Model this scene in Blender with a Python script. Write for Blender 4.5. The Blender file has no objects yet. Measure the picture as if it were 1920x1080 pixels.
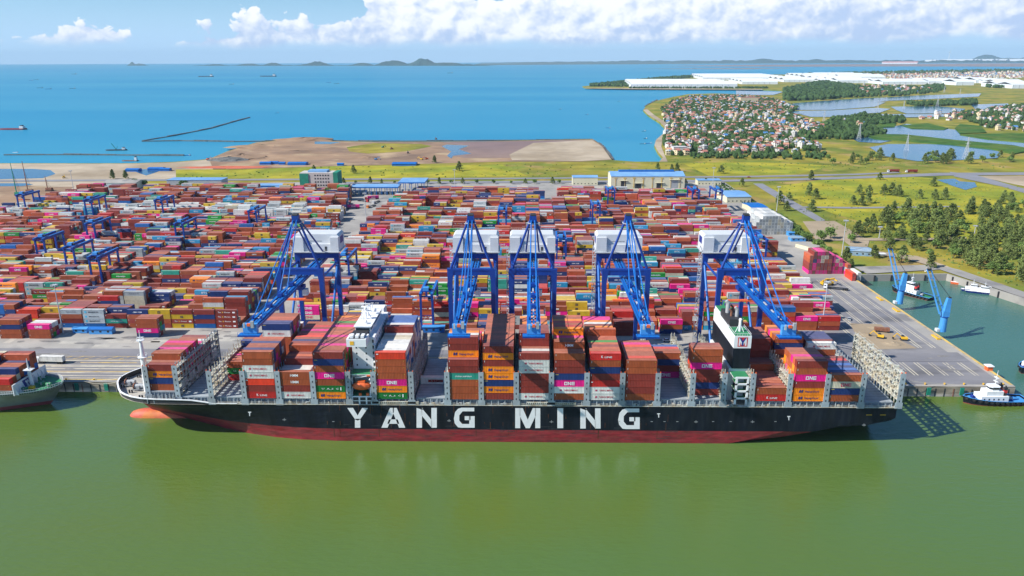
import bpy, bmesh, math, random
import numpy as np
from mathutils import Matrix, Vector
R = math.radians
PI = math.pi
random.seed(7)
rnd = random.random
uni = random.uniform
COL = bpy.context.scene.collection
sc = bpy.context.scene

# ------------------------------------------------------------------ camera
FPX = 1400.0
CAMZ = 151.5
cam = bpy.data.cameras.new('camera')
cam.sensor_width = 36.0
cam.lens = 36.0 * FPX / 1920.0
cam.clip_start = 1.0
cam.clip_end = 90000.0
camo = bpy.data.objects.new('camera', cam)
COL.objects.link(camo)
PITCH, YAW, ROLL = 17.1, 1.25, -0.22
CR = (Matrix.Rotation(R(YAW), 3, 'Z') @ Matrix.Rotation(R(90 - PITCH), 3, 'X') @ Matrix.Rotation(R(ROLL), 3, 'Z'))
camo.matrix_world = Matrix.Translation((0, 0, CAMZ)) @ CR.to_4x4()
sc.camera = camo
CRI = CR.transposed()

def U(px, py, z=0.0):
    d = CR @ Vector(((px - 960) / FPX, -(py - 540) / FPX, -1.0))
    t = (z - CAMZ) / d.z
    return Vector((d.x * t, d.y * t, z))

def UY(px, py, Y):
    d = CR @ Vector(((px - 960) / FPX, -(py - 540) / FPX, -1.0))
    t = Y / d.y
    return Vector((d.x * t, Y, CAMZ + d.z * t))

def PX(p):
    v = CRI @ (Vector(p) - Vector((0, 0, CAMZ)))
    return (960 + FPX * v.x / -v.z, 540 - FPX * v.y / -v.z)

# ------------------------------------------------------------------ light
SUN_EL, SUN_AZ = 40.0, 19.0      # AZ: degrees the sun stands towards -Y from -X
sun = bpy.data.lights.new('sun', 'SUN')
sun.energy = 4.9
sun.angle = R(0.53)
sun.color = (1.0, 0.955, 0.87)
suno = bpy.data.objects.new('sun', sun)
COL.objects.link(suno)
sd = Vector((-math.cos(R(SUN_AZ)) * math.cos(R(SUN_EL)), -math.sin(R(SUN_AZ)) * math.cos(R(SUN_EL)), math.sin(R(SUN_EL))))
suno.rotation_euler = sd.to_track_quat('Z', 'Y').to_euler()

world = bpy.data.worlds.new('World')
sc.world = world
world.use_nodes = True
nt = world.node_tree
nt.nodes.clear()
N = nt.nodes.new
L = nt.links.new
def M(op, a, b=None, c=None, clamp=False):
    n = N('ShaderNodeMath'); n.operation = op; n.use_clamp = clamp
    for i, v in enumerate((a, b, c)):
        if v is None: continue
        if isinstance(v, (int, float)): n.inputs[i].default_value = v
        else: L(v, n.inputs[i])
    return n.outputs[0]
def SM(x, lo, hi):
    n = N('ShaderNodeMapRange'); n.interpolation_type = 'SMOOTHSTEP'
    L(x, n.inputs['Value'])
    for k, v in (('From Min', lo), ('From Max', hi)):
        if isinstance(v, (int, float)): n.inputs[k].default_value = v
        else: L(v, n.inputs[k])
    return n.outputs['Result']
sky = N('ShaderNodeTexSky')
sky.sky_type = 'NISHITA'
sky.sun_disc = False
sky.sun_elevation = R(SUN_EL)
sky.sun_rotation = math.atan2(sd.x, sd.y)
sky.air_density = 1.0
sky.dust_density = 0.6
sky.ozone_density = 2.0
tc = N('ShaderNodeTexCoord')
sx = N('ShaderNodeSeparateXYZ'); L(tc.outputs['Generated'], sx.inputs[0])
el = M('MULTIPLY', M('ARCSINE', sx.outputs['Z']), 57.2958)
az = M('MULTIPLY', M('ARCTAN2', sx.outputs['X'], sx.outputs['Y']), 57.2958)
def coords(daz, de, kx, ky):
    cb = N('ShaderNodeCombineXYZ')
    L(M('MULTIPLY', M('ADD', az, daz), kx), cb.inputs[0]); L(M('MULTIPLY', M('ADD', el, de), ky), cb.inputs[1])
    return cb.outputs[0]
def fbm(daz, de, scale=1.0, detail=6.0, rough=0.5):
    n = N('ShaderNodeTexNoise'); n.noise_dimensions = '2D'; n.inputs['Scale'].default_value = scale
    n.inputs['Detail'].default_value = detail; n.inputs['Roughness'].default_value = rough
    L(coords(daz, de, 0.40, 0.52), n.inputs['Vector']); return n.outputs['Fac']
def puffs(daz, de, scale, detail=2.6):
    v = N('ShaderNodeTexVoronoi'); v.voronoi_dimensions = '2D'; v.feature = 'F1'; v.normalize = False
    v.inputs['Scale'].default_value = scale; v.inputs['Detail'].default_value = detail; v.inputs['Roughness'].default_value = 0.5; v.inputs['Lacunarity'].default_value = 2.3
    w_ = N('ShaderNodeTexNoise'); w_.noise_dimensions = '2D'; w_.inputs['Scale'].default_value = 1.6; w_.inputs['Detail'].default_value = 3
    c_ = coords(daz, de, 0.40, 0.52); L(c_, w_.inputs['Vector'])
    ad = N('ShaderNodeVectorMath'); ad.operation = 'MULTIPLY_ADD'; ad.inputs[1].default_value = (.45, .45, 0)
    L(w_.outputs['Color'], ad.inputs[0]); L(c_, ad.inputs[2]); L(ad.outputs[0], v.inputs['Vector'])
    return M('SUBTRACT', 1.0, M('MULTIPLY', v.outputs['Distance'], 0.8))
n2 = fbm(0, 0, 0.45, 3.0)
def body(daz, de):
    return M('ADD', M('MULTIPLY', fbm(daz, de), 0.45), M('MULTIPLY', puffs(daz, de, 1.05), 0.46))
b0_ = body(0, 0); b1_ = body(-0.36, 0.34)
# how high the bank of cumulus towers at each bearing
ramp = N('ShaderNodeValToRGB')
ramp.color_ramp.interpolation = 'B_SPLINE'
L(M('DIVIDE', M('ADD', az, 40.0), 80.0), ramp.inputs[0])
pts = [(0.0, .26), (0.09, .30), (0.125, .50), (0.145, .52), (0.165, .25), (0.20, .34), (0.225, .50), (0.255, .60), (0.30, .62), (0.33, .56), (0.345, .66), (0.36, 1.0), (0.44, .95), (0.465, .78), (0.50, .86), (0.56, 1.0), (0.75, 1.0), (1.0, 1.0)]
cr = ramp.color_ramp
cr.elements[0].position = pts[0][0]; cr.elements[0].color = (pts[0][1],) * 3 + (1,)
cr.elements[1].position = 1.0; cr.elements[1].color = (1, 1, 1, 1)
for p, v in pts[1:-1]:
    e = cr.elements.new(p); e.color = (v, v, v, 1)
toph = M('MULTIPLY', ramp.outputs[0], 5.2)
up = M('MINIMUM', M('DIVIDE', M('SUBTRACT', toph, el), 2.4), 0.6)
lo = M('SUBTRACT', el, M('ADD', 1.05, M('MULTIPLY', M('SUBTRACT', n2, 0.5), 1.2)))
fld = M('ADD', M('ADD', M('MULTIPLY', M('SUBTRACT', b0_, 0.5), 1.5), M('MULTIPLY', M('SUBTRACT', n2, 0.5), 0.8)), M('ADD', M('MULTIPLY', up, 1.0), M('MULTIPLY', M('SUBTRACT', ramp.outputs[0], 0.6), 0.45)))
mask = M('MULTIPLY', SM(fld, 0.0, 0.09), SM(lo, -0.35, 0.35))
lit = M('ADD', M('MULTIPLY', M('SUBTRACT', b0_, b1_), 2.6), 0.60)
lit = M('ADD', lit, M('MULTIPLY', M('SUBTRACT', el, 2.3), 0.20))
lit = M('SUBTRACT', lit, M('MULTIPLY', SM(az, 6.0, 30.0), 0.30))
lit = M('ADD', lit, M('MULTIPLY', M('SUBTRACT', n2, 0.5), 1.2))
lit = SM(lit, -0.1, 1.15)
ccol = N('ShaderNodeMixRGB')
ccol.inputs[1].default_value = (5.2, 6.6, 9.4, 1)
ccol.inputs[2].default_value = (10.6, 10.8, 11.1, 1)
L(lit, ccol.inputs[0])
# pale veil of haze low in the sky
veil = N('ShaderNodeMixRGB')
veil.inputs[2].default_value = (5.4, 8.0, 11.4, 1)
tint = N('ShaderNodeMixRGB'); tint.blend_type = 'MULTIPLY'; tint.inputs[0].default_value = 1.0
tint.inputs[2].default_value = (0.60, 0.98, 1.32, 1)
L(sky.outputs[0], tint.inputs[1])
L(M('MULTIPLY', M('SUBTRACT', 1.0, SM(el, 0.0, 7.0)), 0.85), veil.inputs[0])
L(tint.outputs[0], veil.inputs[1])
mx = N('ShaderNodeMixRGB')
L(M('MULTIPLY', mask, 0.96), mx.inputs[0]); L(veil.outputs[0], mx.inputs[1]); L(ccol.outputs[0], mx.inputs[2])
bg = N('ShaderNodeBackground'); bg.inputs['Strength'].default_value = 0.073
wo = N('ShaderNodeOutputWorld')
L(mx.outputs[0], bg.inputs[0]); L(bg.outputs[0], wo.inputs['Surface'])
sc.view_settings.view_transform = 'Standard'
sc.view_settings.look = 'None'
sc.view_settings.exposure = 0.5
sc.view_settings.gamma = 1.0
sc.cycles.max_bounces = 5
sc.cycles.diffuse_bounces = 2
sc.cycles.glossy_bounces = 2
sc.cycles.volume_bounces = 0
sc.cycles.use_denoising = True

# ------------------------------------------------------------------ materials
MATS = {}
def mat(name, col, rough=0.6, metal=0.0, var=0.12, scale=0.3, detail=6.0, col2=None, bump=0.0, bscale=1.0, rand=0.0, spec=0.5, stretch=None, sc2=None, col3=None):
    """Procedural paint: base colour with noise-driven wear (var darkens / lightens) and optional second and third colours in patches."""
    m = bpy.data.materials.new(name); m.use_nodes = True
    t = m.node_tree; n = t.nodes; l = t.links
    b = n['Principled BSDF']
    b.inputs['Roughness'].default_value = rough
    b.inputs['Metallic'].default_value = metal
    b.inputs['Specular IOR Level'].default_value = spec
    g = n.new('ShaderNodeNewGeometry')
    vec = g.outputs['Position']
    if stretch:
        mp = n.new('ShaderNodeMapping'); mp.inputs['Scale'].default_value = stretch
        l.new(vec, mp.inputs['Vector']); vec = mp.outputs[0]
    nz = n.new('ShaderNodeTexNoise'); nz.inputs['Scale'].default_value = scale; nz.inputs['Detail'].default_value = detail
    nz.inputs['Roughness'].default_value = 0.62
    l.new(vec, nz.inputs['Vector'])
    def rng(out, a, b_, lo=0.32, hi=0.68):
        r = n.new('ShaderNodeMapRange'); r.inputs['From Min'].default_value = lo; r.inputs['From Max'].default_value = hi
        r.inputs['To Min'].default_value = a; r.inputs['To Max'].default_value = b_
        l.new(out, r.inputs['Value']); return r.outputs['Result']
    cur = None
    if col2 is not None:
        mx = n.new('ShaderNodeMixRGB'); mx.inputs[1].default_value = (*col, 1); mx.inputs[2].default_value = (*col2, 1)
        nz2 = n.new('ShaderNodeTexNoise'); nz2.inputs['Scale'].default_value = sc2 or scale * 0.35; nz2.inputs['Detail'].default_value = 5
        l.new(vec, nz2.inputs['Vector'])
        l.new(rng(nz2.outputs['Fac'], 0, 1, 0.42, 0.6), mx.inputs[0]); cur = mx.outputs[0]
        if col3 is not None:
            m3 = n.new('ShaderNodeMixRGB'); m3.inputs[2].default_value = (*col3, 1); l.new(cur, m3.inputs[1])
            nz3 = n.new('ShaderNodeTexNoise'); nz3.inputs['Scale'].default_value = (sc2 or scale) * 2.3; nz3.inputs['Detail'].default_value = 6
            l.new(vec, nz3.inputs['Vector'])
            l.new(rng(nz3.outputs['Fac'], 0, 1, 0.55, 0.66), m3.inputs[0]); cur = m3.outputs[0]
    else:
        rgb = n.new('ShaderNodeRGB'); rgb.outputs[0].default_value = (*col, 1); cur = rgb.outputs[0]
    hs = n.new('ShaderNodeHueSaturation'); l.new(cur, hs.inputs['Color'])
    v = rng(nz.outputs['Fac'], 1 - var, 1 + var)
    if rand:
        oi = n.new('ShaderNodeObjectInfo')
        r2 = n.new('ShaderNodeMapRange'); r2.inputs['To Min'].default_value = 1 - rand; r2.inputs['To Max'].default_value = 1 + rand
        l.new(oi.outputs['Random'], r2.inputs['Value'])
        mm = n.new('ShaderNodeMath'); mm.operation = 'MULTIPLY'; l.new(v, mm.inputs[0]); l.new(r2.outputs[0], mm.inputs[1]); v = mm.outputs[0]
    l.new(v, hs.inputs['Value'])
    l.new(hs.outputs[0], b.inputs['Base Color'])
    if bump:
        nb = n.new('ShaderNodeTexNoise'); nb.inputs['Scale'].default_value = bscale; nb.inputs['Detail'].default_value = 5
        l.new(vec, nb.inputs['Vector'])
        bp = n.new('ShaderNodeBump'); bp.inputs['Strength'].default_value = bump; bp.inputs['Distance'].default_value = 1.0 / bscale * 0.3
        l.new(nb.outputs['Fac'], bp.inputs['Height']); l.new(bp.outputs[0], b.inputs['Normal'])
    MATS[name] = m
    return m

# ------------------------------------------------------------------ mesh helpers
class MB:
    def __init__(s):
        s.v = []; s.f = []; s.m = []; s.mats = []
    def mi(s, m):
        if m not in s.mats: s.mats.append(m)
        return s.mats.index(m)
    def add(s, vs, fs, m):
        o = len(s.v); k = s.mi(m)
        s.v.extend([tuple(p) for p in vs])
        for f in fs:
            s.f.append(tuple(o + i for i in f)); s.m.append(k)
        return s
    def box(s, x0, x1, y0, y1, z0, z1, m, top=None):
        vs = [(x0, y0, z0), (x1, y0, z0), (x1, y1, z0), (x0, y1, z0), (x0, y0, z1), (x1, y0, z1), (x1, y1, z1), (x0, y1, z1)]
        s.add(vs, [(0, 3, 2, 1), (0, 1, 5, 4), (1, 2, 6, 5), (2, 3, 7, 6), (3, 0, 4, 7)], m)
        s.add(vs, [(4, 5, 6, 7)], top or m)
        return s
    def bar(s, a, b, w, h, m, w2=None, h2=None, up=(0, 0, 1)):
        a = Vector(a); b = Vector(b); d = (b - a).normalized(); up = Vector(up)
        if abs(d.dot(up)) > 0.98: up = Vector((0, 1, 0))
        x = d.cross(up).normalized(); y = x.cross(d).normalized()
        w2 = w if w2 is None else w2; h2 = h if h2 is None else h2
        vs = []
        for p, ww, hh in ((a, w, h), (b, w2, h2)):
            for sx_, sy_ in ((-1, -1), (1, -1), (1, 1), (-1, 1)):
                vs.append(p + x * sx_ * ww / 2 + y * sy_ * hh / 2)
        return s.add(vs, [(0, 1, 2, 3), (7, 6, 5, 4), (0, 4, 5, 1), (1, 5, 6, 2), (2, 6, 7, 3), (3, 7, 4, 0)], m)
    def cyl(s, a, b, r, m, r2=None, n=8, cap=True):
        a = Vector(a); b = Vector(b); d = (b - a).normalized(); up = Vector((0, 0, 1))
        if abs(d.z) > 0.95: up = Vector((0, 1, 0))
        x = d.cross(up).normalized(); y = x.cross(d).normalized(); r2 = r if r2 is None else r2
        vs = []
        for p, rr in ((a, r), (b, r2)):
            for i in range(n):
                t = 2 * PI * i / n; vs.append(p + x * math.cos(t) * rr + y * math.sin(t) * rr)
        fs = [(i, (i + 1) % n, n + (i + 1) % n, n + i) for i in range(n)]
        if cap: fs += [tuple(range(n - 1, -1, -1)), tuple(range(n, 2 * n))]
        return s.add(vs, fs, m)
    def prism(s, poly, z0, z1, m, top=None):
        n = len(poly)
        vs = [(p[0], p[1], z0) for p in poly] + [(p[0], p[1], z1) for p in poly]
        s.add(vs, [(i, (i + 1) % n, n + (i + 1) % n, n + i) for i in range(n)], m)
        return s.add(vs[n:], [tuple(range(n))], top or m)
    def xprism(s, prof, x0, x1, m):      # profile of (y, z) swept along X
        n = len(prof)
        vs = [(x0, p[0], p[1]) for p in prof] + [(x1, p[0], p[1]) for p in prof]
        return s.add(vs, [(i, (i + 1) % n, n + (i + 1) % n, n + i) for i in range(n)] + [tuple(range(n - 1, -1, -1)), tuple(range(n, 2 * n))], m)
    def ball(s, c, r, m, sz=(1, 1, 1), n=8, k=5):
        vs = []; fs = []
        for j in range(k + 1):
            ph = PI * j / k
            for i in range(n):
                t = 2 * PI * i / n
                vs.append((c[0] + r * sz[0] * math.sin(ph) * math.cos(t), c[1] + r * sz[1] * math.sin(ph) * math.sin(t), c[2] + r * sz[2] * math.cos(ph)))
        for j in range(k):
            for i in range(n):
                fs.append((j * n + i, (j + 1) * n + i, (j + 1) * n + (i + 1) % n, j * n + (i + 1) % n))
        return s.add(vs, fs, m)
    def mesh(s, name, smooth=False, fix=True):
        me = bpy.data.meshes.new(name)
        me.from_pydata(s.v, [], s.f)
        for m in s.mats: me.materials.append(m)
        me.polygons.foreach_set('material_index', s.m)
        if smooth: me.polygons.foreach_set('use_smooth', [True] * len(s.f))
        if fix:
            bm = bmesh.new(); bm.from_mesh(me)
            bmesh.ops.recalc_face_normals(bm, faces=bm.faces)
            bm.to_mesh(me); bm.free()
        me.update()
        return me
    def build(s, name, parent=None, loc=(0, 0, 0), rz=0, smooth=False, fix=True):
        o = bpy.data.objects.new(name, s.mesh(name, smooth, fix)); COL.objects.link(o)
        o.location = loc; o.rotation_euler = (0, 0, rz)
        if parent is not None: o.parent = parent
        return o
def tag(o, label=None, cat=None, group=None, kind=None):
    if label: o['label'] = label
    if cat: o['category'] = cat
    if group: o['group'] = group
    if kind: o['kind'] = kind
    return o
def empty(name, loc=(0, 0, 0), rz=0, label=None, cat=None, group=None):
    o = bpy.data.objects.new(name, None); COL.objects.link(o); o.location = loc; o.rotation_euler = (0, 0, rz)
    return tag(o, label, cat, group)
def copy_tree(o, parent=None):
    c = o.copy(); COL.objects.link(c)
    if parent is not None: c.parent = parent
    for ch in list(o.children): copy_tree(ch, c)
    return c
_small = 'zero first second third fourth fifth sixth seventh eighth ninth tenth eleventh twelfth thirteenth fourteenth fifteenth sixteenth seventeenth eighteenth nineteenth twentieth'.split()
_tens = {20: 'twenty', 30: 'thirty', 40: 'forty', 50: 'fifty', 60: 'sixty', 70: 'seventy', 80: 'eighty', 90: 'ninety'}
def nth(k):
    if k > 100: return f'{k}th'
    if k <= 20: return _small[k]
    if k == 100: return 'hundredth'
    if k % 10 == 0: return _tens[k][:-1] + 'ieth'
    return _tens[k // 10 * 10] + '-' + _small[k % 10]
def sheet(name, pts, z, m, kind='structure', px=True, label=None, thick=0.0):
    """A ground sheet from an outline; pts in picture coordinates cast onto level z, or world points."""
    w = [U(p[0], p[1], z) for p in pts] if px else [Vector((p[0], p[1], z)) for p in pts]
    bm = bmesh.new()
    vs = [bm.verts.new(p) for p in w]
    f = bm.faces.new(vs)
    if f.normal.z < 0 or True:
        bm.normal_update()
        if f.normal.z < 0: f.normal_flip()
    if thick:
        r = bmesh.ops.extrude_face_region(bm, geom=[f])
        nv = [e for e in r['geom'] if isinstance(e, bmesh.types.BMVert)]
        for v in nv: v.co.z -= thick
        for v in nv: pass
        bmesh.ops.recalc_face_normals(bm, faces=bm.faces)
    bmesh.ops.triangulate(bm, faces=bm.faces)
    me = bpy.data.meshes.new(name); bm.to_mesh(me); bm.free(); me.materials.append(m)
    o = bpy.data.objects.new(name, me); COL.objects.link(o)
    o['kind'] = kind
    if label: o['label'] = label
    return o
_txt = {}
def text2d(s, offset=0.0, res=2, spacing=1.0):
    k = (s, offset, res, spacing)
    if k in _txt: return _txt[k]
    cu = bpy.data.curves.new('t', 'FONT'); cu.body = s; cu.size = 1.0; cu.resolution_u = res; cu.offset = offset; cu.space_character = spacing
    o = bpy.data.objects.new('t', cu)
    COL.objects.link(o)
    dg = bpy.context.evaluated_depsgraph_get()
    me = bpy.data.meshes.new_from_object(o.evaluated_get(dg))
    v = np.array([(p.co.x, p.co.y) for p in me.vertices]); f = [tuple(p.vertices) for p in me.polygons]
    bpy.data.objects.remove(o); bpy.data.curves.remove(cu); bpy.data.meshes.remove(me)
    mn = v.min(0); mxx = v.max(0)
    v = (v - mn) / (mxx - mn)
    _txt[k] = (v, f, (mxx - mn)[0] / (mxx - mn)[1])
    return _txt[k]
def add_text(mb, s, origin, ux, uz, w, h, m, offset=0.0, spacing=1.0, res=2):
    """Lettering w x h with its lower left corner at origin, running along ux, upright along uz."""
    v, f, asp = text2d(s, offset, res, spacing)
    if w is None: w = h * asp
    o = Vector(origin); ux = Vector(ux); uz = Vector(uz)
    mb.add([o + ux * (p[0] * w) + uz * (p[1] * h) for p in v], f, m)
    return w
# ------------------------------------------------------------------ palette
m_black = mat('hull_black', (0.004, 0.006, 0.013), 0.55, var=0.5, scale=0.3, stretch=(1, 1, .22), col2=(0.009, 0.012, 0.018), sc2=.5, spec=0.25)
m_hullred = mat('hull_red', (0.27, 0.026, 0.032), 0.55, var=0.35, scale=0.4, col2=(0.20, 0.032, 0.035), sc2=0.25, stretch=(.5, 1, 2.2), col3=(0.19, 0.04, 0.032), spec=.25)
m_bulb = mat('bulb_orange', (0.55, 0.085, 0.05), 0.6, var=0.15, scale=0.4, col2=(0.6, 0.17, 0.03), sc2=0.12)
m_white = mat('ship_white', (0.78, 0.79, 0.8), 0.5, var=0.06, scale=0.4)
m_white2 = mat('weathered_white', (0.72, 0.73, 0.72), 0.55, var=0.1, scale=0.25)
m_lash = mat('lashing_grey', (0.34, 0.40, 0.44), 0.6, var=0.15, scale=0.5, col2=(0.28, 0.31, 0.33))
m_lash2 = mat('lashing_light', (0.52, 0.53, 0.47), 0.6, var=0.2, scale=0.8, col2=(0.42, 0.36, 0.26), sc2=0.5)
m_hatch = mat('hatch_grey', (0.33, 0.37, 0.40), 0.65, var=0.12, scale=0.4, col2=(0.27, 0.30, 0.33))
m_deck = mat('deck_beige', (0.46, 0.43, 0.37), 0.7, var=0.15, scale=0.5, col2=(0.36, 0.34, 0.31))
m_green = mat('deck_green', (0.03, 0.22, 0.09), 0.6, var=0.15, scale=0.3)
m_dark = mat('dark_metal', (0.03, 0.03, 0.035), 0.6, var=0.2)
m_glass = mat('dark_glass', (0.02, 0.03, 0.045), 0.15, var=0.1)
m_grey = mat('grey_steel', (0.35, 0.36, 0.37), 0.5, var=0.12)
m_orange = mat('lifeboat_orange', (0.75, 0.13, 0.03), 0.5, var=0.1)
m_yellow = mat('machine_yellow', (0.72, 0.42, 0.02), 0.5, var=0.1)
m_rust = mat('rust', (0.22, 0.09, 0.05), 0.8, var=0.3, scale=0.8)
m_blue = mat('crane_blue', (0.001, 0.040, 0.27), 0.45, var=0.14, scale=0.2)
m_blue2 = mat('boom_blue', (0.004, 0.13, 0.46), 0.5, var=0.14, scale=0.3)
m_ltblue = mat('light_blue_paint', (0.06, 0.29, 0.66), 0.5, var=0.1, scale=0.2)
m_pink = mat('logo_pink', (0.75, 0.01, 0.25), 0.5)
m_red = mat('sign_red', (0.62, 0.03, 0.03), 0.5)
m_dblue = mat('sign_blue', (0.01, 0.03, 0.22), 0.5)
m_tyre = mat('tyre_rubber', (0.015, 0.015, 0.015), 0.8, var=0.1)
m_rope = mat('rope', (0.55, 0.5, 0.4), 0.9)
m_fender = mat('fender_green', (0.01, 0.22, 0.15), 0.6)
m_conc = mat('concrete', (0.36, 0.335, 0.30), 0.85, var=0.12, scale=0.06, col2=(0.28, 0.265, 0.245), sc2=0.02, col3=(0.2, 0.19, 0.185))
m_apron = mat('dark_apron', (0.185, 0.18, 0.195), 0.85, var=0.12, scale=0.09, col2=(0.235, 0.225, 0.23), sc2=0.03, stretch=(0.35, 1, 1), col3=(0.13, 0.125, 0.13))
m_lane = mat('worn_lane_paint', (0.52, 0.47, 0.36), 0.8, var=0.15, scale=0.3, col2=(0.36, 0.32, 0.27), sc2=0.06)
m_yline = mat('yellow_line', (0.62, 0.42, 0.10), 0.8, var=0.2, scale=0.4, col2=(0.45, 0.34, 0.2), sc2=0.1)
m_wall = mat('quay_concrete', (0.34, 0.29, 0.22), 0.9, var=0.25, scale=0.25, col2=(0.20, 0.17, 0.13), sc2=0.3, stretch=(0.3, 1, 2))
m_asph = mat('road_asphalt', (0.22, 0.22, 0.24), 0.85, var=0.1, scale=0.05)
m_grass = mat('field_grass', (0.28, 0.235, 0.035), 0.95, var=0.28, scale=0.03, col2=(0.15, 0.18, 0.028), sc2=0.010, col3=(0.33, 0.235, 0.08), detail=9, spec=0.1)
m_grass2 = mat('bright_grass', (0.34, 0.30, 0.03), 0.95, var=0.25, scale=0.04, col2=(0.21, 0.24, 0.026), sc2=0.015, detail=9, spec=0.1)
m_sand = mat('pale_sand', (0.44, 0.36, 0.265), 0.95, var=0.15, scale=0.03, col2=(0.33, 0.26, 0.18), sc2=0.008, spec=0.1)
m_dirt = mat('brown_dirt', (0.33, 0.215, 0.135), 0.95, var=0.2, scale=0.02, col2=(0.23, 0.155, 0.11), sc2=0.007, col3=(0.40, 0.29, 0.18), spec=0.1)
m_mud = mat('mudflat', (0.21, 0.145, 0.135), 0.75, var=0.15, scale=0.01, col2=(0.28, 0.19, 0.15), sc2=0.004, spec=0.2)
m_rock = mat('breakwater_rock', (0.12, 0.12, 0.115), 0.9, var=0.4, scale=0.3)
m_farland = mat('far_land', (0.05, 0.085, 0.05), 0.95, var=0.4, scale=0.004, col2=(0.13, 0.12, 0.09), sc2=0.0011, spec=0.1)
m_forest = mat('forest', (0.05, 0.09, 0.03), 0.95, var=0.4, scale=0.05, spec=0.1)
m_mangrove = mat('mangrove', (0.05, 0.12, 0.02), 0.95, var=0.3, scale=0.05, col2=(0.09, 0.14, 0.025), spec=0.1)

def water(name, col, rough, bump, bs, col2=None, dist=1.0, ior=1.33, spec=0.5):
    m = bpy.data.materials.new(name); m.use_nodes = True
    t = m.node_tree; n = t.nodes; l = t.links; b = n['Principled BSDF']
    b.inputs['Roughness'].default_value = rough; b.inputs['IOR'].default_value = ior
    b.inputs['Specular IOR Level'].default_value = spec
    g = n.new('ShaderNodeNewGeometry')
    nz = n.new('ShaderNodeTexNoise'); nz.inputs['Scale'].default_value = 0.004; nz.inputs['Detail'].default_value = 4
    mp = n.new('ShaderNodeMapping'); mp.inputs['Scale'].default_value = (0.5, 1.2, 1) if name != 'sea_water' else (.06, .35, 1); l.new(g.outputs['Position'], mp.inputs[0]); l.new(mp.outputs[0], nz.inputs['Vector'])
    mx = n.new('ShaderNodeMixRGB'); mx.inputs[1].default_value = (*col, 1); mx.inputs[2].default_value = (*(col2 or col), 1)
    mr = n.new('ShaderNodeMapRange'); mr.inputs['From Min'].default_value = 0.4; mr.inputs['From Max'].default_value = 0.62
    l.new(nz.outputs['Fac'], mr.inputs[0]); l.new(mr.outputs[0], mx.inputs[0]); l.new(mx.outputs[0], b.inputs['Base Color'])
    mp2 = n.new('ShaderNodeMapping'); mp2.inputs['Scale'].default_value = (bs * 0.6, bs * 1.5, bs); l.new(g.outputs['Position'], mp2.inputs[0])
    n2 = n.new('ShaderNodeTexNoise'); n2.inputs['Scale'].default_value = 1.0; n2.inputs['Detail'].default_value = 6; n2.inputs['Roughness'].default_value = 0.6
    l.new(mp2.outputs[0], n2.inputs['Vector'])
    bp = n.new('ShaderNodeBump'); bp.inputs['Strength'].default_value = bump; bp.inputs['Distance'].default_value = dist
    l.new(n2.outputs['Fac'], bp.inputs['Height']); l.new(bp.outputs[0], b.inputs['Normal'])
    return m
m_river = water('river_water', (0.098, 0.148, 0.020), 0.10, 0.22, 0.35, (0.078, 0.154, 0.040), spec=0.5, ior=1.55)
m_basin = water('basin_water', (0.06, 0.15, 0.115), 0.2, 0.25, 0.4, (0.045, 0.125, 0.085))
m_sea = water('sea_water', (0.008, 0.225, 0.39), 0.35, 0.5, 0.12, (0.035, 0.27, 0.41), spec=0.25)
m_pond = water('pond_water', (0.03, 0.10, 0.20), 0.12, 0.1, 0.2, (0.05, 0.13, 0.2))

# ------------------------------------------------------------------ water and land
QZ = 4.5
QY = 323.5
SHORE = [(-500, 306), (250, 306), (330, 303), (392, 298), (425, 284), (480, 267), (535, 262), (572, 258.5), (592, 264), (700, 266), (900, 265), (1000, 263), (1112, 261), (1130, 275), (1148, 300), (1190, 303), (1236, 303), (1243, 295), (1234, 285), (1227, 272), (1230, 262), (1244, 250), (1246, 238), (1236, 228), (1215, 215), (1206, 206), (1211, 199), (1230, 189), (1262, 181.5), (1290, 176.5), (1340, 175), (1400, 177), (1450, 174), (1475, 169.5), (1430, 168), (1300, 167), (1180, 166.5), (1097, 164.5), (1092, 162), (1140, 156), (1200, 151), (1260, 146), (1313, 142), (1330, 140), (1480, 139.5), (1500, 142.5), (1600, 137), (1700, 134.5), (1800, 132.5), (1920, 132), (2500, 132), (3200, 400), (3000, 900)]
QX = U(1873, 706, QZ).x
b0 = U(1622, 516, QZ); b1 = U(1760, 506, QZ); b2 = U(1920, 560, QZ); b3 = U(2300, 700, QZ)
BAS = [(QX, QY), (QX, b0.y), (b1.x, b0.y + 3), (b2.x, b2.y), (b3.x, b3.y)]
world_shore = [U(p[0], p[1], QZ) for p in SHORE]
land_pts = [(p.x, p.y) for p in world_shore] + [(BAS[i][0], BAS[i][1]) for i in (4, 3, 2, 1, 0)] + [(-1500, QY), (-2500, 700)]
sheet('ground', land_pts, QZ, m_grass, px=False, thick=7.0)
sheet('river', [(-2600, -200), (2600, -200), (2600, 322), (-2600, 322)], 0.0, m_river, px=False)
sheet('harbour_basin', [(QX - 15, 322), (2600, 322), (2600, 900), (QX - 15, 900)], 0.002, m_basin, px=False)
a = [(-26000, 880), (26000, 880), (26000, 29500), (-26000, 29500)]
sheet('sea', a, 0.0, m_sea, px=False)

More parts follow.
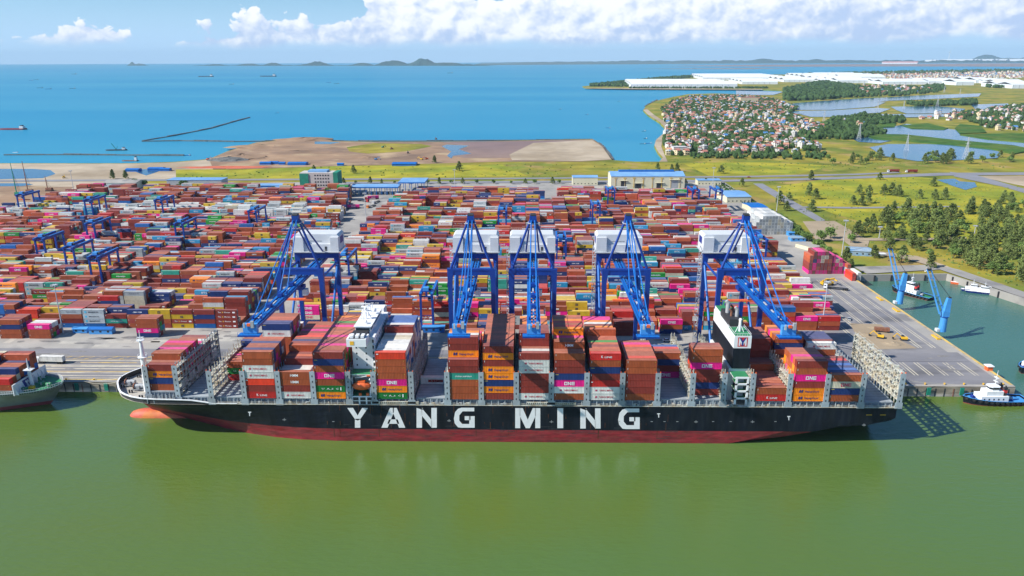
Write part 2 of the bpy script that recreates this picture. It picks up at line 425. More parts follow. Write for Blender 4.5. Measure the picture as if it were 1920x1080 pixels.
# quay face, beam and capping along the river and the basin
def wall_line(name, pts, h0, h1, m, w=0.8, kind='structure'):
    mb = MB()
    for p, q in zip(pts[:-1], pts[1:]):
        a_ = Vector((p[0], p[1], (h0 + h1) / 2)); b_ = Vector((q[0], q[1], (h0 + h1) / 2))
        mb.bar(a_, b_, w, h1 - h0, m)
    return mb.build(name)
W = MB()
W.box(-1500, QX + 0.4, QY - 0.5, QY + 1.2, -2, QZ + 0.25, m_wall, m_conc)
W.box(QX - 1.0, QX + 0.5, QY + 1.2, b0.y, -2, QZ + 0.25, m_wall, m_yline)
for i in range(150):
    x = -360 + i * 4.2
    if x < QX - 2: W.box(x, x + 0.5, QY - 0.62, QY - 0.5, -1, QZ - 0.8 - 0.6 * rnd(), m_rust if i % 7 == 0 else m_dark)
tag(W.build('quay_wall'), 'long stained concrete quay wall behind the black ship', 'quay wall')
W = MB()
for p, q in zip(BAS[1:-1], BAS[2:]):
    W.bar((p[0], p[1], 1.6), (q[0], q[1], 1.6), 1.2, 6.6, m_conc)
    d = Vector((q[0] - p[0], q[1] - p[1], 0)); n_ = max(1, int(d.length / 12)); d.normalize(); nn = Vector((-d.y, d.x, 0))
    if nn.y > 0: nn = -nn
    for i in range(n_):
        c = Vector((p[0], p[1], 0)) + d * (i + .5) * 12 + nn * 0.9
        W.bar(c + Vector((0, 0, -1)), c + Vector((0, 0, 4.3)), 1.0, 0.7, m_dark)
tag(W.build('basin_wall'), 'concrete basin wall with dark rubber fenders below the trees', 'quay wall')

# ---- ground sheets
def YS(*a_, **k): return sheet(*a_, **k)
conc = [(-1400, QY + 1.2), (QX - 1, QY + 1.2), (QX - 1, b0.y), (U(1560, 478, QZ).x, U(1560, 478, QZ).y), (U(1500, 440, QZ).x, U(1500, 440, QZ).y), (U(1442, 398, QZ).x, U(1442, 398, QZ).y), (U(1352, 337, QZ).x, U(1352, 337, QZ).y), (U(640, 341, QZ).x, U(640, 341, QZ).y), (U(240, 345, QZ).x, U(240, 345, QZ).y), (U(100, 376, QZ).x, U(100, 376, QZ).y), (U(0, 424, QZ).x, U(0, 424, QZ).y), (-1400, U(0, 424, QZ).y - 60)]
sheet('pavement', conc, QZ + 0.02, m_conc, px=False)
sheet('quay_apron', [(-1400, QY + 2.2), (QX - 3, QY + 2.2), (QX - 3, 366), (-1400, 366)], QZ + 0.04, m_apron, px=False)
ax0 = QX - 62
sheet('lane_road', [(ax0, 366), (QX - 8, 366), (QX - 8, b0.y - 8), (ax0 + 8, b0.y - 8)], QZ + 0.04, m_apron, px=False)
LN = MB()
zz = QZ + 0.06
for i, y in enumerate([325.6, 327.4, 330.2, 333.6, 335.2, 338.6, 341.5, 343.0, 346.4, 349.0]):
    LN.add([(-1400, y, zz), (U(335, 700, QZ).x + 330, y, zz), (U(335, 700, QZ).x + 330, y + 1.1, zz), (-1400, y + 1.1, zz)], [(0, 1, 2, 3)], m_lane if i % 4 else m_yline)
for i in range(70):
    x = -420 + i * 6
    LN.add([(x, 351.5, zz), (x + 0.7, 351.5, zz), (x + 4.2, 355, zz), (x + 3.5, 355, zz)], [(0, 1, 2, 3)], m_yline)
for y in (351.1, 355.1): LN.add([(-700, y, zz), (60, y, zz), (60, y + 0.35, zz), (-700, y + 0.35, zz)], [(0, 1, 2, 3)], m_yline)
for k in range(6):     # pairs of lines across the right apron
    for off in (0, 1.6):
        x = QX - 47 + k * 7.2 + off
        LN.add([(x, 336, zz), (x + 0.6, 336, zz), (x + 0.6, 352, zz), (x, 352, zz)], [(0, 1, 2, 3)], m_lane)
        LN.add([(x - 2, 372, zz), (x - 1.4, 372, zz), (x - 1.4, b0.y - 12, zz), (x - 2, b0.y - 12, zz)], [(0, 1, 2, 3)], m_lane)
LN.add([(QX - 62, 380, zz), (QX - 61, 380, zz), (QX - 61, b0.y - 30, zz), (QX - 62, b0.y - 30, zz)], [(0, 1, 2, 3)], m_lane)
LN.add([(-400, 353, zz), (QX - 4, 353, zz), (QX - 4, 353.3, zz), (-400, 353.3, zz)], [(0, 1, 2, 3)], m_dark)
tag(LN.build('lane_marking', fix=False), kind='structure')
m_patch = mat('patched_concrete', (0.42, 0.39, 0.34), 0.85, var=0.12, scale=0.2)
m_stain = mat('oil_stained_concrete', (0.17, 0.16, 0.155), 0.8, var=0.3, scale=0.3, col2=(0.24, 0.225, 0.21))
PT = MB(); rp = random.Random(61)
for _ in range(90):
    x = rp.uniform(-420, QX - 10); y = rp.uniform(367, 396) if rp.random() < .8 or x < 150 else rp.uniform(400, 480)
    a_, b_ = rp.choice([(3, 3), (6, 3), (9, 4), (4, 8), (14, 2.5)]); PT.add([(x, y, QZ + .05), (x + a_, y, QZ + .05), (x + a_, y + b_, QZ + .05), (x, y + b_, QZ + .05)], [(0, 1, 2, 3)], m_patch)
for _ in range(160):
    x = rp.uniform(-420, QX - 12); y = rp.uniform(326, 398); r0_ = rp.uniform(.5, 2.2); st_ = rp.uniform(1, 5)
    PT.add([(x + r0_ * st_ * math.cos(k) * rp.uniform(.6, 1.2), y + r0_ * math.sin(k) * rp.uniform(.6, 1.2), QZ + .075) for k in (0, .7, 1.4, 2.1, 2.8, 3.5, 4.2, 4.9, 5.6)], [tuple(range(9))], m_stain)
tag(PT.build('pavement_patch', fix=False), kind='structure')
sheet('dirt', [(1593, 606), (1652, 608), (1692, 640), (1720, 653), (1640, 655), (1612, 640)], QZ + 0.07, m_sand, px=True)
S = sheet
z1, z2, z3, z4 = QZ + 0.06, QZ + 0.16, QZ + 0.26, QZ + 0.36
S('sand', [(-600, 306.5), (250, 306.8), (330, 304), (392, 299), (430, 305), (470, 318), (340, 318), (330, 333), (240, 345), (90, 378), (0, 424), (-300, 520), (-600, 440)], z1, m_sand)
S('dirt', [(392, 298.3), (425, 284.5), (480, 267.5), (535, 262.5), (572, 259), (592, 264.5), (700, 266.4), (900, 265.4), (1000, 263.4), (1112, 261.5), (1130, 275), (1147, 299.6), (1090, 303), (940, 303), (840, 306), (640, 311), (470, 317), (400, 318)], z2, m_dirt)
S('mudflat', [(826, 266), (1000, 264), (1112, 262), (1140, 292), (1000, 296), (870, 296), (840, 290), (858, 280), (880, 275), (850, 270)], z3, m_mud)
S('sand', [(955, 290), (1000, 268), (1110, 262.4), (1130, 276), (1146, 299), (1090, 302), (960, 300)], z4, m_sand)
S('tidal_pool', [(828, 274), (838, 271), (880, 273), (860, 280), (884, 288), (850, 292), (846, 297), (838, 292), (846, 284)], z4, m_pond)
S('tidal_pool', [(590, 265), (640, 266.5), (620, 270), (590, 270)], z3, m_pond)
S('grass', [(650, 276), (700, 268.5), (790, 270), (810, 274), (760, 284), (690, 288), (655, 284)], z3, m_grass)
S('dirt', [(0, 345), (90, 350), (140, 350), (100, 372), (0, 420), (-200, 470), (-300, 400)], z2, m_dirt)
S('tidal_pool', [(-200, 317), (60, 316.5), (95, 319), (104, 326), (80, 334), (0, 336), (-200, 337)], z2, m_pond)
S('tidal_pool', [(-200, 344), (50, 343.5), (62, 346), (40, 349), (-200, 350)], z3, m_pond)
S('tidal_pool', [(245, 318), (262, 317), (306, 318), (290, 324), (274, 329), (262, 325)], z2, m_pond)
S('grass', [(330, 318), (470, 316.5), (640, 311), (760, 311), (940, 308), (990, 330), (800, 334), (560, 336), (330, 334)], z2, m_grass2)
S('grass', [(1010, 306), (1250, 303), (1520, 301), (1600, 318), (1500, 330), (1000, 331)], z2, m_grass)
S('grass', [(1280, 306), (1420, 304), (1560, 310), (1500, 326), (1330, 330)], z3, m_grass2)
S('road', [(-300, 338.5), (640, 334.5), (1000, 333), (1420, 329.5), (1600, 325.5), (1680, 322), (1690, 324), (1610, 328), (1430, 332), (1000, 335.5), (640, 337.3), (-300, 342)], z4, m_asph)
S('road', [(640, 341), (1330, 337.5), (1500, 334), (1650, 329), (1760, 324), (1920, 323), (2300, 323), (2300, 330), (1920, 328), (1770, 329), (1660, 333), (1520, 337.5), (1340, 341), (640, 344)], z4 + .05, m_asph)
S('road', [(1780, 322), (1830, 328), (1900, 348), (1990, 372), (1990, 382), (1880, 350), (1790, 331)], z4 + .1, m_asph)
S('sand', [(1830, 330), (1990, 330), (1990, 362), (1900, 345)], z3, m_sand)
S('path', [(1412, 344), (1430, 344), (1462, 362), (1500, 384), (1548, 413), (1534, 416), (1490, 392), (1450, 368)], z3, m_asph)
S('path', [(1500, 389), (1600, 391), (1800, 388), (1800, 386), (1600, 388), (1498, 387)], z4 + .1, m_asph)
S('sand', [(1505, 415), (1565, 414), (1600, 434), (1630, 452), (1625, 468), (1645, 475), (1640, 480), (1605, 470), (1580, 450), (1530, 450)], z4, m_sand)
S('path', [(1532, 446), (1640, 446), (1660, 447), (1812, 445), (1812, 449), (1660, 451), (1560, 451)], z4 + .15, m_sand)
S('path', [(1600, 500), (1760, 496), (1800, 506), (1920, 547), (2300, 680), (2300, 694), (1920, 558), (1762, 505), (1625, 513)], z4 + .2, m_conc)
S('path', [(1640, 470), (1720, 480), (1780, 500), (1760, 502), (1700, 486), (1640, 476)], z4 + .25, m_sand)
S('grass', [(1535, 338), (1700, 330), (1920, 352), (1920, 470), (1700, 440), (1560, 400), (1440, 352)], z2, m_grass2)
S('pond', [(1756, 337), (1790, 335), (1800, 340), (1828, 342), (1832, 350), (1810, 356), (1785, 348)], z4 + .1, m_pond)
# fishponds and creeks on the right
for i, p in enumerate([
    [(1630, 276), (1665, 270), (1740, 270), (1800, 272), (1850, 278), (1880, 286), (1870, 296), (1800, 300), (1720, 302), (1655, 292)],
    [(1595, 259), (1650, 256), (1680, 262), (1650, 268), (1610, 266)],
    [(1632, 239), (1680, 236), (1700, 232), (1760, 240), (1800, 244), (1800, 254), (1850, 262), (1920, 268), (2100, 278), (2100, 284), (1920, 276), (1830, 268), (1740, 260), (1650, 252)],
    [(1555, 226), (1620, 224), (1640, 230), (1600, 236), (1560, 236)],
    [(1462, 196), (1530, 190), (1620, 184), (1700, 182), (1660, 190), (1500, 203)],
    [(1470, 200), (1600, 190), (1660, 192), (1640, 200), (1560, 206), (1480, 206)],
    [(1475, 208), (1560, 207), (1640, 202), (1670, 204), (1650, 211), (1570, 216), (1490, 213)],
    [(1500, 214), (1620, 212), (1610, 219), (1520, 219)],
    [(1640, 184), (1720, 179), (1840, 175), (1835, 181), (1740, 186), (1660, 189)],
    [(1670, 200), (1760, 199), (1810, 204), (1800, 212), (1700, 213), (1680, 206)],
    [(1640, 214), (1780, 214), (1790, 218), (1650, 221)],
    [(1820, 196), (1890, 194), (1895, 203), (1830, 206)],
    [(1380, 170), (1470, 172), (1450, 178), (1380, 178)]]):
    S('pond', p, z4 + .3 + .05 * i, m_pond)
for i, p in enumerate([
    [(1605, 230), (1640, 226), (1680, 229), (1678, 238), (1630, 240)],
    [(1690, 235), (1740, 231), (1778, 240), (1770, 243), (1710, 241)],
    [(1790, 240), (1800, 232), (1840, 236), (1850, 248), (1800, 250)],
    [(1800, 252), (1860, 250), (1940, 250), (2200, 262), (2200, 275), (1920, 266), (1850, 260)],
    [(1610, 250), (1700, 252), (1790, 262), (1900, 272), (1940, 280), (1900, 288), (1870, 280), (1780, 270), (1700, 264), (1640, 260)]]):
    S('mangrove', p, z4 + 1.2 + .1 * i, m_mangrove, kind='stuff', thick=2.0, label='low green mangrove island between creeks and ponds')
S('beach', [(1206, 206), (1213, 204), (1226, 215), (1246, 228), (1256, 240), (1252, 252), (1242, 262), (1240, 275), (1246, 290), (1252, 303), (1236, 303), (1243, 295), (1234, 285), (1227, 272), (1230, 262), (1244, 250), (1246, 238), (1236, 228), (1215, 215)], z4, m_sand)
S('beach', [(1097, 164.6), (1180, 165.2), (1300, 166), (1430, 167), (1430, 168.2), (1300, 167.6), (1180, 167), (1097, 165.6)], z4, m_sand)
# far shore across the bay and its mudflats
far = [(-60 + 940, 122), (1100, 120.5), (1400, 119), (1700, 118), (1920, 117.5), (2600, 117.5), (2700, 112.4), (1920, 113.6), (1400, 114.6), (1000, 117.6), (905, 118.8)]
sheet('far_shore', far, 2.0, m_farland, thick=4.0)
for p in [[(1230, 124), (1400, 121.5), (1700, 119.5), (1920, 118.5), (2400, 119), (2400, 124), (1920, 125), (1700, 124.5), (1500, 125)], [(1180, 129), (1400, 127.6), (1500, 128.2), (1400, 129.6)]]:
    sheet('mudflat', p, 0.4, m_mud)
m_isle = mat('island_woods', (0.02, 0.05, 0.04), 0.95, var=0.3, scale=0.004, col2=(0.03, 0.06, 0.05), sc2=0.002, spec=.1)
def ridge(name, px0, px1, pybase, peaks, z0=-5, n=60, depth=700, seed=1, m=None, base=9, rough=5):
    """Low hills: a ridge whose crest follows bumps given as (px, height_m, width_px)."""
    r_ = random.Random(seed); mb = MB(); rows = []
    K = 9
    for i in range(n + 1):
        px = px0 + (px1 - px0) * i / n
        h = base + r_.uniform(0, rough)
        for (c, hh, w) in peaks: h = max(h, hh * math.exp(-((px - c) / w) ** 2) + r_.uniform(-4, 4))
        edge = min(1, 4 * i / n, 4 * (n - i) / n)
        A = U(px, pybase, 0); dn = Vector((A.x, A.y, 0)).normalized()
        row = []
        for k in range(K):
            t = k / (K - 1)
            q = A + dn * depth * (t + 0.02 * r_.uniform(-1, 1))
            row.append((q.x, q.y, z0 + (h * edge - z0) * math.sin(PI * min(1, t * 1.0)) ** 0.7 * (1 + 0.1 * r_.uniform(-1, 1)) if 0 < k < K - 1 else z0))
        rows.append(row)
    vs = [p for r2 in rows for p in r2]
    fs = [(i * K + k, (i + 1) * K + k, (i + 1) * K + k + 1, i * K + k + 1) for i in range(n) for k in range(K - 1)]
    mb.add(vs, fs, m or m_isle)
    o = mb.build(name, smooth=False); o['kind'] = 'structure'
    return o
ridge('island', 236, 280, 123.2, [(247, 95, 8), (262, 50, 14)], n=24, seed=2, base=3, rough=2)
ridge('island', 347, 930, 123.4, [(400, 105, 20), (380, 60, 18), (465, 60, 20), (512, 70, 16), (595, 95, 20), (578, 45, 16), (680, 65, 18), (740, 115, 24), (725, 90, 18), (795, 165, 24), (845, 110, 40), (880, 95, 24), (905, 100, 22)], n=150, seed=3, base=7, rough=8)
ridge('hill', 900, 2100, 117.6, [(1430, 110, 30), (1530, 95, 22), (1290, 50, 40), (1600, 60, 30)], n=150, seed=4, base=40, rough=35, depth=2500)
ridge('hill', 1790, 1960, 114.6, [(1850, 210, 30), (1930, 170, 20), (1885, 100, 60)], n=60, seed=5, base=40, rough=10, depth=2500)
# ------------------------------------------------------------------ liveries
def C3(h):      # sRGB hex to linear
    return tuple(((int(h[i:i + 2], 16) / 255) ** 2.2) for i in (0, 2, 4))
PAL = dict(maroon=(0.235, 0.032, 0.022), brown=(0.34, 0.074, 0.024), oxide=(0.46, 0.095, 0.035), red=(0.52, 0.022, 0.018), navy=(0.012, 0.035, 0.15), blue=(0.010, 0.11, 0.36),
           grey=(0.43, 0.46, 0.46), white=(0.66, 0.66, 0.62), cream=(0.56, 0.51, 0.38), yellow=(0.58, 0.38, 0.02), green=(0.01, 0.26, 0.03), lgreen=(0.12, 0.42, 0.10), teal=(0.03, 0.30, 0.22),
           cyan=(0.02, 0.27, 0.48), orange=(0.86, 0.24, 0.008), pink=(0.72, 0.008, 0.22), ltgreen=(0.30, 0.42, 0.32), dgreen=(0.01, 0.17, 0.03), scarlet=(0.68, 0.045, 0.015))
WHT = (0.8, 0.8, 0.8); INK = (0.02, 0.03, 0.16); DK = (0.05, 0.05, 0.06); PNK = (0.72, 0.02, 0.12)
# livery: body colour, list of (kind, text, colour, u0, v0, w, h) in fractions of the long side; description
LIV = {
    'maroon': ('maroon', [('b', '', WHT, .045, .62, .012, .26)], 'maroon container'),
    'brown': ('brown', [('b', '', WHT, .045, .58, .012, .28), ('b', '', (0.6, 0.4, .05), .93, .7, .02, .1)], 'brown container'),
    'oxide': ('oxide', [('b', '', WHT, .05, .72, .05, .06)], 'rust red container'),
    'red': ('red', [('b', '', WHT, .05, .66, .06, .12)], 'red container'),
    'scarlet': ('scarlet', [('b', '', WHT, .04, .68, .07, .13)], 'scarlet container'),
    'navy': ('navy', [('b', '', (0.6, 0.45, 0.05), .04, .78, .11, .07)], 'navy container'),
    'blue': ('blue', [('b', '', WHT, .05, .7, .05, .07)], 'blue container'),
    'teal': ('teal', [('b', '', WHT, .04, .25, .025, .5)], 'teal container'),
    'white': ('white', [('b', '', (.3, .3, .32), .05, .7, .06, .07)], 'white container'),
    'cream': ('cream', [('b', '', (.3, .3, .32), .05, .7, .06, .07)], 'cream container'),
    'cyan': ('cyan', [('t', 'SITC', WHT, .34, .3, .32, .42)], 'bright blue container'),
    'hapag': ('orange', [('t', 'Hapag-Lloyd', INK, .36, .24, .46, .4), ('e', '', INK, .17, .28, .13, .42)], 'orange blue-lettered container'),
    'one': ('pink', [('o', 'ONE', WHT, .34, .24, .34, .5)], 'pink white-lettered container'),
    'onec': ('cream', [('o', 'ONE', PNK, .34, .24, .34, .5)], 'cream pink-lettered container'),
    'ym': ('white', [('t', 'YANG MING', (.5, .03, .06), .32, .33, .46, .27), ('e', '', (.5, .03, .10), .19, .33, .07, .28)], 'white red-lettered container'),
    'hmm': ('brown', [('t', 'HMM', WHT, .37, .3, .26, .4)], 'brown white-lettered container'),
    'uasc': ('dgreen', [('t', 'U  A_S  C', WHT, .22, .34, .56, .28), ('b', '', WHT, .84, .26, .035, .48)], 'dark green white-lettered container'),
    'kline': ('red', [('t', 'K', WHT, .36, .32, .06, .38), ('t', 'LINE', WHT, .47, .32, .24, .26)], 'red white-lettered container'),
    'klinew': ('white', [('b', '', (.35, .05, .04), .26, .26, .52, .42), ('t', 'K LINE', WHT, .36, .34, .34, .26)], 'white container with red nameplate'),
    'maersk': ('grey', [('b', '', (.10, .45, .62), .09, .25, .10, .48), ('t', 'MAERSK', DK, .28, .32, .5, .32)], 'grey dark-lettered container'),
    'msc': ('yellow', [('b', '', DK, .42, .22, .13, .5), ('t', 'MSC', (.58, .38, .02), .435, .32, .1, .26)], 'yellow container'),
    'ever': ('green', [('t', 'EVERGREEN', WHT, .26, .34, .48, .3)], 'green white-lettered container'),
    'cosco': ('grey', [('t', 'COSCO', (.10, .10, .16), .26, .34, .5, .3)], 'light grey dark-lettered container'),
    'cma': ('navy', [('t', 'CMA CGM', WHT, .3, .34, .42, .3)], 'navy white-lettered container'),
    'tex': ('maroon', [('t', 'The', WHT, .12, .38, .14, .28), ('b', '', (.6, .3, .05), .31, .36, .06, .3), ('t', 'Florens', WHT, .42, .38, .28, .26), ('b', '', WHT, .8, .34, .12, .3)], 'maroon white-lettered container'),
    'tealw': ('teal', [('t', 'CHINA SHIPPING', WHT, .22, .38, .56, .2)], 'teal white-lettered container'),
    'ltgreen': ('ltgreen', [('t', 'CHINA SHIPPING', (.03, .2, .1), .22, .38, .56, .2)], 'pale green container'),
}
def ekey(s): return None
def logo_polys(liv):
    """[(verts(u,v), faces, colour)] in unit side coordinates"""
    out = []
    for kd, s, c, u0, v0, w, h in LIV[liv][1]:
        if kd == 'b':
            out.append((np.array([(u0, v0), (u0 + w, v0), (u0 + w, v0 + h), (u0, v0 + h)]), [(0, 1, 2, 3)], c))
        elif kd == 'e':       # two slanted bars: the small emblem in front of a name
            for k in (0, 1):
                a_ = u0 + k * w * .52
                out.append((np.array([(a_, v0), (a_ + w * .36, v0), (a_ + w * .5, v0 + h), (a_ + w * .14, v0 + h)]), [(0, 1, 2, 3)], c))
            out.append((np.array([(u0, v0 + h * .4), (u0 + w, v0 + h * .4), (u0 + w, v0 + h * .6), (u0, v0 + h * .6)]), [(0, 1, 2, 3)], c))
        elif kd == 'o':       # squared letters O N E
            lw = w * .30; g_ = w * .05; t_ = w * .075; tv = h * .2
            def q(x0, y0, x1, y1): out.append((np.array([(x0, y0), (x1, y0), (x1, y1), (x0, y1)]), [(0, 1, 2, 3)], c))
            x = u0
            q(x, v0, x + lw, v0 + tv); q(x, v0 + h - tv, x + lw, v0 + h); q(x, v0, x + t_, v0 + h); q(x + lw - t_, v0, x + lw, v0 + h)
            x += lw + g_
            q(x, v0, x + t_, v0 + h); q(x + lw - t_, v0, x + lw, v0 + h)
            out.append((np.array([(x, v0 + h), (x + t_, v0 + h), (x + lw, v0), (x + lw - t_, v0)]), [(0, 1, 2, 3)], c))
            x += lw + g_
            q(x, v0, x + t_, v0 + h)
            for yy in (v0, v0 + h * .5 - tv / 2, v0 + h - tv): q(x, yy, x + lw, yy + tv)
        else:
            v, f, asp = text2d(s, 0.018, 1)
            out.append((v * np.array([w, h]) + np.array([u0, v0]), f, c))
    return out
LP = {k: logo_polys(k) for k in LIV}
_cm = {}
def cmat(rgb, name):
    k = tuple(rgb)
    if k not in _cm: _cm[k] = mat('paint_' + name, rgb, 0.62, var=0.16, scale=0.5, rand=0.13, stretch=(1, 1, 0.4), spec=0.3)
    return _cm[k]
_rm = {}
def fade(c): return tuple(x * .82 + y * .18 for x, y in zip(c, (0.50, 0.40, 0.37)))
def rmat(rgb):
    k = tuple(rgb)
    if k not in _rm: _rm[k] = mat('bleached_roof_paint', fade(rgb), 0.7, var=0.18, scale=0.35, rand=0.12, spec=0.25)
    return _rm[k]
_tm = {}
def ink(rgb):
    k = tuple(rgb)
    if k not in _tm: _tm[k] = mat('lettering_paint', rgb, 0.6, var=0.08, spec=0.3)
    return _tm[k]
HT = {}
def cont_mesh(liv, ln, h):
    k = (liv, ln, h)
    if k in HT: return HT[k]
    m = cmat(PAL[LIV[liv][0]], LIV[liv][0]); mb = MB(); w = 2.44; a = ln / 2
    t = 0.09; pw = 0.2
    mb.box(-a + t, a - t, t, w - t, t, h - 0.05, m, rmat(PAL[LIV[liv][0]]))             # panels, sun-bleached roof
    for x in (-a, a - pw):
        for y in (0, w - pw): mb.box(x, x + pw, y, y + pw, 0, h, m)   # corner posts
    for y in (0, w - 0.12):
        for z in (0, h - 0.14): mb.box(-a + pw, a - pw, y, y + 0.12, z, z + 0.13, m)
    for x in (-a, a - 0.12):
        for z in (0, h - 0.14): mb.box(x, x + 0.12, pw, w - pw, z, z + 0.13, m)
    # corrugations of the long sides and roof
    nr = int(ln / 0.62)
    for i in range(nr):
        x = -a + 0.3 + (ln - 0.6) * (i + 0.5) / nr
        mb.add([(x - .15, t - .002, .14), (x - .08, t - .045, .14), (x + .08, t - .045, .14), (x + .15, t - .002, .14), (x - .15, t - .002, h - .15), (x - .08, t - .045, h - .15), (x + .08, t - .045, h - .15), (x + .15, t - .002, h - .15)],
               [(0, 1, 5, 4), (1, 2, 6, 5), (2, 3, 7, 6)], m)
    for v, f, c in LP[liv]:
        mb.add([(-a + p[0] * ln, -0.005, p[1] * h) for p in v], f, ink(c))
        mb.add([(a - p[0] * ln, w + 0.005, p[1] * h) for p in v], f, ink(c))
    HT[k] = mb.mesh('shipping_container', fix=False)
    return HT[k]
def door_mesh(liv, ln, h):
    k = ('door', liv, ln, h)
    if k in HT: return HT[k]
    m = cmat(PAL[LIV[liv][0]], LIV[liv][0]); mb = MB(); a = ln / 2; w = 2.44
    mb.box(a - 0.085, a - 0.03, 0.22, w / 2 - 0.01, 0.15, h - 0.16, m)
    mb.box(a - 0.085, a - 0.03, w / 2 + 0.01, w - 0.22, 0.15, h - 0.16, m)
    for y in (.45, .85, w - .85, w - .45): mb.box(a - 0.03, a + 0.03, y - .03, y + .03, 0.1, h - 0.1, m_grey)
    mb.box(a - 0.03, a, w - 1.0, w - .35, h * .6, h * .8, ink(WHT))
    HT[k] = mb.mesh('door', fix=False)
    return HT[k]

CS = []   # every container: x centre, near y, z, length, height, livery, label tail
def put(x, y, z, ln, h, liv, tail, grp): CS.append([x, y, z, ln, h, liv, tail, grp])
ROOFMIX = [('maroon', 26), ('brown', 24), ('oxide', 12), ('red', 5), ('navy', 6), ('blue', 4), ('one', 7), ('hapag', 7), ('white', 5), ('ym', 4), ('cream', 2), ('hmm', 4), ('kline', 2), ('tealw', 2), ('ever', 1), ('scarlet', 2)]
YARDMIX = [('maroon', 34), ('brown', 24), ('oxide', 9), ('red', 4), ('navy', 7), ('blue', 4), ('one', 3.5), ('hapag', 2), ('white', 2.5), ('maersk', 7), ('msc', 9), ('cream', 3), ('hmm', 4), ('kline', 2), ('ever', 2), ('cosco', 3), ('cma', 5), ('cyan', 3), ('teal', 2), ('tealw', 1.5), ('tex', 3), ('ym', 2), ('scarlet', 1.5), ('ltgreen', 1)]
WHITEMIX = [('white', 30), ('maersk', 34), ('cosco', 6), ('cream', 6), ('maroon', 6), ('msc', 4), ('navy', 3)]
def pick(mix, r=random):
    t = sum(w for _, w in mix); u = r.random() * t
    for k, w in mix:
        u -= w
        if u <= 0: return k
    return mix[-1][0]

# ------------------------------------------------------------------ the large ship
SY0, SY1 = 276.0, 321.0
SYC = (SY0 + SY1) / 2
DZ = 16.5
BX = U(214, 728, 18).x - 3.2
SX = UY(1684, 770, SY0).x
SLEN = SX - BX
CB = 19.1
def lerp_tab(tab, t):
    if t <= tab[0][0]: return tab[0][1]
    for (a, va), (b, vb) in zip(tab[:-1], tab[1:]):
        if t <= b: return va + (vb - va) * (t - a) / (b - a)
    return tab[-1][1]
def hull_mesh(mb, X0, X1, yc, hb, dz, dkt, wlt, rake, sternz, zred, mb_black, mb_red, foc=0.0, flip=1, levels=None):
    Ls = abs(X1 - X0); sgn = 1 if X1 > X0 else -1
    ts = [0, .4, 1, 2, 3.5, 5.5, 8, 11, 15, 20, 26, 33, 41, 50, 60, 72, 85, 100, 125, 150] + [150 + (Ls - 150) * k / 16 for k in range(1, 17)] if Ls > 250 else [Ls * f_ for f_ in (0, .003, .008, .015, .03, .05, .08, .11, .15, .2, .26, .33, .42, .52, .62, .7, .78, .85, .9, .95, .98, 1)]
    levels = levels or [-3, 0, 2.6, zred, 8.5, 11.5, 14, dz]
    grid = {}
    for side in (-1, 1):
        for i, t in enumerate(ts):
            for j, z in enumerate(levels):
                zt = z + (foc(t) if (foc and j == len(levels) - 1) else 0)
                k = max(0, min(1, z / dz))
                off = rake * (1 - k) ** 1.3 * max(0, 1 - t / 80.0)
                dk = lerp_tab(dkt, t); wl = lerp_tab(wlt, t)
                b = wl + (dk - wl) * k ** 1.5
                zc = lerp_tab(sternz, t)
                if t > Ls * .6:
                    b = dk * max(0.0, min(1.0, (z - zc) / 4.5)) ** 0.45 if z < zc + 4.5 else dk
                grid[side, i, j] = (X0 + sgn * (t + off), yc + side * b * hb, zt)
    nt, nl = len(ts), len(levels)
    for side in (-1, 1):
        base = [grid[side, i, j] for i in range(nt) for j in range(nl)]
        for j in range(nl - 1):
            fs = [(i * nl + j, (i + 1) * nl + j, (i + 1) * nl + j + 1, i * nl + j + 1) for i in range(nt - 1)]
            mb.add(base, fs, mb_red if levels[j + 1] <= zred + .01 else mb_black)
    for j in range(nl - 1):
        i = nt - 1
        mb.add([grid[-1, i, j], grid[1, i, j], grid[1, i, j + 1], grid[-1, i, j + 1]], [(0, 1, 2, 3)], mb_black)
    return [grid[-1, i, nl - 1] for i in range(nt)], [grid[1, i, nl - 1] for i in range(nt)], ts
HB = (SY1 - SY0) / 2
dkt = [(0, 0), (.4, .10), (1, .20), (2, .30), (3.5, .41), (5.5, .55), (8, .69), (11, .79), (15, .89), (20, .96), (26, .99), (33, 1.0), (SLEN - 20, 1), (SLEN, .95)]
wlt = [(0, 0), (4, .03), (14, .10), (23, .24), (36, .44), (53, .70), (75, .90), (93, 1.0), (SLEN, 1)]
stz = [(0, -9), (SLEN * .74, -9), (SLEN * .80, -5), (SLEN * .87, -1.0), (SLEN * .93, 2.5), (SLEN, 5.5)]
def foc(t): return 1.6 if t < 40 else max(0.0, 1.6 * (1 - (t - 40) / 6))
ship = empty('container_ship', (0, 0, 0), 0, 'long black container ship with red bottom and huge white lettering moored at the quay', 'container ship')
mb = MB()
near_edge, far_edge, ts_ = hull_mesh(mb, BX, SX, SYC, HB, DZ, dkt, wlt, 15, stz, 5.6, m_black, m_hullred, foc=foc)
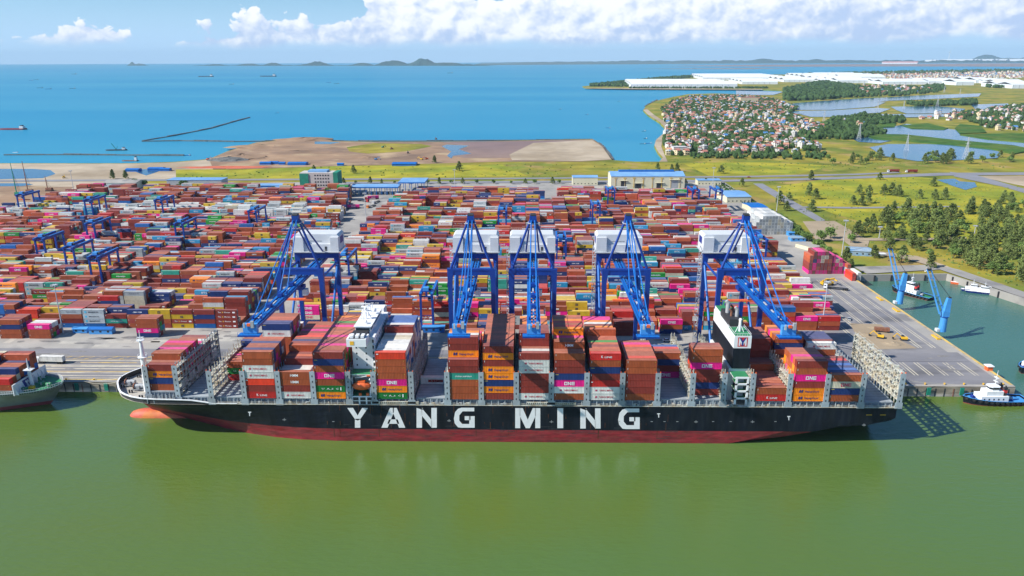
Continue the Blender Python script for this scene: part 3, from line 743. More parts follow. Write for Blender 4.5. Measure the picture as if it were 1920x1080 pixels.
# the name in white on the near side, a few centimetres proud
def hp(px, py): return UY(px, py, SY0 - 0.06)
def hull_poly(pts, m): mb.add([hp(*p) for p in pts], [tuple(range(len(pts)))], m)
m_let = mat('name_white', (0.78, 0.78, 0.78), 0.55, var=0.06, scale=0.5)
def letter(parts, x0, x1, y0, y1):
    for pts in parts:
        hull_poly([(x0 + (x1 - x0) * u, y1 - (y1 - y0) * v) for u, v in pts], m_let)
s_ = .27
GL = {'Y': [[(0, 1), (.28, 1), (.5, .62), (.5, .36), (.38, .42)], [(.72, 1), (1, 1), (.62, .42), (.5, .36), (.5, .62)], [(.37, 0), (.63, 0), (.63, .45), (.37, .45)]],
      'A': [[(0, 0), (.26, 0), (.52, .78), (.52, 1), (.36, 1)], [(1, 0), (.74, 0), (.48, .78), (.48, 1), (.64, 1)], [(.25, .2), (.75, .2), (.68, .42), (.32, .42)]],
      'N': [[(0, 0), (s_, 0), (s_, 1), (0, 1)], [(1 - s_, 0), (1, 0), (1, 1), (1 - s_, 1)], [(s_ - .02, 1), (s_ - .02, .62), (1 - s_ + .02, 0), (1 - s_ + .02, .38)], [(0, 1), (.3, 1), (.3, .9)]],
      'M': [[(0, 0), (.2, 0), (.2, 1), (0, 1)], [(.8, 0), (1, 0), (1, 1), (.8, 1)], [(.18, 1), (.3, 1), (.5, .42), (.5, 0), (.42, 0), (.18, .62)], [(.82, 1), (.7, 1), (.5, .42), (.5, 0), (.58, 0), (.82, .62)]],
      'I': [[(0, 0), (1, 0), (1, 1), (0, 1)]],
      'G': [[(.98, 1), (.98, .82), (.42, .82), (.26, .62), (.26, .36), (.4, .19), (.2, .02), (.04, .22), (0, .45), (.06, .78), (.2, .95), (.36, 1)], [(.2, .02), (.4, .19), (.74, .19), (.74, .0), (.36, 0)], [(.74, 0), (1, 0), (1, .58), (.74, .58)], [(.52, .58), (.8, .58), (.8, .38), (.52, .38)]]}
for ch, x0, x1, y0, y1 in [('Y', 651, 690, 764.8, 802), ('A', 715, 760, 764.8, 802), ('N', 781, 819, 764.8, 802), ('G', 851, 890, 764.5, 802), ('M', 966, 1013, 765.2, 802.8), ('I', 1045, 1056, 765.3, 802.8), ('N', 1088, 1126, 765.6, 803.5), ('G', 1159, 1199.5, 766, 804.5)]:
    letter(GL[ch], x0, x1, y0, y1)
# tug and plimsoll marks, small white ticks along the side
for px, py in [(468, 775), (1235, 778), (1479, 783)]:
    hull_poly([(px - 3, py - 3), (px + 3, py - 3), (px + 3, py - 1.2), (px - 3, py - 1.2)], m_let); hull_poly([(px - 1, py - 1.2), (px + 1, py - 1.2), (px + .8, py + 5), (px - .6, py + 5)], m_let)
for px, py in [(533, 787), (842, 789), (1034, 791), (1305, 791), (1411, 791), (1620, 797)]:
    hull_poly([(px - 3.4, py - .5), (px + 3.4, py - .5), (px + 3.4, py + .6), (px - 3.4, py + .6)], m_grey); hull_poly([(px - .6, py - 2.6), (px + .6, py - 2.6), (px + .6, py + 2), (px - .6, py + 2)], m_grey)
for px in (625, 1161, 1222, 1246, 1270, 1337, 1370, 1454): hull_poly([(px - 2, 790), (px + 2, 790), (px + 2, 791), (px - 2, 791)], m_grey)
for x0 in (1624, 1650): hull_poly([(x0, 777.5), (x0 + 11, 777.5), (x0 + 11, 778.6), (x0, 778.6)], m_yellow)
# plate seams, scuffs and rust weeps on the near side
m_seam = mat('hull_seam', (0.016, 0.02, 0.028), .6, var=.2, spec=.2); m_weep = mat('rust_weep', (0.10, 0.045, 0.025), .8, var=.4, scale=1.5, spec=.1); m_scuff = mat('scuff', (0.05, 0.055, 0.06), .8, var=.4, scale=1.0, spec=.1)
rh = random.Random(31)
def side_quad(x, z0, z1, w_, m, d=.03): mb.add([(x, SY0 - d, z0), (x + w_, SY0 - d, z0), (x + w_, SY0 - d, z1), (x, SY0 - d, z1)], [(0, 1, 2, 3)], m)
xa_, xb_ = BX + 96, BX + SLEN * .72
x = xa_
while x < xb_: side_quad(x, 5.7, DZ - .1, .10, m_seam); x += 11.6
for z in (9.1, 12.9): side_quad(xa_, z, z + .09, xb_ - xa_, m_seam)
for _ in range(70):
    x = rh.uniform(xa_, xb_); z = rh.choice([DZ - .1, 12.9, 9.1, 5.6]); side_quad(x, max(.2, z - rh.uniform(.8, 4)), z, rh.uniform(.08, .28), m_weep, .045)
for _ in range(60):
    x = rh.uniform(xa_, xb_); z = rh.uniform(.8, 7.5); side_quad(x, z, z + rh.uniform(.08, .25), rh.uniform(1, 7), m_scuff, .04)
# bulbous bow
K = 14; n_ = 14; vs = []; fs = []
x_tip = U(235, 782, 0).x
for i in range(K + 1):
    t = i / K; x = x_tip + t * 34
    r = 4.0 * (1 - (1 - min(1, t * 3.4)) ** 2) ** .5 if t < .3 else 4.0 - (t - .3) * .8
    zc = -1.3 + (0.2 if t < .3 else 0)
    for k in range(n_):
        a_ = 2 * PI * k / n_; vs.append((x, SYC + r * math.cos(a_) * .92, zc + r * 1.08 * math.sin(a_)))
fs = [(i * n_ + k, i * n_ + (k + 1) % n_, (i + 1) * n_ + (k + 1) % n_, (i + 1) * n_ + k) for i in range(K) for k in range(n_)]
hull = mb.build('hull', ship)
for p in hull.data.polygons: p.use_smooth = False
mb = MB(); mb.add(vs, fs, m_bulb); mb.build('bulbous_bow', ship, smooth=True)
# deck plate, forecastle and bulwark
mb = MB()
pts = [(p[0] + .3, p[1], DZ - .4) for p in near_edge] + [(p[0] + .3, p[1], DZ - .4) for p in reversed(far_edge)]
pts = [(x, SYC + (y - SYC) * .985, z) for x, y, z in pts]
mb.add(pts, [tuple(range(len(pts)))], m_deck)
mb.build('deck', ship)
nf = sum(1 for t in ts_ if t <= 50)
mb = MB(); m_rim = m_white
for edge, sg in ((near_edge, 1), (far_edge, -1)):
    for i in range(nf):
        a_, b_ = edge[i], edge[i + 1]
        za, zb = a_[2], b_[2]
        def ins(p, d): return (p[0] + d * .6, p[1] + sg * d, p[2])
        mb.add([a_, b_, (b_[0], b_[1], zb + .35), (a_[0], a_[1], za + .35)], [(0, 1, 2, 3)], m_rim)
        mb.add([(a_[0], a_[1], za + .35), (b_[0], b_[1], zb + .35), (b_[0] + .5, b_[1] + sg * .45, zb + .35), (a_[0] + .5, a_[1] + sg * .45, za + .35)], [(0, 1, 2, 3)], m_rim)
        mb.add([(a_[0] + .5, a_[1] + sg * .45, za + .35), (b_[0] + .5, b_[1] + sg * .45, zb + .35), (b_[0] + .5, b_[1] + sg * .45, DZ - .3), (a_[0] + .5, a_[1] + sg * .45, DZ - .3)], [(0, 1, 2, 3)], m_dark)
mb.build('bulwark', ship)
# forecastle gear
def fx(px, py, z): return U(px, py, z)
for px, py in ((246, 722), (262, 730)):
    w = MB(); c = fx(px, py, DZ)
    w.box(-2.4, 2.4, -1.2, 1.2, 0, .6, m_grey); w.cyl((-2, 0, 1.5), (2, 0, 1.5), 1.0, m_grey, n=10); w.box(-.6, .6, -1.5, 1.5, .6, 2.2, m_grey); w.cyl((-2.2, 0, 1.5), (-1.8, 0, 1.5), 1.4, m_rust, n=10)
    w.build('windlass', ship, loc=c)
for px, py in ((238, 712), (243, 735), (262, 745), (228, 725), (258, 706), (280, 700), (300, 738)):
    w = MB(); c = fx(px, py, DZ); w.cyl((c.x, c.y, DZ - .4), (c.x, c.y, DZ + 1.0), .35, m_dark); w.cyl((c.x + 1.1, c.y, DZ - .4), (c.x + 1.1, c.y, DZ + 1.0), .35, m_dark)
    w.build('mooring_bitt', ship)
mb = MB()
c = fx(264, 743, DZ - .3); tipp = UY(249, 621, c.y)
base = Vector((c.x, c.y + 6, DZ - .4)); top = Vector((c.x + .3, c.y + 6, UY(249, 630, c.y + 6).z))
mb.cyl(base, base + (top - base) * .62, 1.5, m_white, 1.05, n=10)
mb.cyl(base + (top - base) * .62, base + (top - base) * .93, .95, m_white, .55, n=10)
mb.cyl(base + (top - base) * .93, top + Vector((0, 0, 2.5)), .22, m_white, .12)
for f_, r_ in ((.62, 2.0), (.92, 1.5)):
    p = base + (top - base) * f_; mb.cyl(p, p + Vector((0, 0, .25)), r_, m_white, n=12)
    for k in range(10):
        a_ = 2 * PI * k / 10; q = p + Vector((math.cos(a_) * r_, math.sin(a_) * r_, 0)); mb.cyl(q, q + Vector((0, 0, 1.1)), .05, m_white, n=4)
    mb.cyl(p + Vector((0, 0, 1.1)), p + Vector((0, 0, 1.18)), r_ + .05, m_white, n=12, cap=False)
p = base + (top - base) * .97; mb.box(p.x - 1.3, p.x + 1.3, p.y - .1, p.y + .1, p.z, p.z + .3, m_white)
mb.build('foremast', ship)

# bays: near x range in the picture at the foot of the near column
BAYS = [(276, 328), (338, 394), (400, 455), (463, 519.5), (528, 585), (593, 650), (708, 765), (780, 836), (842, 898), (907, 963), (973, 1029), (1038, 1095), (1104, 1161), (1171, 1228), (1237, 1293), (1300, 1351), (1415, 1473), (1483.5, 1545), (1552, 1610), (1620, 1677)]
NR = 18
def rows(spec):
    out = []
    for n__, h in spec: out += [h] * n__
    return (out + [0] * NR)[:NR]
BH = {1: rows([(2, 0), (2, 4), (7, 5), (5, 4)]), 2: rows([(18, 0)]), 3: rows([(7, 0), (7, 3), (4, 4)]), 4: rows([(7, 7), (3, 3), (6, 8), (2, 6)]),
      5: rows([(3, 4), (3, 5), (12, 6)]), 6: rows([(3, 7), (15, 7)]), 7: rows([(9, 7), (6, 8), (3, 7)]), 8: rows([(6, 0), (1, 1)]), 9: rows([(1, 6), (4, 9), (6, 7), (7, 5)]),
      10: rows([(16, 8), (2, 7)]), 11: rows([(3, 7), (4, 9), (11, 7)]), 12: rows([(2, 7), (3, 8), (7, 9), (6, 6)]), 13: rows([(8, 7), (1, 8), (9, 7)]), 14: rows([(9, 6), (3, 5)]),
      15: rows([(9, 0), (4, 4)]), 16: rows([(2, 0), (3, 7)]), 17: rows([(7, 2), (3, 3), (6, 6)]), 18: rows([(6, 6), (5, 3), (6, 6)]), 19: rows([(8, 4), (3, 2), (6, 5)]), 20: rows([(18, 0)])}
NEARCOL = {1: ['brown', 'navy', 'hapag', 'maroon'], 4: ['kline', 'maroon', 'scarlet', 'ym', 'ym', 'brown', 'brown'], 5: ['ym', 'maroon', 'hmm', 'hmm'], 6: ['hapag', 'uasc', 'one', 'brown', 'navy', 'maroon', 'maroon'][:0] + ['hapag', 'uasc', 'brown', 'one', 'brown', 'navy', 'maroon'],
           7: ['uasc', 'hapag', 'one', 'brown', 'brown', 'brown', 'scarlet'], 8: ['klinew'], 9: ['brown', 'brown', 'brown', 'tealw', 'maroon', 'maroon'], 10: ['maroon', 'hapag', 'navy', 'hapag', 'hapag', 'maroon', 'hapag', 'maroon'],
           11: ['ym', 'maroon', 'maroon', 'maroon', 'ym', 'ym', 'maroon'], 12: ['brown', 'ym', 'one', 'navy', 'maroon', 'maroon', 'brown'], 13: ['ym', 'ym', 'red', 'maroon', 'navy', 'brown', 'kline'], 14: ['brown', 'maroon', 'maroon', 'maroon', 'brown', 'brown'],
           15: ['one', 'maroon', 'navy', 'brown'], 16: ['maroon', 'navy', 'maroon', 'maroon', 'one', 'brown', 'brown'], 17: ['kline', 'brown'], 18: ['hapag', 'hapag', 'maroon', 'one', 'brown', 'maroon'], 19: ['brown', 'navy', 'onec', 'brown'], 3: ['red', 'uasc', 'brown']}
MIDCOL = {(4, 10): ['maroon', 'hapag', 'ever', 'brown', 'brown', 'brown', 'ym', 'navy'], (7, 9): ['brown'] * 7 + ['maroon'], (9, 1): ['brown'] * 4 + ['hapag', 'brown', 'hapag', 'maroon', 'maroon'], (3, 14): ['brown'] * 3 + ['navy'], (18, 11): ['brown', 'brown', 'maroon', 'brown', 'navy', 'brown'],
          (19, 11): ['brown', 'maroon', 'navy', 'brown', 'ym'], (12, 2): ['brown', 'brown', 'brown', 'brown', 'brown', 'brown', 'brown', 'hmm'], (12, 5): ['maroon'] * 8 + ['hapag'], (17, 10): ['maroon'] * 6, (11, 3): ['brown'] * 7 + ['maroon', 'maroon'], (1, 4): ['brown', 'navy', 'brown', 'brown', 'brown'], (5, 3): ['brown', 'maroon', 'hmm', 'hmm', 'maroon']}
MIXB = {6: [('maroon', 3), ('brown', 3), ('one', 2), ('hapag', 2), ('oxide', 3), ('ever', 1), ('white', 1)], 1: [('one', 3), ('red', 2), ('brown', 2), ('hapag', 1), ('navy', 1), ('white', 1), ('maroon', 2)],
        18: [('hapag', 4), ('brown', 3), ('oxide', 4), ('one', 1)], 19: [('navy', 5), ('white', 2), ('red', 1), ('blue', 3), ('maroon', 2)], 7: [('white', 4), ('blue', 3), ('cream', 2), ('maroon', 1)], 10: [('maroon', 3), ('brown', 4), ('oxide', 6), ('hapag', 1), ('ever', .7), ('white', .7), ('blue', .7)],
        13: [('maroon', 2), ('one', 3), ('oxide', 4), ('hapag', 1), ('white', 1), ('ever', 1)], 14: [('one', 3), ('scarlet', 2), ('brown', 3), ('oxide', 3)], 17: [('maroon', 3), ('oxide', 4), ('brown', 2)], 4: [('brown', 3), ('oxide', 3), ('white', 1), ('one', 1), ('navy', 1)]}
BXR = {}
rs = random.Random(21)
for b, (xa, xb) in enumerate(BAYS, 1):
    A = UY(xa, 748, SY0 + 1); B = UY(xb, 748, SY0 + 1)
    xc = (A.x + B.x) / 2; BXR[b] = xc
    zb = 20.0 if b == 1 else CB
    if b == 1: xc = BXR[1] = U(306, 735, 20).x
    first = True
    for r, h in enumerate(BH[b]):
        y = SY0 + 0.35 + r * 2.48
        col = MIDCOL.get((b, r))
        if h and first and b in NEARCOL: col = NEARCOL[b]
        if h: first = False
        for t in range(h):
            liv = col[t] if col and t < len(col) else pick(MIXB.get(b, ROOFMIX), rs)
            if r in (1, 2, 3) and not col and b not in MIXB and rs.random() < .4 and b in NEARCOL and t < len(NEARCOL[b]): liv = NEARCOL[b][t]
            rr = 'outermost stack' if r == 0 else nth(r + 1) + ' row from near rail'
            put(xc, y, zb + t * 2.9, 12.19, 2.84, liv, f'{nth(t + 1)} tier, {rr}, {nth(b)} bay from bow', 'containers stacked on the black ship')
# hatch covers
for b in range(1, 21):
    if b == 16 and False: continue
    xc = BXR[b]; mb = MB()
    ya, yb = (SY0 + 4.5, SY1 - 4.5) if b == 1 else (SY0 + 1.6, SY1 - 1.6)
    if b == 20: ya, yb = SY0 + 2, SY1 - 2
    zt = (20.0 if b == 1 else CB) - .05
    if b == 20: zt = 18.2
    nseg = 4
    for k in range(nseg):
        y0 = ya + (yb - ya) * k / nseg; y1 = ya + (yb - ya) * (k + 1) / nseg - .12
        mb.box(xc - 6.3, xc + 6.3, y0, y1, zt - .5, zt, m_hatch)
        for q in range(int((y1 - y0) / 2.5)): 
            for sx_ in (-5.6, 5.2): mb.box(xc + sx_, xc + sx_ + .5, y0 + .4 + q * 2.5, y0 + .8 + q * 2.5, zt, zt + .06, m_lash2)
            mb.box(xc - 6.2, xc + 6.2, y0 + 2.35 + q * 2.5, y0 + 2.43 + q * 2.5, zt, zt + .02, m_dark)
    mb.box(xc - 6.4, xc + 6.4, ya + .4, yb - .4, DZ - .4, zt - .5, m_hatch)
    for q in range(8): mb.box(xc - 6 + q * 1.6, xc - 5.8 + q * 1.6, ya + .1, ya + .4, DZ - .4, zt - .5, m_lash)
    for q in range(5): mb.cyl((xc - 5.5 + q * 2.7, SY0 + .9, DZ - .4), (xc - 5.5 + q * 2.7, SY0 + .9, zt - .3), .22, m_lash)
    mb.build('hatch_cover', ship)
# lashing bridges across the beam
def lashing(xc, ztop, y0=SY0 + .3, y1=SY1 - .3, light=False, plates=False, w=1.7):
    mb = MB(); m = m_lash2 if light else m_lash
    tiers = [DZ + 3.4]
    while tiers[-1] < ztop - 2: tiers.append(tiers[-1] + 2.9)
    n_ = int((y1 - y0) / 2.48)
    for k, z in enumerate(tiers):
        mb.box(xc - w / 2, xc + w / 2, y0, y1, z - .22, z, m, m_lash2)
        for x in (xc - w / 2, xc + w / 2 - .06): mb.box(x, x + .06, y0, y1, z + 1.0, z + 1.08, m_lash2)
    for i in range(n_ + 1):
        y = y0 + .2 + (y1 - y0 - .4) * i / n_
        for x in (xc - w / 2 + .1, xc + w / 2 - .32): mb.box(x, x + .24, y - .16, y + .16, DZ - .4, ztop + (1.2 if i % 2 else .4), m)
        for z in tiers[1:]:
            mb.box(xc - w / 2 - .25, xc - w / 2, y - .4, y + .4, z - .9, z - .5, m_lash2)
            if light and i < n_ and (i * 7 + int(z)) % 3 == 0: mb.box(xc - w / 2 - .2, xc + w / 2 + .2, y + .5, y + 1.3, z + .1, z + .8, m_lash2)
    if plates:
        for i in range(0, n_, 1):
            y = y0 + .2 + (y1 - y0 - .4) * i / n_; z = tiers[1] if i % 3 else tiers[0]
            mb.box(xc + w / 2 - .1, xc + w / 2, y + .3, y + 2.2, z, z + 2.0, m)
            mb.box(xc + w / 2 - .1, xc + w / 2, y, y + 2.5, tiers[0] + 1.4, tiers[0] + 2.5, m)
    # end plates with lightening holes
    for y in (y0 - .25, y1):
        mb.box(xc - 1.05, xc + 1.05, y, y + .25, DZ - .4, ztop + .6, m_lash)
        z = DZ + 2.5
        while z < ztop - .5:
            mb.box(xc - .22, xc + .22, y - .02, y + .27, z, z + .8, m_dark); z += 2.4
    mb.box(xc - 1.5, xc - 1.05, y0 - .25, y0, DZ - .4, DZ + 2.2, m_lash); mb.box(xc + 1.05, xc + 1.5, y0 - .25, y0, DZ - .4, DZ + 2.2, m_lash)
    for x in (xc - .9, xc + .7): mb.box(x, x + .3, y0 - .2, y0 + .2, ztop + .6, ztop + 1.1, m_orange)
    return mb.build('lashing_bridge', ship)
def gapx(p): return UY(p, 748, SY0 + .2).x
for px, zt, lt, pl, ya in ((269, 30.5, True, False, 4.6), (332, 32.2, False, True, 1.5), (397, 30.5, True, False, .3), (459, 30.5, True, False, .3), (524, 30.5, False, False, .3), (589, 30.5, False, False, .3), (655, 30.5, False, False, .3), (702, 30.5, False, False, .3),
                       (772, 30.5, False, True, .3), (839, 30.5, False, False, .3), (902.5, 30.5, False, False, .3), (968, 30.5, False, False, .3), (1033.5, 30.5, False, False, .3), (1099.5, 30.5, False, False, .3), (1166, 30.5, False, False, .3),
                       (1232, 30.5, False, False, .3), (1297, 30.5, True, False, .3), (1356, 30.5, True, False, .3), (1409, 30.5, True, False, .3), (1478.5, 30.5, True, False, .3), (1548.5, 30.5, False, False, .3), (1615, 30.5, False, False, .3), (1683, 30.8, True, True, .3)):
    lashing(gapx(px) + (.8 if px == 1683 else 0), zt, SY0 + ya, SY1 - ya, lt, pl)
# side passage rails and gear along the near deck edge
mb = MB()
for i in range(int((SX - 4 - (BX + 52)) / 2.2)):
    x = BX + 52 + i * 2.2
    mb.box(x, x + .07, SY0 + .25, SY0 + .32, DZ - .4, DZ + .9, m_lash2)
mb.box(BX + 52, SX - 3, SY0 + .25, SY0 + .32, DZ + .85, DZ + .95, m_lash2)
mb.box(BX + 52, SX - 3, SY0 + .25, SY0 + .32, DZ + .4, DZ + .46, m_lash2)
mb.box(BX + 50, SX - .5, SY0 - .02, SY0 + .4, DZ - .1, DZ + .12, m_lash2)
mb.build('railing', ship)
mb = MB()
r3 = random.Random(5)
for i in range(90):
    x = r3.uniform(BX + 60, SX - 8); mb.box(x, x + r3.uniform(.4, 1.6), SY0 + .6, SY0 + 1.3, DZ - .4, DZ + r3.uniform(.2, 1.2), r3.choice([m_lash2, m_grey, m_lash, m_deck, m_dark, m_lash2]))
for x0, x1 in ((698, 785), (988, 1080)):     # stowed gangways
    a_ = UY(x0, 752, SY0 + .5).x; b_ = UY(x1, 752, SY0 + .5).x
    mb.box(a_, b_, SY0 + .05, SY0 + .6, DZ + .5, DZ + 1.5, m_lash2)
    for q in range(int((b_ - a_) / .8)): mb.box(a_ + q * .8, a_ + q * .8 + .35, SY0 + .02, SY0 + .05, DZ + .7, DZ + 1.3, m_dark)
mb.build('deck_gear', ship)

# accommodation block
ax0_ = UY(663, 690, 283).x; ax1_ = UY(705, 690, 283).x
acc = MB()
acc.box(ax0_, ax1_, 283, 315, DZ - .4, 43.2, m_white)
acc.box(ax0_ + 8.2, ax1_ + .02, 282.9, 284.5, 29.5, 43.0, m_white)
acc.box(ax0_ - .6, ax1_ - 2, 276.6, 283, 41.6, 44.8, m_white)      # near bridge wing
acc.box(ax0_ - .6, ax1_ - 2, 315, 320.6, 41.6, 44.8, m_white)
acc.box(ax0_ + .2, ax1_ - 2.8, 277.2, 286.9, 43.8, 44.9, m_dark)
for q in range(3): acc.box(ax0_ + .6 + q * 2.2, ax0_ + 1.9 + q * 2.2, 277.6, 280.5, 44.9, 45.9, m_white)
A_o = acc.build('accommodation_block', ship)
wq = MB(); wq.box(0, .5, -.09, 0, 0, .7, m_glass); wqm = wq.mesh('window')
wq = MB(); wq.box(0, .06, 0, .8, 0, .9, m_glass); wsm = wq.mesh('window')
wq = MB(); wq.box(0, ax1_ - ax0_ - 9.9, -.09, 0, 0, 1.5, m_dark); wbm = wq.mesh('window')
def win(me_, x, y, z):
    o_ = bpy.data.objects.new('window', me_); COL.objects.link(o_); o_.parent = A_o; o_.location = (x, y, z)
for k in range(5):
    z = 30.6 + k * 2.55
    win(wbm, ax0_ + 9.0, 282.92, z)
    win(wqm, ax0_ + 1.4, 283.01, z + .2); win(wqm, ax0_ + 5.4, 283.01, z + .2)
    for q in range(9):
        win(wsm, ax1_ - .02, 287 + q * 3, z)
w = MB(); w.box(ax0_ + .8, ax0_ + 2.4, 276.5, 276.62, 42.4, 44.0, mat('amber_panel', (0.85, 0.45, 0.03), .5)); w.build('wing_panel', A_o)
for k in range(5):
    z = 30.2 + k * 2.55; w = MB()
    w.box(ax0_ + 8.6, ax1_ + .5, 281.6, 283, z, z + .15, m_white)
    w.box(ax0_ + 8.6, ax1_ + .5, 281.6, 281.66, z + 1.0, z + 1.08, m_white)
    for q in range(4): w.box(ax0_ + 8.6 + q * 1.3, ax0_ + 8.66 + q * 1.3, 281.6, 281.66, z + .1, z + 1.05, m_white)
    w.build('balcony', A_o)
w = MB(); w.box(ax0_ - .5, ax1_ + .8, 277, 283, 29.2, 29.5, m_white, m_green); w.build('boat_deck_roof', A_o)
w = MB()
w.box(ax0_ + .8, ax1_ - 2.2, 287, 311, 43.2, 46.4, m_white)
w.box(ax0_ + .74, ax0_ + .8, 287.4, 310.6, 44.6, 45.8, m_glass); w.box(ax0_ + 1, ax1_ - 2.5, 286.94, 287, 44.6, 45.8, m_glass); w.box(ax1_ - 2.2, ax1_ - 2.14, 287.4, 310.6, 44.6, 45.8, m_glass)
w.box(ax0_ + .3, ax1_ - 1.7, 286.5, 311.5, 46.4, 46.6, m_white)
wh = w.build('wheelhouse', A_o)
w = MB()
cx_ = (ax0_ + ax1_) / 2 - 1
for y, h in ((291, 3), (296, 7.5), (300, 5), (305, 4), (309, 3)):
    w.cyl((cx_, y, 46.6), (cx_, y, 46.6 + h), .28, m_white, .12)
w.cyl((cx_ - 2.6, 296, 46.6), (cx_ - .6, 296, 52), .2, m_white); w.cyl((cx_ + 2.2, 296, 46.6), (cx_, 296, 52), .2, m_white)
for z in (50, 52): w.box(cx_ - 1.8, cx_ + 1.8, 295, 297, z, z + .15, m_white)
w.box(cx_ - 2, cx_ + 2, 295.6, 295.9, 53.2, 53.6, m_white); w.ball((cx_ + 2, 303, 48.2), 1.0, m_white); w.ball((cx_ - 2.4, 306, 47.8), .8, m_white); w.ball((cx_ + 1, 290, 47.6), .7, m_white)
for q in range(16): w.box(ax0_ + .5 + q * .62, ax0_ + .55 + q * .62, 286.6, 286.65, 46.6, 47.6, m_white)
w.box(ax0_ + .5, ax1_ - 1.9, 286.6, 286.66, 47.5, 47.58, m_white)
w.build('radar_mast', wh)
w = MB()         # boat deck by the near rail
w.box(ax0_ - .3, ax1_ + 1, 276.4, 283, 20.0, 20.25, m_white, m_green)
w.box(ax0_ - .3, ax1_ - 1, 276.3, 276.6, DZ - .4, 20.0, m_white)
for k in range(3):
    for j in range(2): w.box(ax0_ + .6 + k * 2.9, ax0_ + 2.8 + k * 2.9, 276.24, 276.3, DZ + .2 + j * 1.7, DZ + 1.5 + j * 1.7, m_dark)
for x in (ax0_ + .2, ax1_ - 1.6): w.bar((x, 277, 20.2), (x, 279.5, 28.0), .5, .6, m_white); w.bar((x, 279.5, 28), (x, 276.6, 27.2), .4, .5, m_white)
w.box(ax0_ + .2, ax1_ - 1.4, 279.3, 279.7, 27.6, 28, m_white)
w.bar((ax0_ + 1.5, 278, 27.6), (ax1_ - 1, 276.8, 29.2), .3, .3, m_white); w.box(ax1_ - 2.6, ax1_ - .8, 276.6, 277.4, 28.8, 29.3, m_orange)
for x in (ax0_ + 3, ax0_ + 6): w.box(x, x + 1.1, 276.5, 277.2, 20.3, 21.3, m_orange)
w.build('boat_davit', ship)
w = MB(); w.ball((0, 0, 0), 1.9, m_orange, sz=(2.1, .9, .95), n=12, k=8); w.box(-1.6, 1.6, -.8, .8, 1.0, 2.3, m_orange)
w.build('lifeboat', ship, loc=((ax0_ + ax1_) / 2 - .6, 277.8, 24.2), smooth=False)

# engine casing and funnel
fx0 = UY(1376.5, 640, 283).x; fx1 = UY(1409, 640, 283).x
w = MB()
w.box(fx0, fx1, 283, 317.5, 30.3, 39.2, m_black)
w.box(fx0, fx1, 283, 317.5, 39.2, 44.4, m_white)
w.box(fx0 + .3, fx1 - .3, 283.3, 293.6, 44.4, 44.5, m_green); w.box(fx0 + .3, fx1 - .3, 309, 317.2, 44.4, 46.0, m_white, m_green)
F_o = w.build('funnel_casing', ship)
w = MB()      # company mark: a white M crossed by a blue Y on red
z0, z1 = 39.9, 43.9; xa, xb = fx0 + 1.5, fx1 - 1.5; yy = 282.96
def FP(pts, m, d=0): w.add([(xa + (xb - xa) * u, yy - d, z0 + (z1 - z0) * v) for u, v in pts], [tuple(range(len(pts)))], m)
FP([(0, 0), (1, 0), (1, 1), (0, 1)], m_red)
for a_, b_ in ((.1, .26), (.74, .9)): FP([(a_, .1), (b_, .1), (b_, .9), (a_, .9)], m_white, .02)
FP([(.1, .9), (.3, .9), (.58, .3), (.5, .12), (.42, .12)], m_white, .03); FP([(.9, .9), (.7, .9), (.42, .3), (.5, .12), (.58, .12)], m_white, .03)
FP([(.16, .94), (.32, .94), (.5, .62), (.68, .94), (.84, .94), (.59, .46), (.59, .1), (.41, .1), (.41, .46)], m_dblue, .05)
w.build('funnel_emblem', F_o)
w = MB(); w.box(fx0 + .7, fx1 - .7, 294, 308.6, 44.4, 47.6, m_dark)
for x, y, r_, h, m in ((fx0 + 2.0, 303, .95, 4.2, m_grey), (fx0 + 4.6, 298, .8, 3, m_grey), (fx0 + 2.4, 298.5, .5, 2, m_rust), (fx0 + 4.4, 304, .5, 2, m_rust)):
    w.cyl((x, y, 47.6), (x, y, 47.6 + h), r_, m, n=12); w.cyl((x, y, 47.6 + h), (x - .9, y, 47.6 + h + 1.1), r_, m, r_ * .75, n=12)
w.build('exhaust_pipe', F_o)
w = MB(); xx = (fx0 + fx1) / 2
w.cyl((xx, 288.5, 44.5), (xx, 288.5, 49), .6, m_white); w.ball((xx, 288.5, 49.4), .75, m_white)
for sx_ in (-2, 1.4): w.bar((xx + sx_, 287.5, 44.5), (xx, 288.5, 48), .2, .2, m_white)
for x in (fx0 + .2, fx1 - .3): w.box(x, x + .06, 283.2, 294, 45.4, 45.5, m_white); [w.box(x, x + .06, 283.2 + q * 1.5, 283.3 + q * 1.5, 44.4, 45.5, m_white) for q in range(8)]
w.box(fx0 + .2, fx1 - .2, 283.2, 283.28, 45.4, 45.5, m_white); [w.box(fx0 + .2 + q, fx0 + .27 + q, 283.2, 283.28, 44.4, 45.5, m_white) for q in range(7)]
w.build('satellite_dome', F_o)
w = MB()      # white framed lower casing towards the near rail
w.box(fx0 - 1, fx1 + .6, 283.5, 316, DZ - .4, 30.3, m_white2)
w.box(fx0 - .6, fx1 - 1.4, 276.9, 283.5, 28.6, 29.0, m_white, m_green)
for z in (DZ - .4, 19.6, 22.7, 25.8, 28.6): w.box(fx0 + .2, fx1 - 1.4, 276.6, 277.0, z, z + .7, m_white)
for x in (fx0 + .2, fx1 - 2.2): w.box(x, x + .8, 276.6, 277.0, DZ, 28.6, m_white)
for z in (19.8, 22.9, 26.0): w.box(fx0 + .4, fx1 - 1.6, 277, 283, z, z + .2, m_white2, m_green); w.box(fx0 + 1.5, fx1 - 2.8, 279, 281, z + .2, z + 1.6, m_grey)
w.box(fx0 + .9, fx1 - 2.1, 282.5, 282.6, DZ, 28.5, m_dark)
w.build('engine_casing', ship)
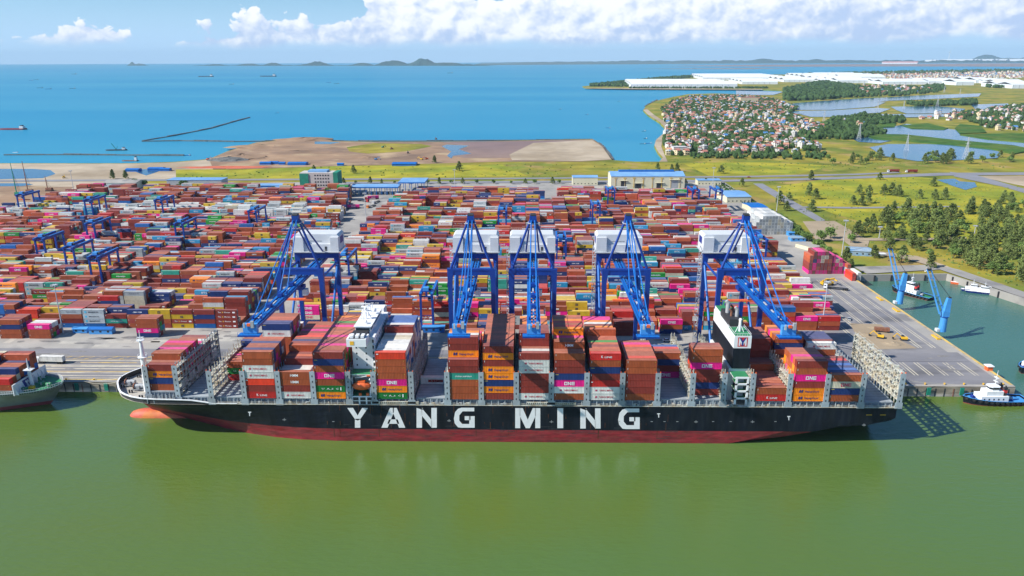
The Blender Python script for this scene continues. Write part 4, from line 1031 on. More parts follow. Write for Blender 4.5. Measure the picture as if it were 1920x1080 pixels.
# ------------------------------------------------------------------ the yard
def edge(tab):
    w = sorted([(U(px, py, QZ).y, U(px, py, QZ).x) for px, py in tab])
    return lambda Y: lerp_tab(w, Y)
E_L = edge([(446, 617), (475, 582), (512, 540), (560, 500), (612, 455), (632, 425), (652, 385), (655, 362)])
E_R0 = edge([(560, 619), (568, 575), (586, 552), (611, 532), (642, 490), (660, 467), (685, 440), (710, 412), (732, 390), (776, 368)])
E_R1 = edge([(1543, 598), (1543, 590), (1502, 540), (1458, 500), (1425, 460), (1375, 422), (1326, 382), (1316, 352)])
E_LL = edge([(-140, 420), (0, 424), (60, 400), (118, 378), (150, 362), (240, 352)])
Y_LEND = U(400, 366, QZ).y; Y_REND = U(1000, 359, QZ).y
FRONT = 398.0; BP = 26.2; RP = 2.74; TP = 2.72; SLOT = 12.75
ry = random.Random(99)
block_y = []
nb = 0
FIXL = {0: ['tex', 'tex', 'tex', 'tex'], 1: ['blue', 'maroon', 'navy', 'maroon'], 2: ['msc', 'tex', 'msc', 'maroon'], 3: ['maroon', 'brown', 'msc', 'msc'], 5: ['maroon', 'tealw', 'maroon'], 6: ['blue', 'maersk', 'maersk', 'maersk'], 7: ['blue', 'maroon', 'brown', 'cosco'], 8: ['maroon', 'blue', 'brown']}
FIXR = {0: ['hmm', 'navy', 'onec', 'one', 'one'], 1: ['maroon', 'maroon', 'tex', 'brown'], 3: ['maersk', 'maersk', 'maersk', 'maersk', 'cream'], 9: ['maroon', 'maersk', 'maersk', 'maroon'], 11: ['maersk', 'maersk', 'maroon', 'one', 'hmm'], 12: ['msc', 'msc', 'maroon', 'msc']}
Y = FRONT
SEG = {}
def seg_h(side, s, gr):
    """stack heights run level for a few rows and then step, often shared by neighbouring slots"""
    k = (side, s)
    st = SEG.get(k)
    if st is None or gr >= st[1]:
        nb_ = SEG.get((side, s - 1))
        if nb_ and ry.random() < .45: h = nb_[0]
        else: h = ry.choice([1, 2, 3, 3, 4, 4, 4, 5, 5])
        SEG[k] = st = (h, gr + ry.choice([2, 3, 3, 4, 5, 6]), pick(YARDMIX, ry))
    return st
while Y < max(Y_LEND, Y_REND):
    block_y.append(Y)
    for side in ('L', 'R'):
        if side == 'L' and Y > Y_LEND: continue
        nslots = 60
        hb = [ry.choice([2, 3, 3, 4, 4]) for _ in range(nslots)]
        for r in range(7):
            y = Y + r * RP
            gr = nb * 7 + r + 1
            if side == 'L': x = E_L(Y) - 6.3; dirn = -1; xend = E_LL(Y)
            else: x = E_R0(Y) + 6.3; dirn = 1; xend = E_R1(Y)
            wh_zone = side == 'L' and 690 < y < 735
            for s in range(nslots):
                xc = x + dirn * s * SLOT
                if (side == 'L' and xc < xend) or (side == 'R' and xc > xend): break
                if PX((xc, y, QZ + 5))[0] < -60: break
                px_, py_ = PX((xc, y, QZ))
                if side == 'R' and 1018 < px_ < 1050 and py_ < 393: continue
                sg_ = seg_h(side, s, gr); h = sg_[0] + (ry.choice([-1, 1]) if ry.random() < .12 else 0)
                if wh_zone: h = ry.choice([2, 3, 3, 4])
                if ry.random() < .03: h -= 2
                if Y > Y_REND - 60 and side == 'R': h = min(h, 2)
                if Y > Y_REND - 30 and side == 'R' and px_ > 1110: h = min(h, 1)
                h = max(0, min(5, h))
                fix = None
                if nb == 0 and r == 0:
                    if side == 'L' and s in FIXL: fix = FIXL[s]; h = len(fix)
                    if side == 'R' and s in FIXR: fix = FIXR[s]; h = len(fix)
                same = pick(WHITEMIX, ry) if wh_zone else (sg_[2] if ry.random() < .65 else None)
                short = ry.random() < .13 and not fix
                for t in range(h):
                    liv = fix[t] if fix else (same if same and ry.random() < .6 else pick(WHITEMIX if wh_zone else YARDMIX, ry))
                    tail = f'{nth(t + 1)} tier, {nth(s + 1)} stack {"left" if side == "L" else "right"} of lane, {nth(gr)} yard row'
                    g_ = 'containers stacked in the yard'
                    if short:
                        for q, dx in (('nearer', -3.1), ('farther', 3.1)):
                            put(xc + dx, y, QZ + .05 + t * TP, 6.06, 2.66, liv if dx < 0 else pick(YARDMIX, ry), 'short, ' + ('west' if dx < 0 else 'east') + ' half, ' + tail, g_)
                    else:
                        put(xc + ry.uniform(-.12, .12), y + ry.uniform(-.04, .04), QZ + .05 + t * TP, 12.19, 2.66, liv, tail, g_)
    Y += BP; nb += 1
# stacks standing out in front of the blocks, the reefer wall and the pink stack by the trees
def lone(px, py, col, what, rows_=3, ln=12.19):
    P = U(px, py, QZ)
    for r in range(rows_):
        for t, liv in enumerate(col):
            put(P.x, P.y + r * RP, QZ + .05 + t * TP, ln, 2.66, liv if r == 0 else pick(YARDMIX, ry), f'{nth(t + 1)} tier, {nth(r + 1)} row, {what}', 'containers stacked near the quay')
lone(76, 635, ['brown', 'brown', 'one'], 'loose stack beside the left ship', 4)
lone(22, 635, ['brown', 'brown', 'navy', 'brown'], 'leftmost stack by the quay', 4)
lone(278, 633, ['navy', 'one', 'brown', 'brown'], 'lone stack above the foremast', 3)
lone(1258, 626, ['navy', 'brown', 'one'], 'short stack between the last cranes', 2)
lone(1171, 630, ['maroon', 'maroon', 'maroon'], 'stack under the fourth crane', 2)
lone(1522, 598, ['cma', 'ever', 'oxide', 'ever'], 'stack by the tall lamp post', 4)
lone(1461, 596, ['maroon', 'maroon', 'maersk', 'red'], 'stack beside the fifth crane', 4)
lone(1380, 632, ['scarlet', 'one', 'maroon'], 'stack behind the funnel', 2)
P = U(1449, 440, QZ)
for r in range(3):
    for c in range(12):
        for t in range([4, 5, 6, 6, 6, 6, 6, 6, 5, 5, 4, 4][c]):
            put(P.x - 14 + c * 2.66 + 0, P.y + r * 13, QZ + .05 + t * TP, 2.44, 2.66, ry.choice(['white', 'cosco', 'maersk', 'maersk', 'cream', 'white']), f'ENDON{c}.{t}.{r}', '')
pinkw = []
P = U(1545, 514, QZ)
for c in range(10):
    for t in range([5, 6, 6, 6, 6, 5, 5, 4, 4, 3][c]):
        put(P.x - 10 + c * 2.66, P.y + (c > 5) * .5, QZ + .05 + t * TP, 2.44, 2.66, ry.choice(['maroon', 'brown', 'maroon', 'one', 'one', 'navy', 'cream', 'oxide', 'maroon', 'one']) if (t and c) else (['one', 'maroon', 'maroon', 'oxide', 'oxide'][t] if c == 0 else ry.choice(['one', 'one', 'maroon'])), f'ENDON{c}.{t}.9', '')
for k, (px, py, col) in enumerate([(1590, 517, ['one', 'cosco', 'oxide']), (1600, 527, ['scarlet', 'scarlet']), (1610, 526, ['white', 'white'])]):
    P = U(px, py, QZ)
    for t, liv in enumerate(col): put(P.x, P.y, QZ + .05 + t * TP, 2.44, 2.66, liv, f'ENDON{k}.{t}.8', '')

# end-on containers lie along Y: width 2.44 across, 12.19 deep
CA = np.array([[c[0], c[1], c[2], c[3], c[4]] for c in CS])
endon = np.array([c[6].startswith('ENDON') for c in CS])
x0 = CA[:, 0] - CA[:, 3] / 2; x1 = CA[:, 0] + CA[:, 3] / 2; y0 = CA[:, 1]; y1 = y0 + np.where(endon, 12.19, 2.44); z0 = CA[:, 2]; z1 = z0 + CA[:, 4]
corners = np.stack([np.stack([x0, y0, z0], 1), np.stack([x1, y0, z0], 1), np.stack([x1, y1, z0], 1), np.stack([x0, y1, z0], 1), np.stack([x0, y0, z1], 1), np.stack([x1, y0, z1], 1), np.stack([x1, y1, z1], 1), np.stack([x0, y1, z1], 1)], 1)
MI = np.array(CRI)
cc = (corners - np.array([0, 0, CAMZ])) @ MI.T
SCX = 1280 / 1920
pxs = (960 + FPX * cc[..., 0] / -cc[..., 2]) * SCX; pys = (540 - FPX * cc[..., 1] / -cc[..., 2]) * SCX
IDB = np.full((720, 1280), -1, np.int32)
order = np.argsort(-(y0 + np.abs(CA[:, 0]) * .02 - z0 * .3))
def quad(ids, ip):
    xs = pxs[ip, ids]; ys = pys[ip, ids]
    a, b = int(math.ceil(xs.min() - .5)), int(math.floor(xs.max() - .5)); c, d = int(math.ceil(ys.min() - .5)), int(math.floor(ys.max() - .5))
    a = max(a, 0); b = min(b, 1279); c = max(c, 0); d = min(d, 719)
    if a > b or c > d: return
    X = np.arange(a, b + 1) + .5; Yv = (np.arange(c, d + 1) + .5)[:, None]
    m = None; s = 0
    area = sum(xs[i] * ys[(i + 1) % 4] - xs[(i + 1) % 4] * ys[i] for i in range(4))
    sg = 1 if area > 0 else -1
    for i in range(4):
        j = (i + 1) % 4
        e = sg * ((xs[j] - xs[i]) * (Yv - ys[i]) - (ys[j] - ys[i]) * (X - xs[i])) >= 0
        m = e if m is None else m & e
    sub = IDB[c:d + 1, a:b + 1]; sub[m] = ip
for ip in order:
    quad([4, 5, 6, 7], ip)
    quad([1, 2, 6, 5] if x1[ip] < 0 else [0, 3, 7, 4], ip)
    quad([0, 1, 5, 4], ip)
cnt = np.bincount(IDB[IDB >= 0].ravel(), minlength=len(CS))
elig = cnt.astype(float); elig[endon] = 0
# what the superstructure, funnel and cranes stand in front of counts less
top300 = np.argsort(-elig)[:300]
indiv = set(int(i) for i in top300 if elig[i] > 0)
print('containers', len(CS), 'visible', int((cnt > 0).sum()), 'smallest individual px', elig[top300[-1]])
used = set()
for i in sorted(indiv):
    x, y, z, ln, h, liv, tail, grp = CS[i]
    o = bpy.data.objects.new('shipping_container', cont_mesh(liv, ln, h)); COL.objects.link(o); o.location = (x, y, z)
    lab = LIV[liv][2] + ', ' + tail
    k = len(lab.split())
    if k > 16:
        lab = lab.replace('short, ', '')
    if len(lab.split()) > 16: lab = lab.replace('-lettered', '').replace(' white container', ' container')
    while lab in used: lab += ' too'
    used.add(lab)
    tag(o, lab, 'shipping container', grp)
    if x + ln / 2 < 30:
        d = bpy.data.objects.new('door', door_mesh(liv, ln, h)); COL.objects.link(d); d.parent = o
# everything past the 300 that show largest: one mesh, colour per face
rest = [i for i in range(len(CS)) if i not in indiv]
jr = random.Random(3)
VV = []; FL = []; FC = []; nv = 0
FB = [(0, 3, 2, 1), (4, 5, 6, 7), (0, 1, 5, 4), (1, 2, 6, 5), (2, 3, 7, 6), (3, 0, 4, 7)]
loops = []; ltot = []
for i in rest:
    liv = CS[i][5]; base = np.array(PAL[LIV[liv][0]])
    k = 1 + jr.uniform(-.16, .16); colr = np.clip(base * k + jr.uniform(0, .02), 0, 1)
    VV.append(corners[i])
    for f in FB: loops.extend(nv + q for q in f); ltot.append(4)
    FC.extend([tuple(colr), tuple(np.clip(fade(colr), 0, 1))] + [tuple(colr)] * 4)
    nv += 8
    if cnt[i] > 12 and not endon[i]:
        X0, X1, Y0, Z0, H = x0[i], x1[i], y0[i] - .03, z0[i], CS[i][4]
        for v, fs, c in LP[liv]:
            if len(v) == 4 and (v[:, 0].ptp() if hasattr(v[:, 0], 'ptp') else np.ptp(v[:, 0])) < .08 and cnt[i] < 30: continue
            P3 = np.stack([X0 + v[:, 0] * (X1 - X0), np.full(len(v), Y0), Z0 + v[:, 1] * H], 1)
            VV.append(P3)
            for f in fs: loops.extend(nv + q for q in f); ltot.append(len(f))
            FC.extend([c] * len(fs)); nv += len(v)
    elif endon[i]:        # door bars on the ends that face the river
        dc = tuple(np.clip(colr * .62, 0, 1))
        for a_, b_ in ((.22, 1.18), (1.26, 2.22)):
            VV.append(np.array([(x0[i] + a_, y0[i] - .02, z0[i] + .22), (x0[i] + b_, y0[i] - .02, z0[i] + .22), (x0[i] + b_, y0[i] - .02, z1[i] - .25), (x0[i] + a_, y0[i] - .02, z1[i] - .25)]))
            loops.extend(nv + q for q in range(4)); ltot.append(4); FC.append(dc); nv += 4
        VV.append(np.array([(x0[i] - .1, y0[i] - .01, z1[i]), (x1[i] + .1, y0[i] - .01, z1[i]), (x1[i] + .1, y0[i] - .01, z1[i] + .06), (x0[i] - .1, y0[i] - .01, z1[i] + .06)]))  # near-black strip paints the shade in the gap above each container
        loops.extend(nv + q for q in range(4)); ltot.append(4); FC.append((.03, .03, .03)); nv += 4
        for u in (.2, .38, .62, .8):
            xx_ = x0[i] + u * 2.44
            VV.append(np.array([(xx_ - .08, y0[i] - .03, z0[i] + .1), (xx_ + .08, y0[i] - .03, z0[i] + .1), (xx_ + .05, y0[i] - .03, z1[i] - .1), (xx_ - .05, y0[i] - .03, z1[i] - .1)]))
            loops.extend(nv + q for q in range(4)); ltot.append(4); FC.append((.16, .16, .18)); nv += 4
V = np.concatenate(VV)
me = bpy.data.meshes.new('shipping_containers')
me.vertices.add(len(V)); me.vertices.foreach_set('co', V.ravel().astype(np.float32))
me.loops.add(len(loops)); me.loops.foreach_set('vertex_index', np.array(loops, np.int32))
me.polygons.add(len(ltot)); st = np.concatenate([[0], np.cumsum(ltot)[:-1]]).astype(np.int32)
me.polygons.foreach_set('loop_start', st)
me.polygons.foreach_set('use_smooth', [False] * len(ltot))
me.update(calc_edges=True); me.validate(); me.shade_flat()
at = me.attributes.new('paint', 'FLOAT_COLOR', 'FACE')
at.data.foreach_set('color', np.array([(*c, 1.0) for c in FC], np.float32).ravel())
mp = mat('container_paint', (0.2, 0.2, 0.2), 0.62, var=0.14, scale=0.5, spec=0.3)
t_ = mp.node_tree
an = t_.nodes.new('ShaderNodeAttribute'); an.attribute_name = 'paint'
hs = [n for n in t_.nodes if n.type == 'HUE_SAT'][0]
t_.links.new(an.outputs['Color'], hs.inputs['Color'])
me.materials.append(mp)
o = bpy.data.objects.new('shipping_containers', me); COL.objects.link(o)
tag(o, 'thousands of further stacked containers of every colour filling the yard', 'shipping containers', kind='stuff')
# ------------------------------------------------------------------ ship to shore cranes
m_house = mat('crane_house_white', (0.60, 0.62, 0.64), 0.5, var=0.05, scale=0.3)
m_rail = mat('galvanised_rail', (0.45, 0.47, 0.5), 0.5)
def make_sts(label):
    root = empty('gantry_crane', (0, 0, 0), 0, label, 'gantry crane', 'ship to shore cranes along the quay')
    G = 30.0; HW = 9.9; ZT = 55.0
    for sx_ in (-1, 1):
        for y in (0, G):
            w = MB()
            w.bar((sx_ * HW, y, 2.2), (sx_ * HW, y, 30), 1.7, 1.7, m_blue, 1.9, 1.9, up=(0, 1, 0))
            w.bar((sx_ * HW, y, 30), (sx_ * HW, y, 49), 1.9, 1.9, m_blue, 2.1, 2.1, up=(0, 1, 0))
            w.bar((sx_ * HW, y, 49), (sx_ * (HW - .35), y, ZT + .1), 2.1, 2.1, m_blue, 3.0, 2.4, up=(0, 1, 0))
            w.build('leg', root)
            w = MB()
            w.box(sx_ * HW - 3.4, sx_ * HW + 3.4, y - .6, y + .6, 1.2, 2.2, m_blue)
            for q in range(8): w.cyl((sx_ * HW - 3.2 + q * .9, y - .3, .5), (sx_ * HW - 3.2 + q * .9, y + .3, .5), .42, m_dark)
            w.build('bogie', root)
        w = MB()
        w.cyl((sx_ * HW, 1, 50.6), (sx_ * HW, G - 1, 50.6), .55, m_blue, n=10)
        w.build('side_tie', root)
        w = MB(); w.cyl((sx_ * HW, G - .8, 49), (sx_ * HW, .8, 9), .6, m_blue2, n=10); w.build('brace', root)
        w = MB(); w.cyl((sx_ * 9.3, .2, ZT + .6), (sx_ * .9, 1.2, 78.4), .62, m_blue, .5, n=10); w.build('a_frame_leg', root)
        w = MB(); w.cyl((sx_ * 1.3, 1.6, 78), (sx_ * 3.2, 29, ZT + 1), .42, m_blue, n=8); w.build('backstay', root)
        for ye in (-25, -57):
            w = MB(); w.cyl((sx_ * .8, .6, 78), (sx_ * 1.5, ye, 51.2), .26, m_blue2, n=6); w.build('forestay', root)
    for y in (0, G):
        w = MB(); w.box(-HW + .8, HW - .8, y - .9, y + .9, ZT - 2.6, ZT - .2, m_blue)
        if y == 0: w.box(-HW - 1.2, HW + 1.2, y - 1.1, y + 1.1, ZT - .4, ZT + .4, m_blue)
        w.build('portal_beam', root)
    for y in (0, G):
        w = MB(); w.box(-HW + .9, HW - .9, y - .6, y + .6, 2.6, 4.2, m_blue); w.build('sill_beam', root)
    w = MB(); w.box(-1.5, 1.5, -.2, 2.4, 76.8, 79.9, m_blue); w.box(-2.4, 2.4, -.8, 3.2, 76.2, 76.45, m_rail)
    for q in range(2): w.cyl((-1.2, .4 + q * 1.4, 80), (1.2, .4 + q * 1.4, 80), .7, m_dark, n=10)
    for sx_ in (-5, 5):
        for z in (73.4, 74.4): w.box(min(0, sx_), max(0, sx_), 2.6, 2.66, z, z + .07, m_rail)
        w.box(min(0, sx_), max(0, sx_), 1.8, 2.6, 73.2, 73.35, m_rail)
    w.build('apex_head', root)
    w = MB()
    for sx_ in (-1, 1):
        w.box(sx_ * 1.35 - .42, sx_ * 1.35 + .42, -64, 42, 48.6, 50.9, m_blue, m_blue2)
    for q in range(27): w.box(-1.2, 1.2, -62 + q * 4, -61.4 + q * 4, 50.0, 50.5, m_blue2)
    w.box(-.35, .35, -63, 40, 50.5, 50.6, m_blue2)
    for q in range(6): w.box(-.3, .3, -56 + q * 9, -52 + q * 9, 50.6, 50.9, m_rail)
    b_ = w.build('boom', root)
    w = MB()
    for sx_ in (-1, 1):
        w.box(sx_ * 2.15 - .38, sx_ * 2.15 + .38, -64, 40, 50.3, 50.4, m_blue2)
        for q in range(52): w.box(sx_ * 2.55 - .03, sx_ * 2.55 + .03, -64 + q * 2, -63.94 + q * 2, 50.4, 51.4, m_blue2)
        w.box(sx_ * 2.55 - .04, sx_ * 2.55 + .04, -64, 40, 51.35, 51.45, m_blue2)
    for y in (-30, -14, -44): w.box(-.9, .9, y, y + 2.6, 50.9, 52.4, m_blue)
    for y in (-25, -57): w.bar((-1.6, y, 50.9), (-1.6, y, 52), .5, 1.2, m_blue); w.bar((1.6, y, 50.9), (1.6, y, 52), .5, 1.2, m_blue)
    w.build('walkway', b_)
    w = MB()
    w.box(-4.2, 4.2, -67.5, -64, 47.6, 47.85, m_blue2); w.box(-2.6, 2.6, -65.6, -63.6, 48, 51.6, m_ltblue)
    for x in (-4.1, -2.05, 0, 2.05, 4.1):
        w.box(x - .05, x + .05, -67.5, -67.4, 47.85, 49, m_blue2)
    w.box(-4.2, 4.2, -67.5, -67.42, 48.9, 49, m_blue2); w.box(-4.2, 4.2, -67.6, -67.5, 47.3, 47.9, m_blue)
    w.box(-.6, .6, -66.6, -65.7, 51.2, 52.2, m_orange); w.box(.9, 2.0, -66.8, -65.8, 50.6, 53.2, m_grey); w.box(-2, -1.4, -66.5, -66, 50.5, 52.4, m_rail)
    w.build('boom_tip', b_)
    w = MB()
    def oct_(hw, y0, y1, z0, z1, ch):
        prof = [(-hw, z0), (hw, z0), (hw, z1 - ch), (hw - ch, z1), (-hw + ch, z1), (-hw, z1 - ch)]
        vs = [(x, y0, z) for x, z in prof] + [(x, y1, z) for x, z in prof]; n_ = 6
        w.add(vs, [(i, (i + 1) % n_, n_ + (i + 1) % n_, n_ + i) for i in range(n_)] + [(5, 4, 3, 2, 1, 0), (6, 7, 8, 9, 10, 11)], m_house)
    oct_(11.2, 30.6, 41, 55.9, 64.2, 1.0)
    w.box(-11.2, -6.2, 28.8, 30.6, 55.9, 63.0, m_house); w.box(7.2, 11.2, 28.8, 30.6, 55.9, 63.0, m_house)
    w.box(-6.2, 7.2, 29.6, 30.6, 55.9, 59.4, m_house)
    w.box(4.2, 5.2, 29.5, 29.6, 56, 58.2, m_dark); w.box(-3.6, 2.6, 30.52, 30.6, 60.6, 61.0, m_grey)
    for sx_ in (-1, 1): w.box(sx_ * 11.23 - .03, sx_ * 11.23 + .03, 33, 39, 59, 62.4, m_dblue)
    hs_ = w.build('machinery_house', root)
    w = MB()
    w.box(-11.8, 11.8, 27.6, 42, 55.5, 55.88, m_rail)
    for q in range(24): w.box(-11.8 + q, -11.74 + q, 27.6, 27.66, 55.9, 56.95, m_rail); w.box(-10.8 + q * .95, -10.74 + q * .95, 40.9, 40.96, 64.2, 65.2, m_rail)
    w.box(-11.8, 11.8, 27.6, 27.66, 56.9, 57, m_rail); w.box(-10.8, 11, 40.9, 40.96, 65.1, 65.2, m_rail)
    w.build('service_platform', hs_)
    w = MB()      # stair tower on the landward leg
    x0_ = -HW - 3.0
    for dx in (0, 1.6):
        for dy in (0, 1.6): w.box(x0_ + dx, x0_ + dx + .12, G + dy - 1, G + dy - .88, 1, 58, m_rail)
    for k in range(19):
        z = 2 + k * 3.0
        w.box(x0_, x0_ + 1.7, G - 1, G + .7, z, z + .1, m_rail)
        w.bar((x0_ + (.1 if k % 2 else 1.5), G - 1, z), (x0_ + (1.5 if k % 2 else .1), G - 1, z + 3), .15, .4, m_rail)
    w.build('stair_tower', root)
    w = MB(); w.box(-2.6, 2.6, -6, -1, 46.6, 48.2, m_blue); w.box(1.9, 4.2, -5, -2.4, 43.8, 46.65, m_house)
    for x in (-1.5, 1.5):
        for y in (-5, -2): w.cyl((x, y, 46.6), (x, y, 41.8), .05, m_dark, n=4)
    w.box(-6.1, 6.1, -4.6, -2.4, 41.2, 41.8, m_orange)
    w.build('trolley', root)
    return root
STS_X = [(561.5, 505, 'leftmost, above the white bridge of the ship'), (884, 505, 'second'), (999, 505, 'third'), (1174.5, 505, 'fourth'), (1391.5, 505, 'rightmost')]
labs = ['tall blue gantry crane standing alone on the left, boom lowered left of the white bridge',
        'tall blue gantry crane second from the left, left half of the close middle pair',
        'tall blue gantry crane third from the left, right half of the close middle pair',
        'tall blue gantry crane fourth from the left, between middle pair and funnel crane',
        'tall blue gantry crane at the far right, boom reaching over the stern containers']
c0 = make_sts(labs[0])
roots = [c0]
for k in range(1, 5): roots.append(copy_tree(c0))
for k, (r_, (px, py, _)) in enumerate(zip(roots, STS_X)):
    P = UY(px, py, 328); r_.location = (P.x, 328, QZ); r_['label'] = labs[k]
    r_.rotation_euler = (0, 0, 0)
# small truth: tip positions checked against the picture
for px, py in ((561, 505),): pass

# ------------------------------------------------------------------ rubber tyred yard cranes
def make_rtg():
    root = empty('yard_crane'); tag(root, 'x', 'yard crane', 'blue yard cranes straddling the container rows')
    S_ = 23.6; H_ = 20.5
    for y in (0, S_):
        for x in (-3.4, 3.4):
            w = MB(); w.bar((x, y, 1.6), (x * .94, y, H_), 1.25, 1.0, m_blue, 1.2, 1.0, up=(0, 1, 0)); w.build('leg', root)
        w = MB(); w.box(-4.6, 4.6, y - .5, y + .5, 1.0, 2.0, m_blue)
        for x in (-4, -2.6, 2.6, 4): w.cyl((x, y - .4, .75), (x, y + .4, .75), .75, m_tyre, n=10)
        w.build('wheel_beam', root)
        w = MB(); w.box(-3.6, 3.6, y - .35, y + .35, H_ - .7, H_, m_blue); w.build('end_tie', root)
        if y == 0:
            w = MB(); w.box(-1.8, 2.2, y - .9, y - .5, 1.6, 3.6, m_blue); w.build('generator', root)
            w = MB(); w.bar((-3.2, y, 3), (-.4, y, 9), .2, .2, m_rail); w.bar((3.2, y, 3), (.4, y, 9), .2, .2, m_rail); w.bar((-3.2, y, 9), (3.2, y, 9), .3, .3, m_blue); w.build('cross_brace', root)
    for x in (-3.2, 3.2):
        w = MB(); w.box(x - .7, x + .7, -1.5, S_ + 1.5, H_, H_ + 1.8, m_blue, m_blue2)
        for q in range(14): w.box(x + (.5 if x > 0 else -.56), x + (.56 if x > 0 else -.5), -1 + q * 1.9, -.94 + q * 1.9, H_ + 1.6, H_ + 2.6, m_rail)
        w.build('girder', root)
    t = MB(); t.box(-3.4, 3.4, 2, 6.5, H_ + 1.6, H_ + 2.1, m_blue); t.box(-2.2, 1, 2.6, 5.8, H_ + 2.1, H_ + 3.8, m_ltblue); t.cyl((-2.4, 4, H_ + 2.8), (2.4, 4, H_ + 2.8), .7, m_dark)
    t.build('trolley', root)
    t = MB(); t.box(.6, 2.6, .6, 2.6, H_ - 2.6, H_ - .1, m_house); t.box(.8, 2.4, .54, .6, H_ - 2.2, H_ - .8, m_glass); t.build('cab', root)
    t = MB()
    t.box(-6.0, 6.0, 3.2, 5.4, H_ - 4.4, H_ - 3.7, m_orange)
    for x in (-1.5, 1.5): t.cyl((x, 4.3, H_ - 3.7), (x, 4.3, H_ + 1.6), .06, m_dark, n=4)
    t.build('spreader', root)
    return root
RT = [(84, 501), (139, 513), (186, 545), (177, 472), (342, 472), (172, 417), (303, 421), (46, 402), (478, 446), (648, 537), (802, 612), (1117, 428), (1145, 400), (1302, 402), (1345, 402), (942, 447), (1052, 495), (1424, 505), (1150, 545)]
rt0 = make_rtg()
lastk = {}
order_rt = sorted(range(len(RT)), key=lambda i: RT[i][0])
for n_, i in enumerate(order_rt):
    px, py = RT[i]
    r_ = rt0 if n_ == 0 else copy_tree(rt0)
    P = U(px, py, QZ)
    by = min(block_y, key=lambda b: abs(b - 1.8 - P.y))
    P2 = U(px, PX((P.x, by - 1.8, QZ))[1], QZ)
    r_.location = (P2.x, by - 2.3, QZ)
    side = 'left yard' if px < 560 else 'middle of the yard' if px < 1000 else 'right yard'
    r_['label'] = f'blue yard crane straddling containers, {nth(n_ + 1)} of nineteen from the left, {side}'

# ------------------------------------------------------------------ lamp masts
def lamp(px, py, ptop, label, arms=True):
    P = U(px, py, QZ); top = UY(px, ptop, P.y).z
    root = empty('lamp_mast', (P.x, P.y, QZ), 0, label, 'lamp mast', 'lamp masts')
    H_ = top - QZ
    w = MB(); w.cyl((0, 0, 0), (0, 0, H_), .38, m_rail, .18, n=8); w.box(-.7, .7, -.7, .7, 0, .5, m_conc); w.build('pole', root)
    w = MB(); w.cyl((0, 0, H_ - .3), (0, 0, H_), 1.3, m_rail, n=10)
    for k in range(8):
        a_ = 2 * PI * k / 8; w.box(math.cos(a_) * 1.6 - .3, math.cos(a_) * 1.6 + .3, math.sin(a_) * 1.6 - .3, math.sin(a_) * 1.6 + .3, H_ - .7, H_ + .1, m_grey)
    w.build('lamp_head', root)
for px, py, pt, lb in [(119, 626, 534, 'tall grey lamp mast beside the pink topped stack on the left'), (1541, 616, 528, 'tall grey lamp mast by the two green containers at the right'), (1578, 480, 413, 'lamp mast between the pink stack and the tin shed'),
                       (1456, 396, 350, 'lamp mast on the grass edge above the white reefer wall'), (687, 422, 362, 'lamp mast at the roadside in the central lane'), (1335, 366, 314, 'lamp mast right of the big warehouse'),
                       (853, 358, 318, 'lamp mast in front of the back road, centre'), (139, 362, 320, 'lamp mast beside the pile drivers at the far left'), (1648, 447, 425, 'thin lamp mast on the path among the trees'), (1827, 438, 423, 'thin lamp mast inside the dense grove')]:
    lamp(px, py, pt, lb)

# ------------------------------------------------------------------ the grey ship at the left edge
m_hgrey = mat('hull_grey', (0.20, 0.22, 0.215), 0.6, var=0.2, scale=0.2, col2=(0.15, 0.15, 0.14))
m_hred2 = mat('hull_red_paint', (0.30, 0.05, 0.055), 0.6, var=0.2)
s2 = empty('feeder_ship', (0, 0, 0), 0, 'grey container ship with green foredeck and white mast cut off at the left edge', 'container ship')
YC2 = 309.0; X0 = U(111, 716, 11).x + 1
w = MB()
ne, fe, tt = hull_mesh(w, X0, X0 - 150, YC2, 12.6, 10.2, [(0, 0), (.5, .16), (1.5, .32), (3, .48), (6, .66), (10, .8), (16, .92), (24, 1), (150, 1)], [(0, 0), (4, .12), (14, .4), (30, .85), (45, 1), (150, 1)], 7, [(0, -9), (150, -9)], 1.9, m_hgrey, m_hred2, levels=[-3, 0, 1.9, 4, 6, 8, 10.2])
for a_, b_ in ((1, 4),):
    pass
w.build('hull', s2)
w = MB(); w.add([(p[0] - .2, YC2 + (p[1] - YC2) * .98, 9.4) for p in ne] + [(p[0] - .2, YC2 + (p[1] - YC2) * .98, 9.4) for p in reversed(fe)], [tuple(range(len(ne) * 2))], m_green); w.build('deck', s2)
w = MB()
for edge_, sg in ((ne, 1), (fe, -1)):
    for i in range(len(tt) - 1):
        a_, b_ = edge_[i], edge_[i + 1]
        if tt[i] > 60: break
        w.add([a_, b_, (b_[0], b_[1], 10.5), (a_[0], a_[1], 10.5)], [(0, 1, 2, 3)], m_white)
        n2 = max(1, int((Vector(b_) - Vector(a_)).length / .9))
        for q in range(n2):
            p = Vector(a_).lerp(Vector(b_), q / n2); w.box(p.x - .04, p.x + .04, p.y + sg * .2 - .04, p.y + sg * .2 + .04, 9.4, 11.3, m_white)
        w.bar((a_[0], a_[1] + sg * .2, 11.3), (b_[0], b_[1] + sg * .2, 11.3), .08, .08, m_white)
w.build('railing', s2)
P = U(61, 724, 9.5); tz = UY(52, 672, P.y).z
w = MB(); w.cyl((P.x, P.y, 9.4), (P.x - .2, P.y, 9.4 + (tz - 9.4) * .62), .85, m_white, .7, n=10); w.cyl((P.x - .2, P.y, 9.4 + (tz - 9.4) * .62), (P.x - .2, P.y, tz), .4, m_white, .12)
zq = 9.4 + (tz - 9.4) * .6; w.box(P.x - 2, P.x + 1.8, P.y - 1.5, P.y + 1.5, zq, zq + .2, m_white); w.box(P.x - 1.6, P.x + 1.4, P.y - 1.6, P.y - 1.5, zq + .8, zq + .9, m_white)
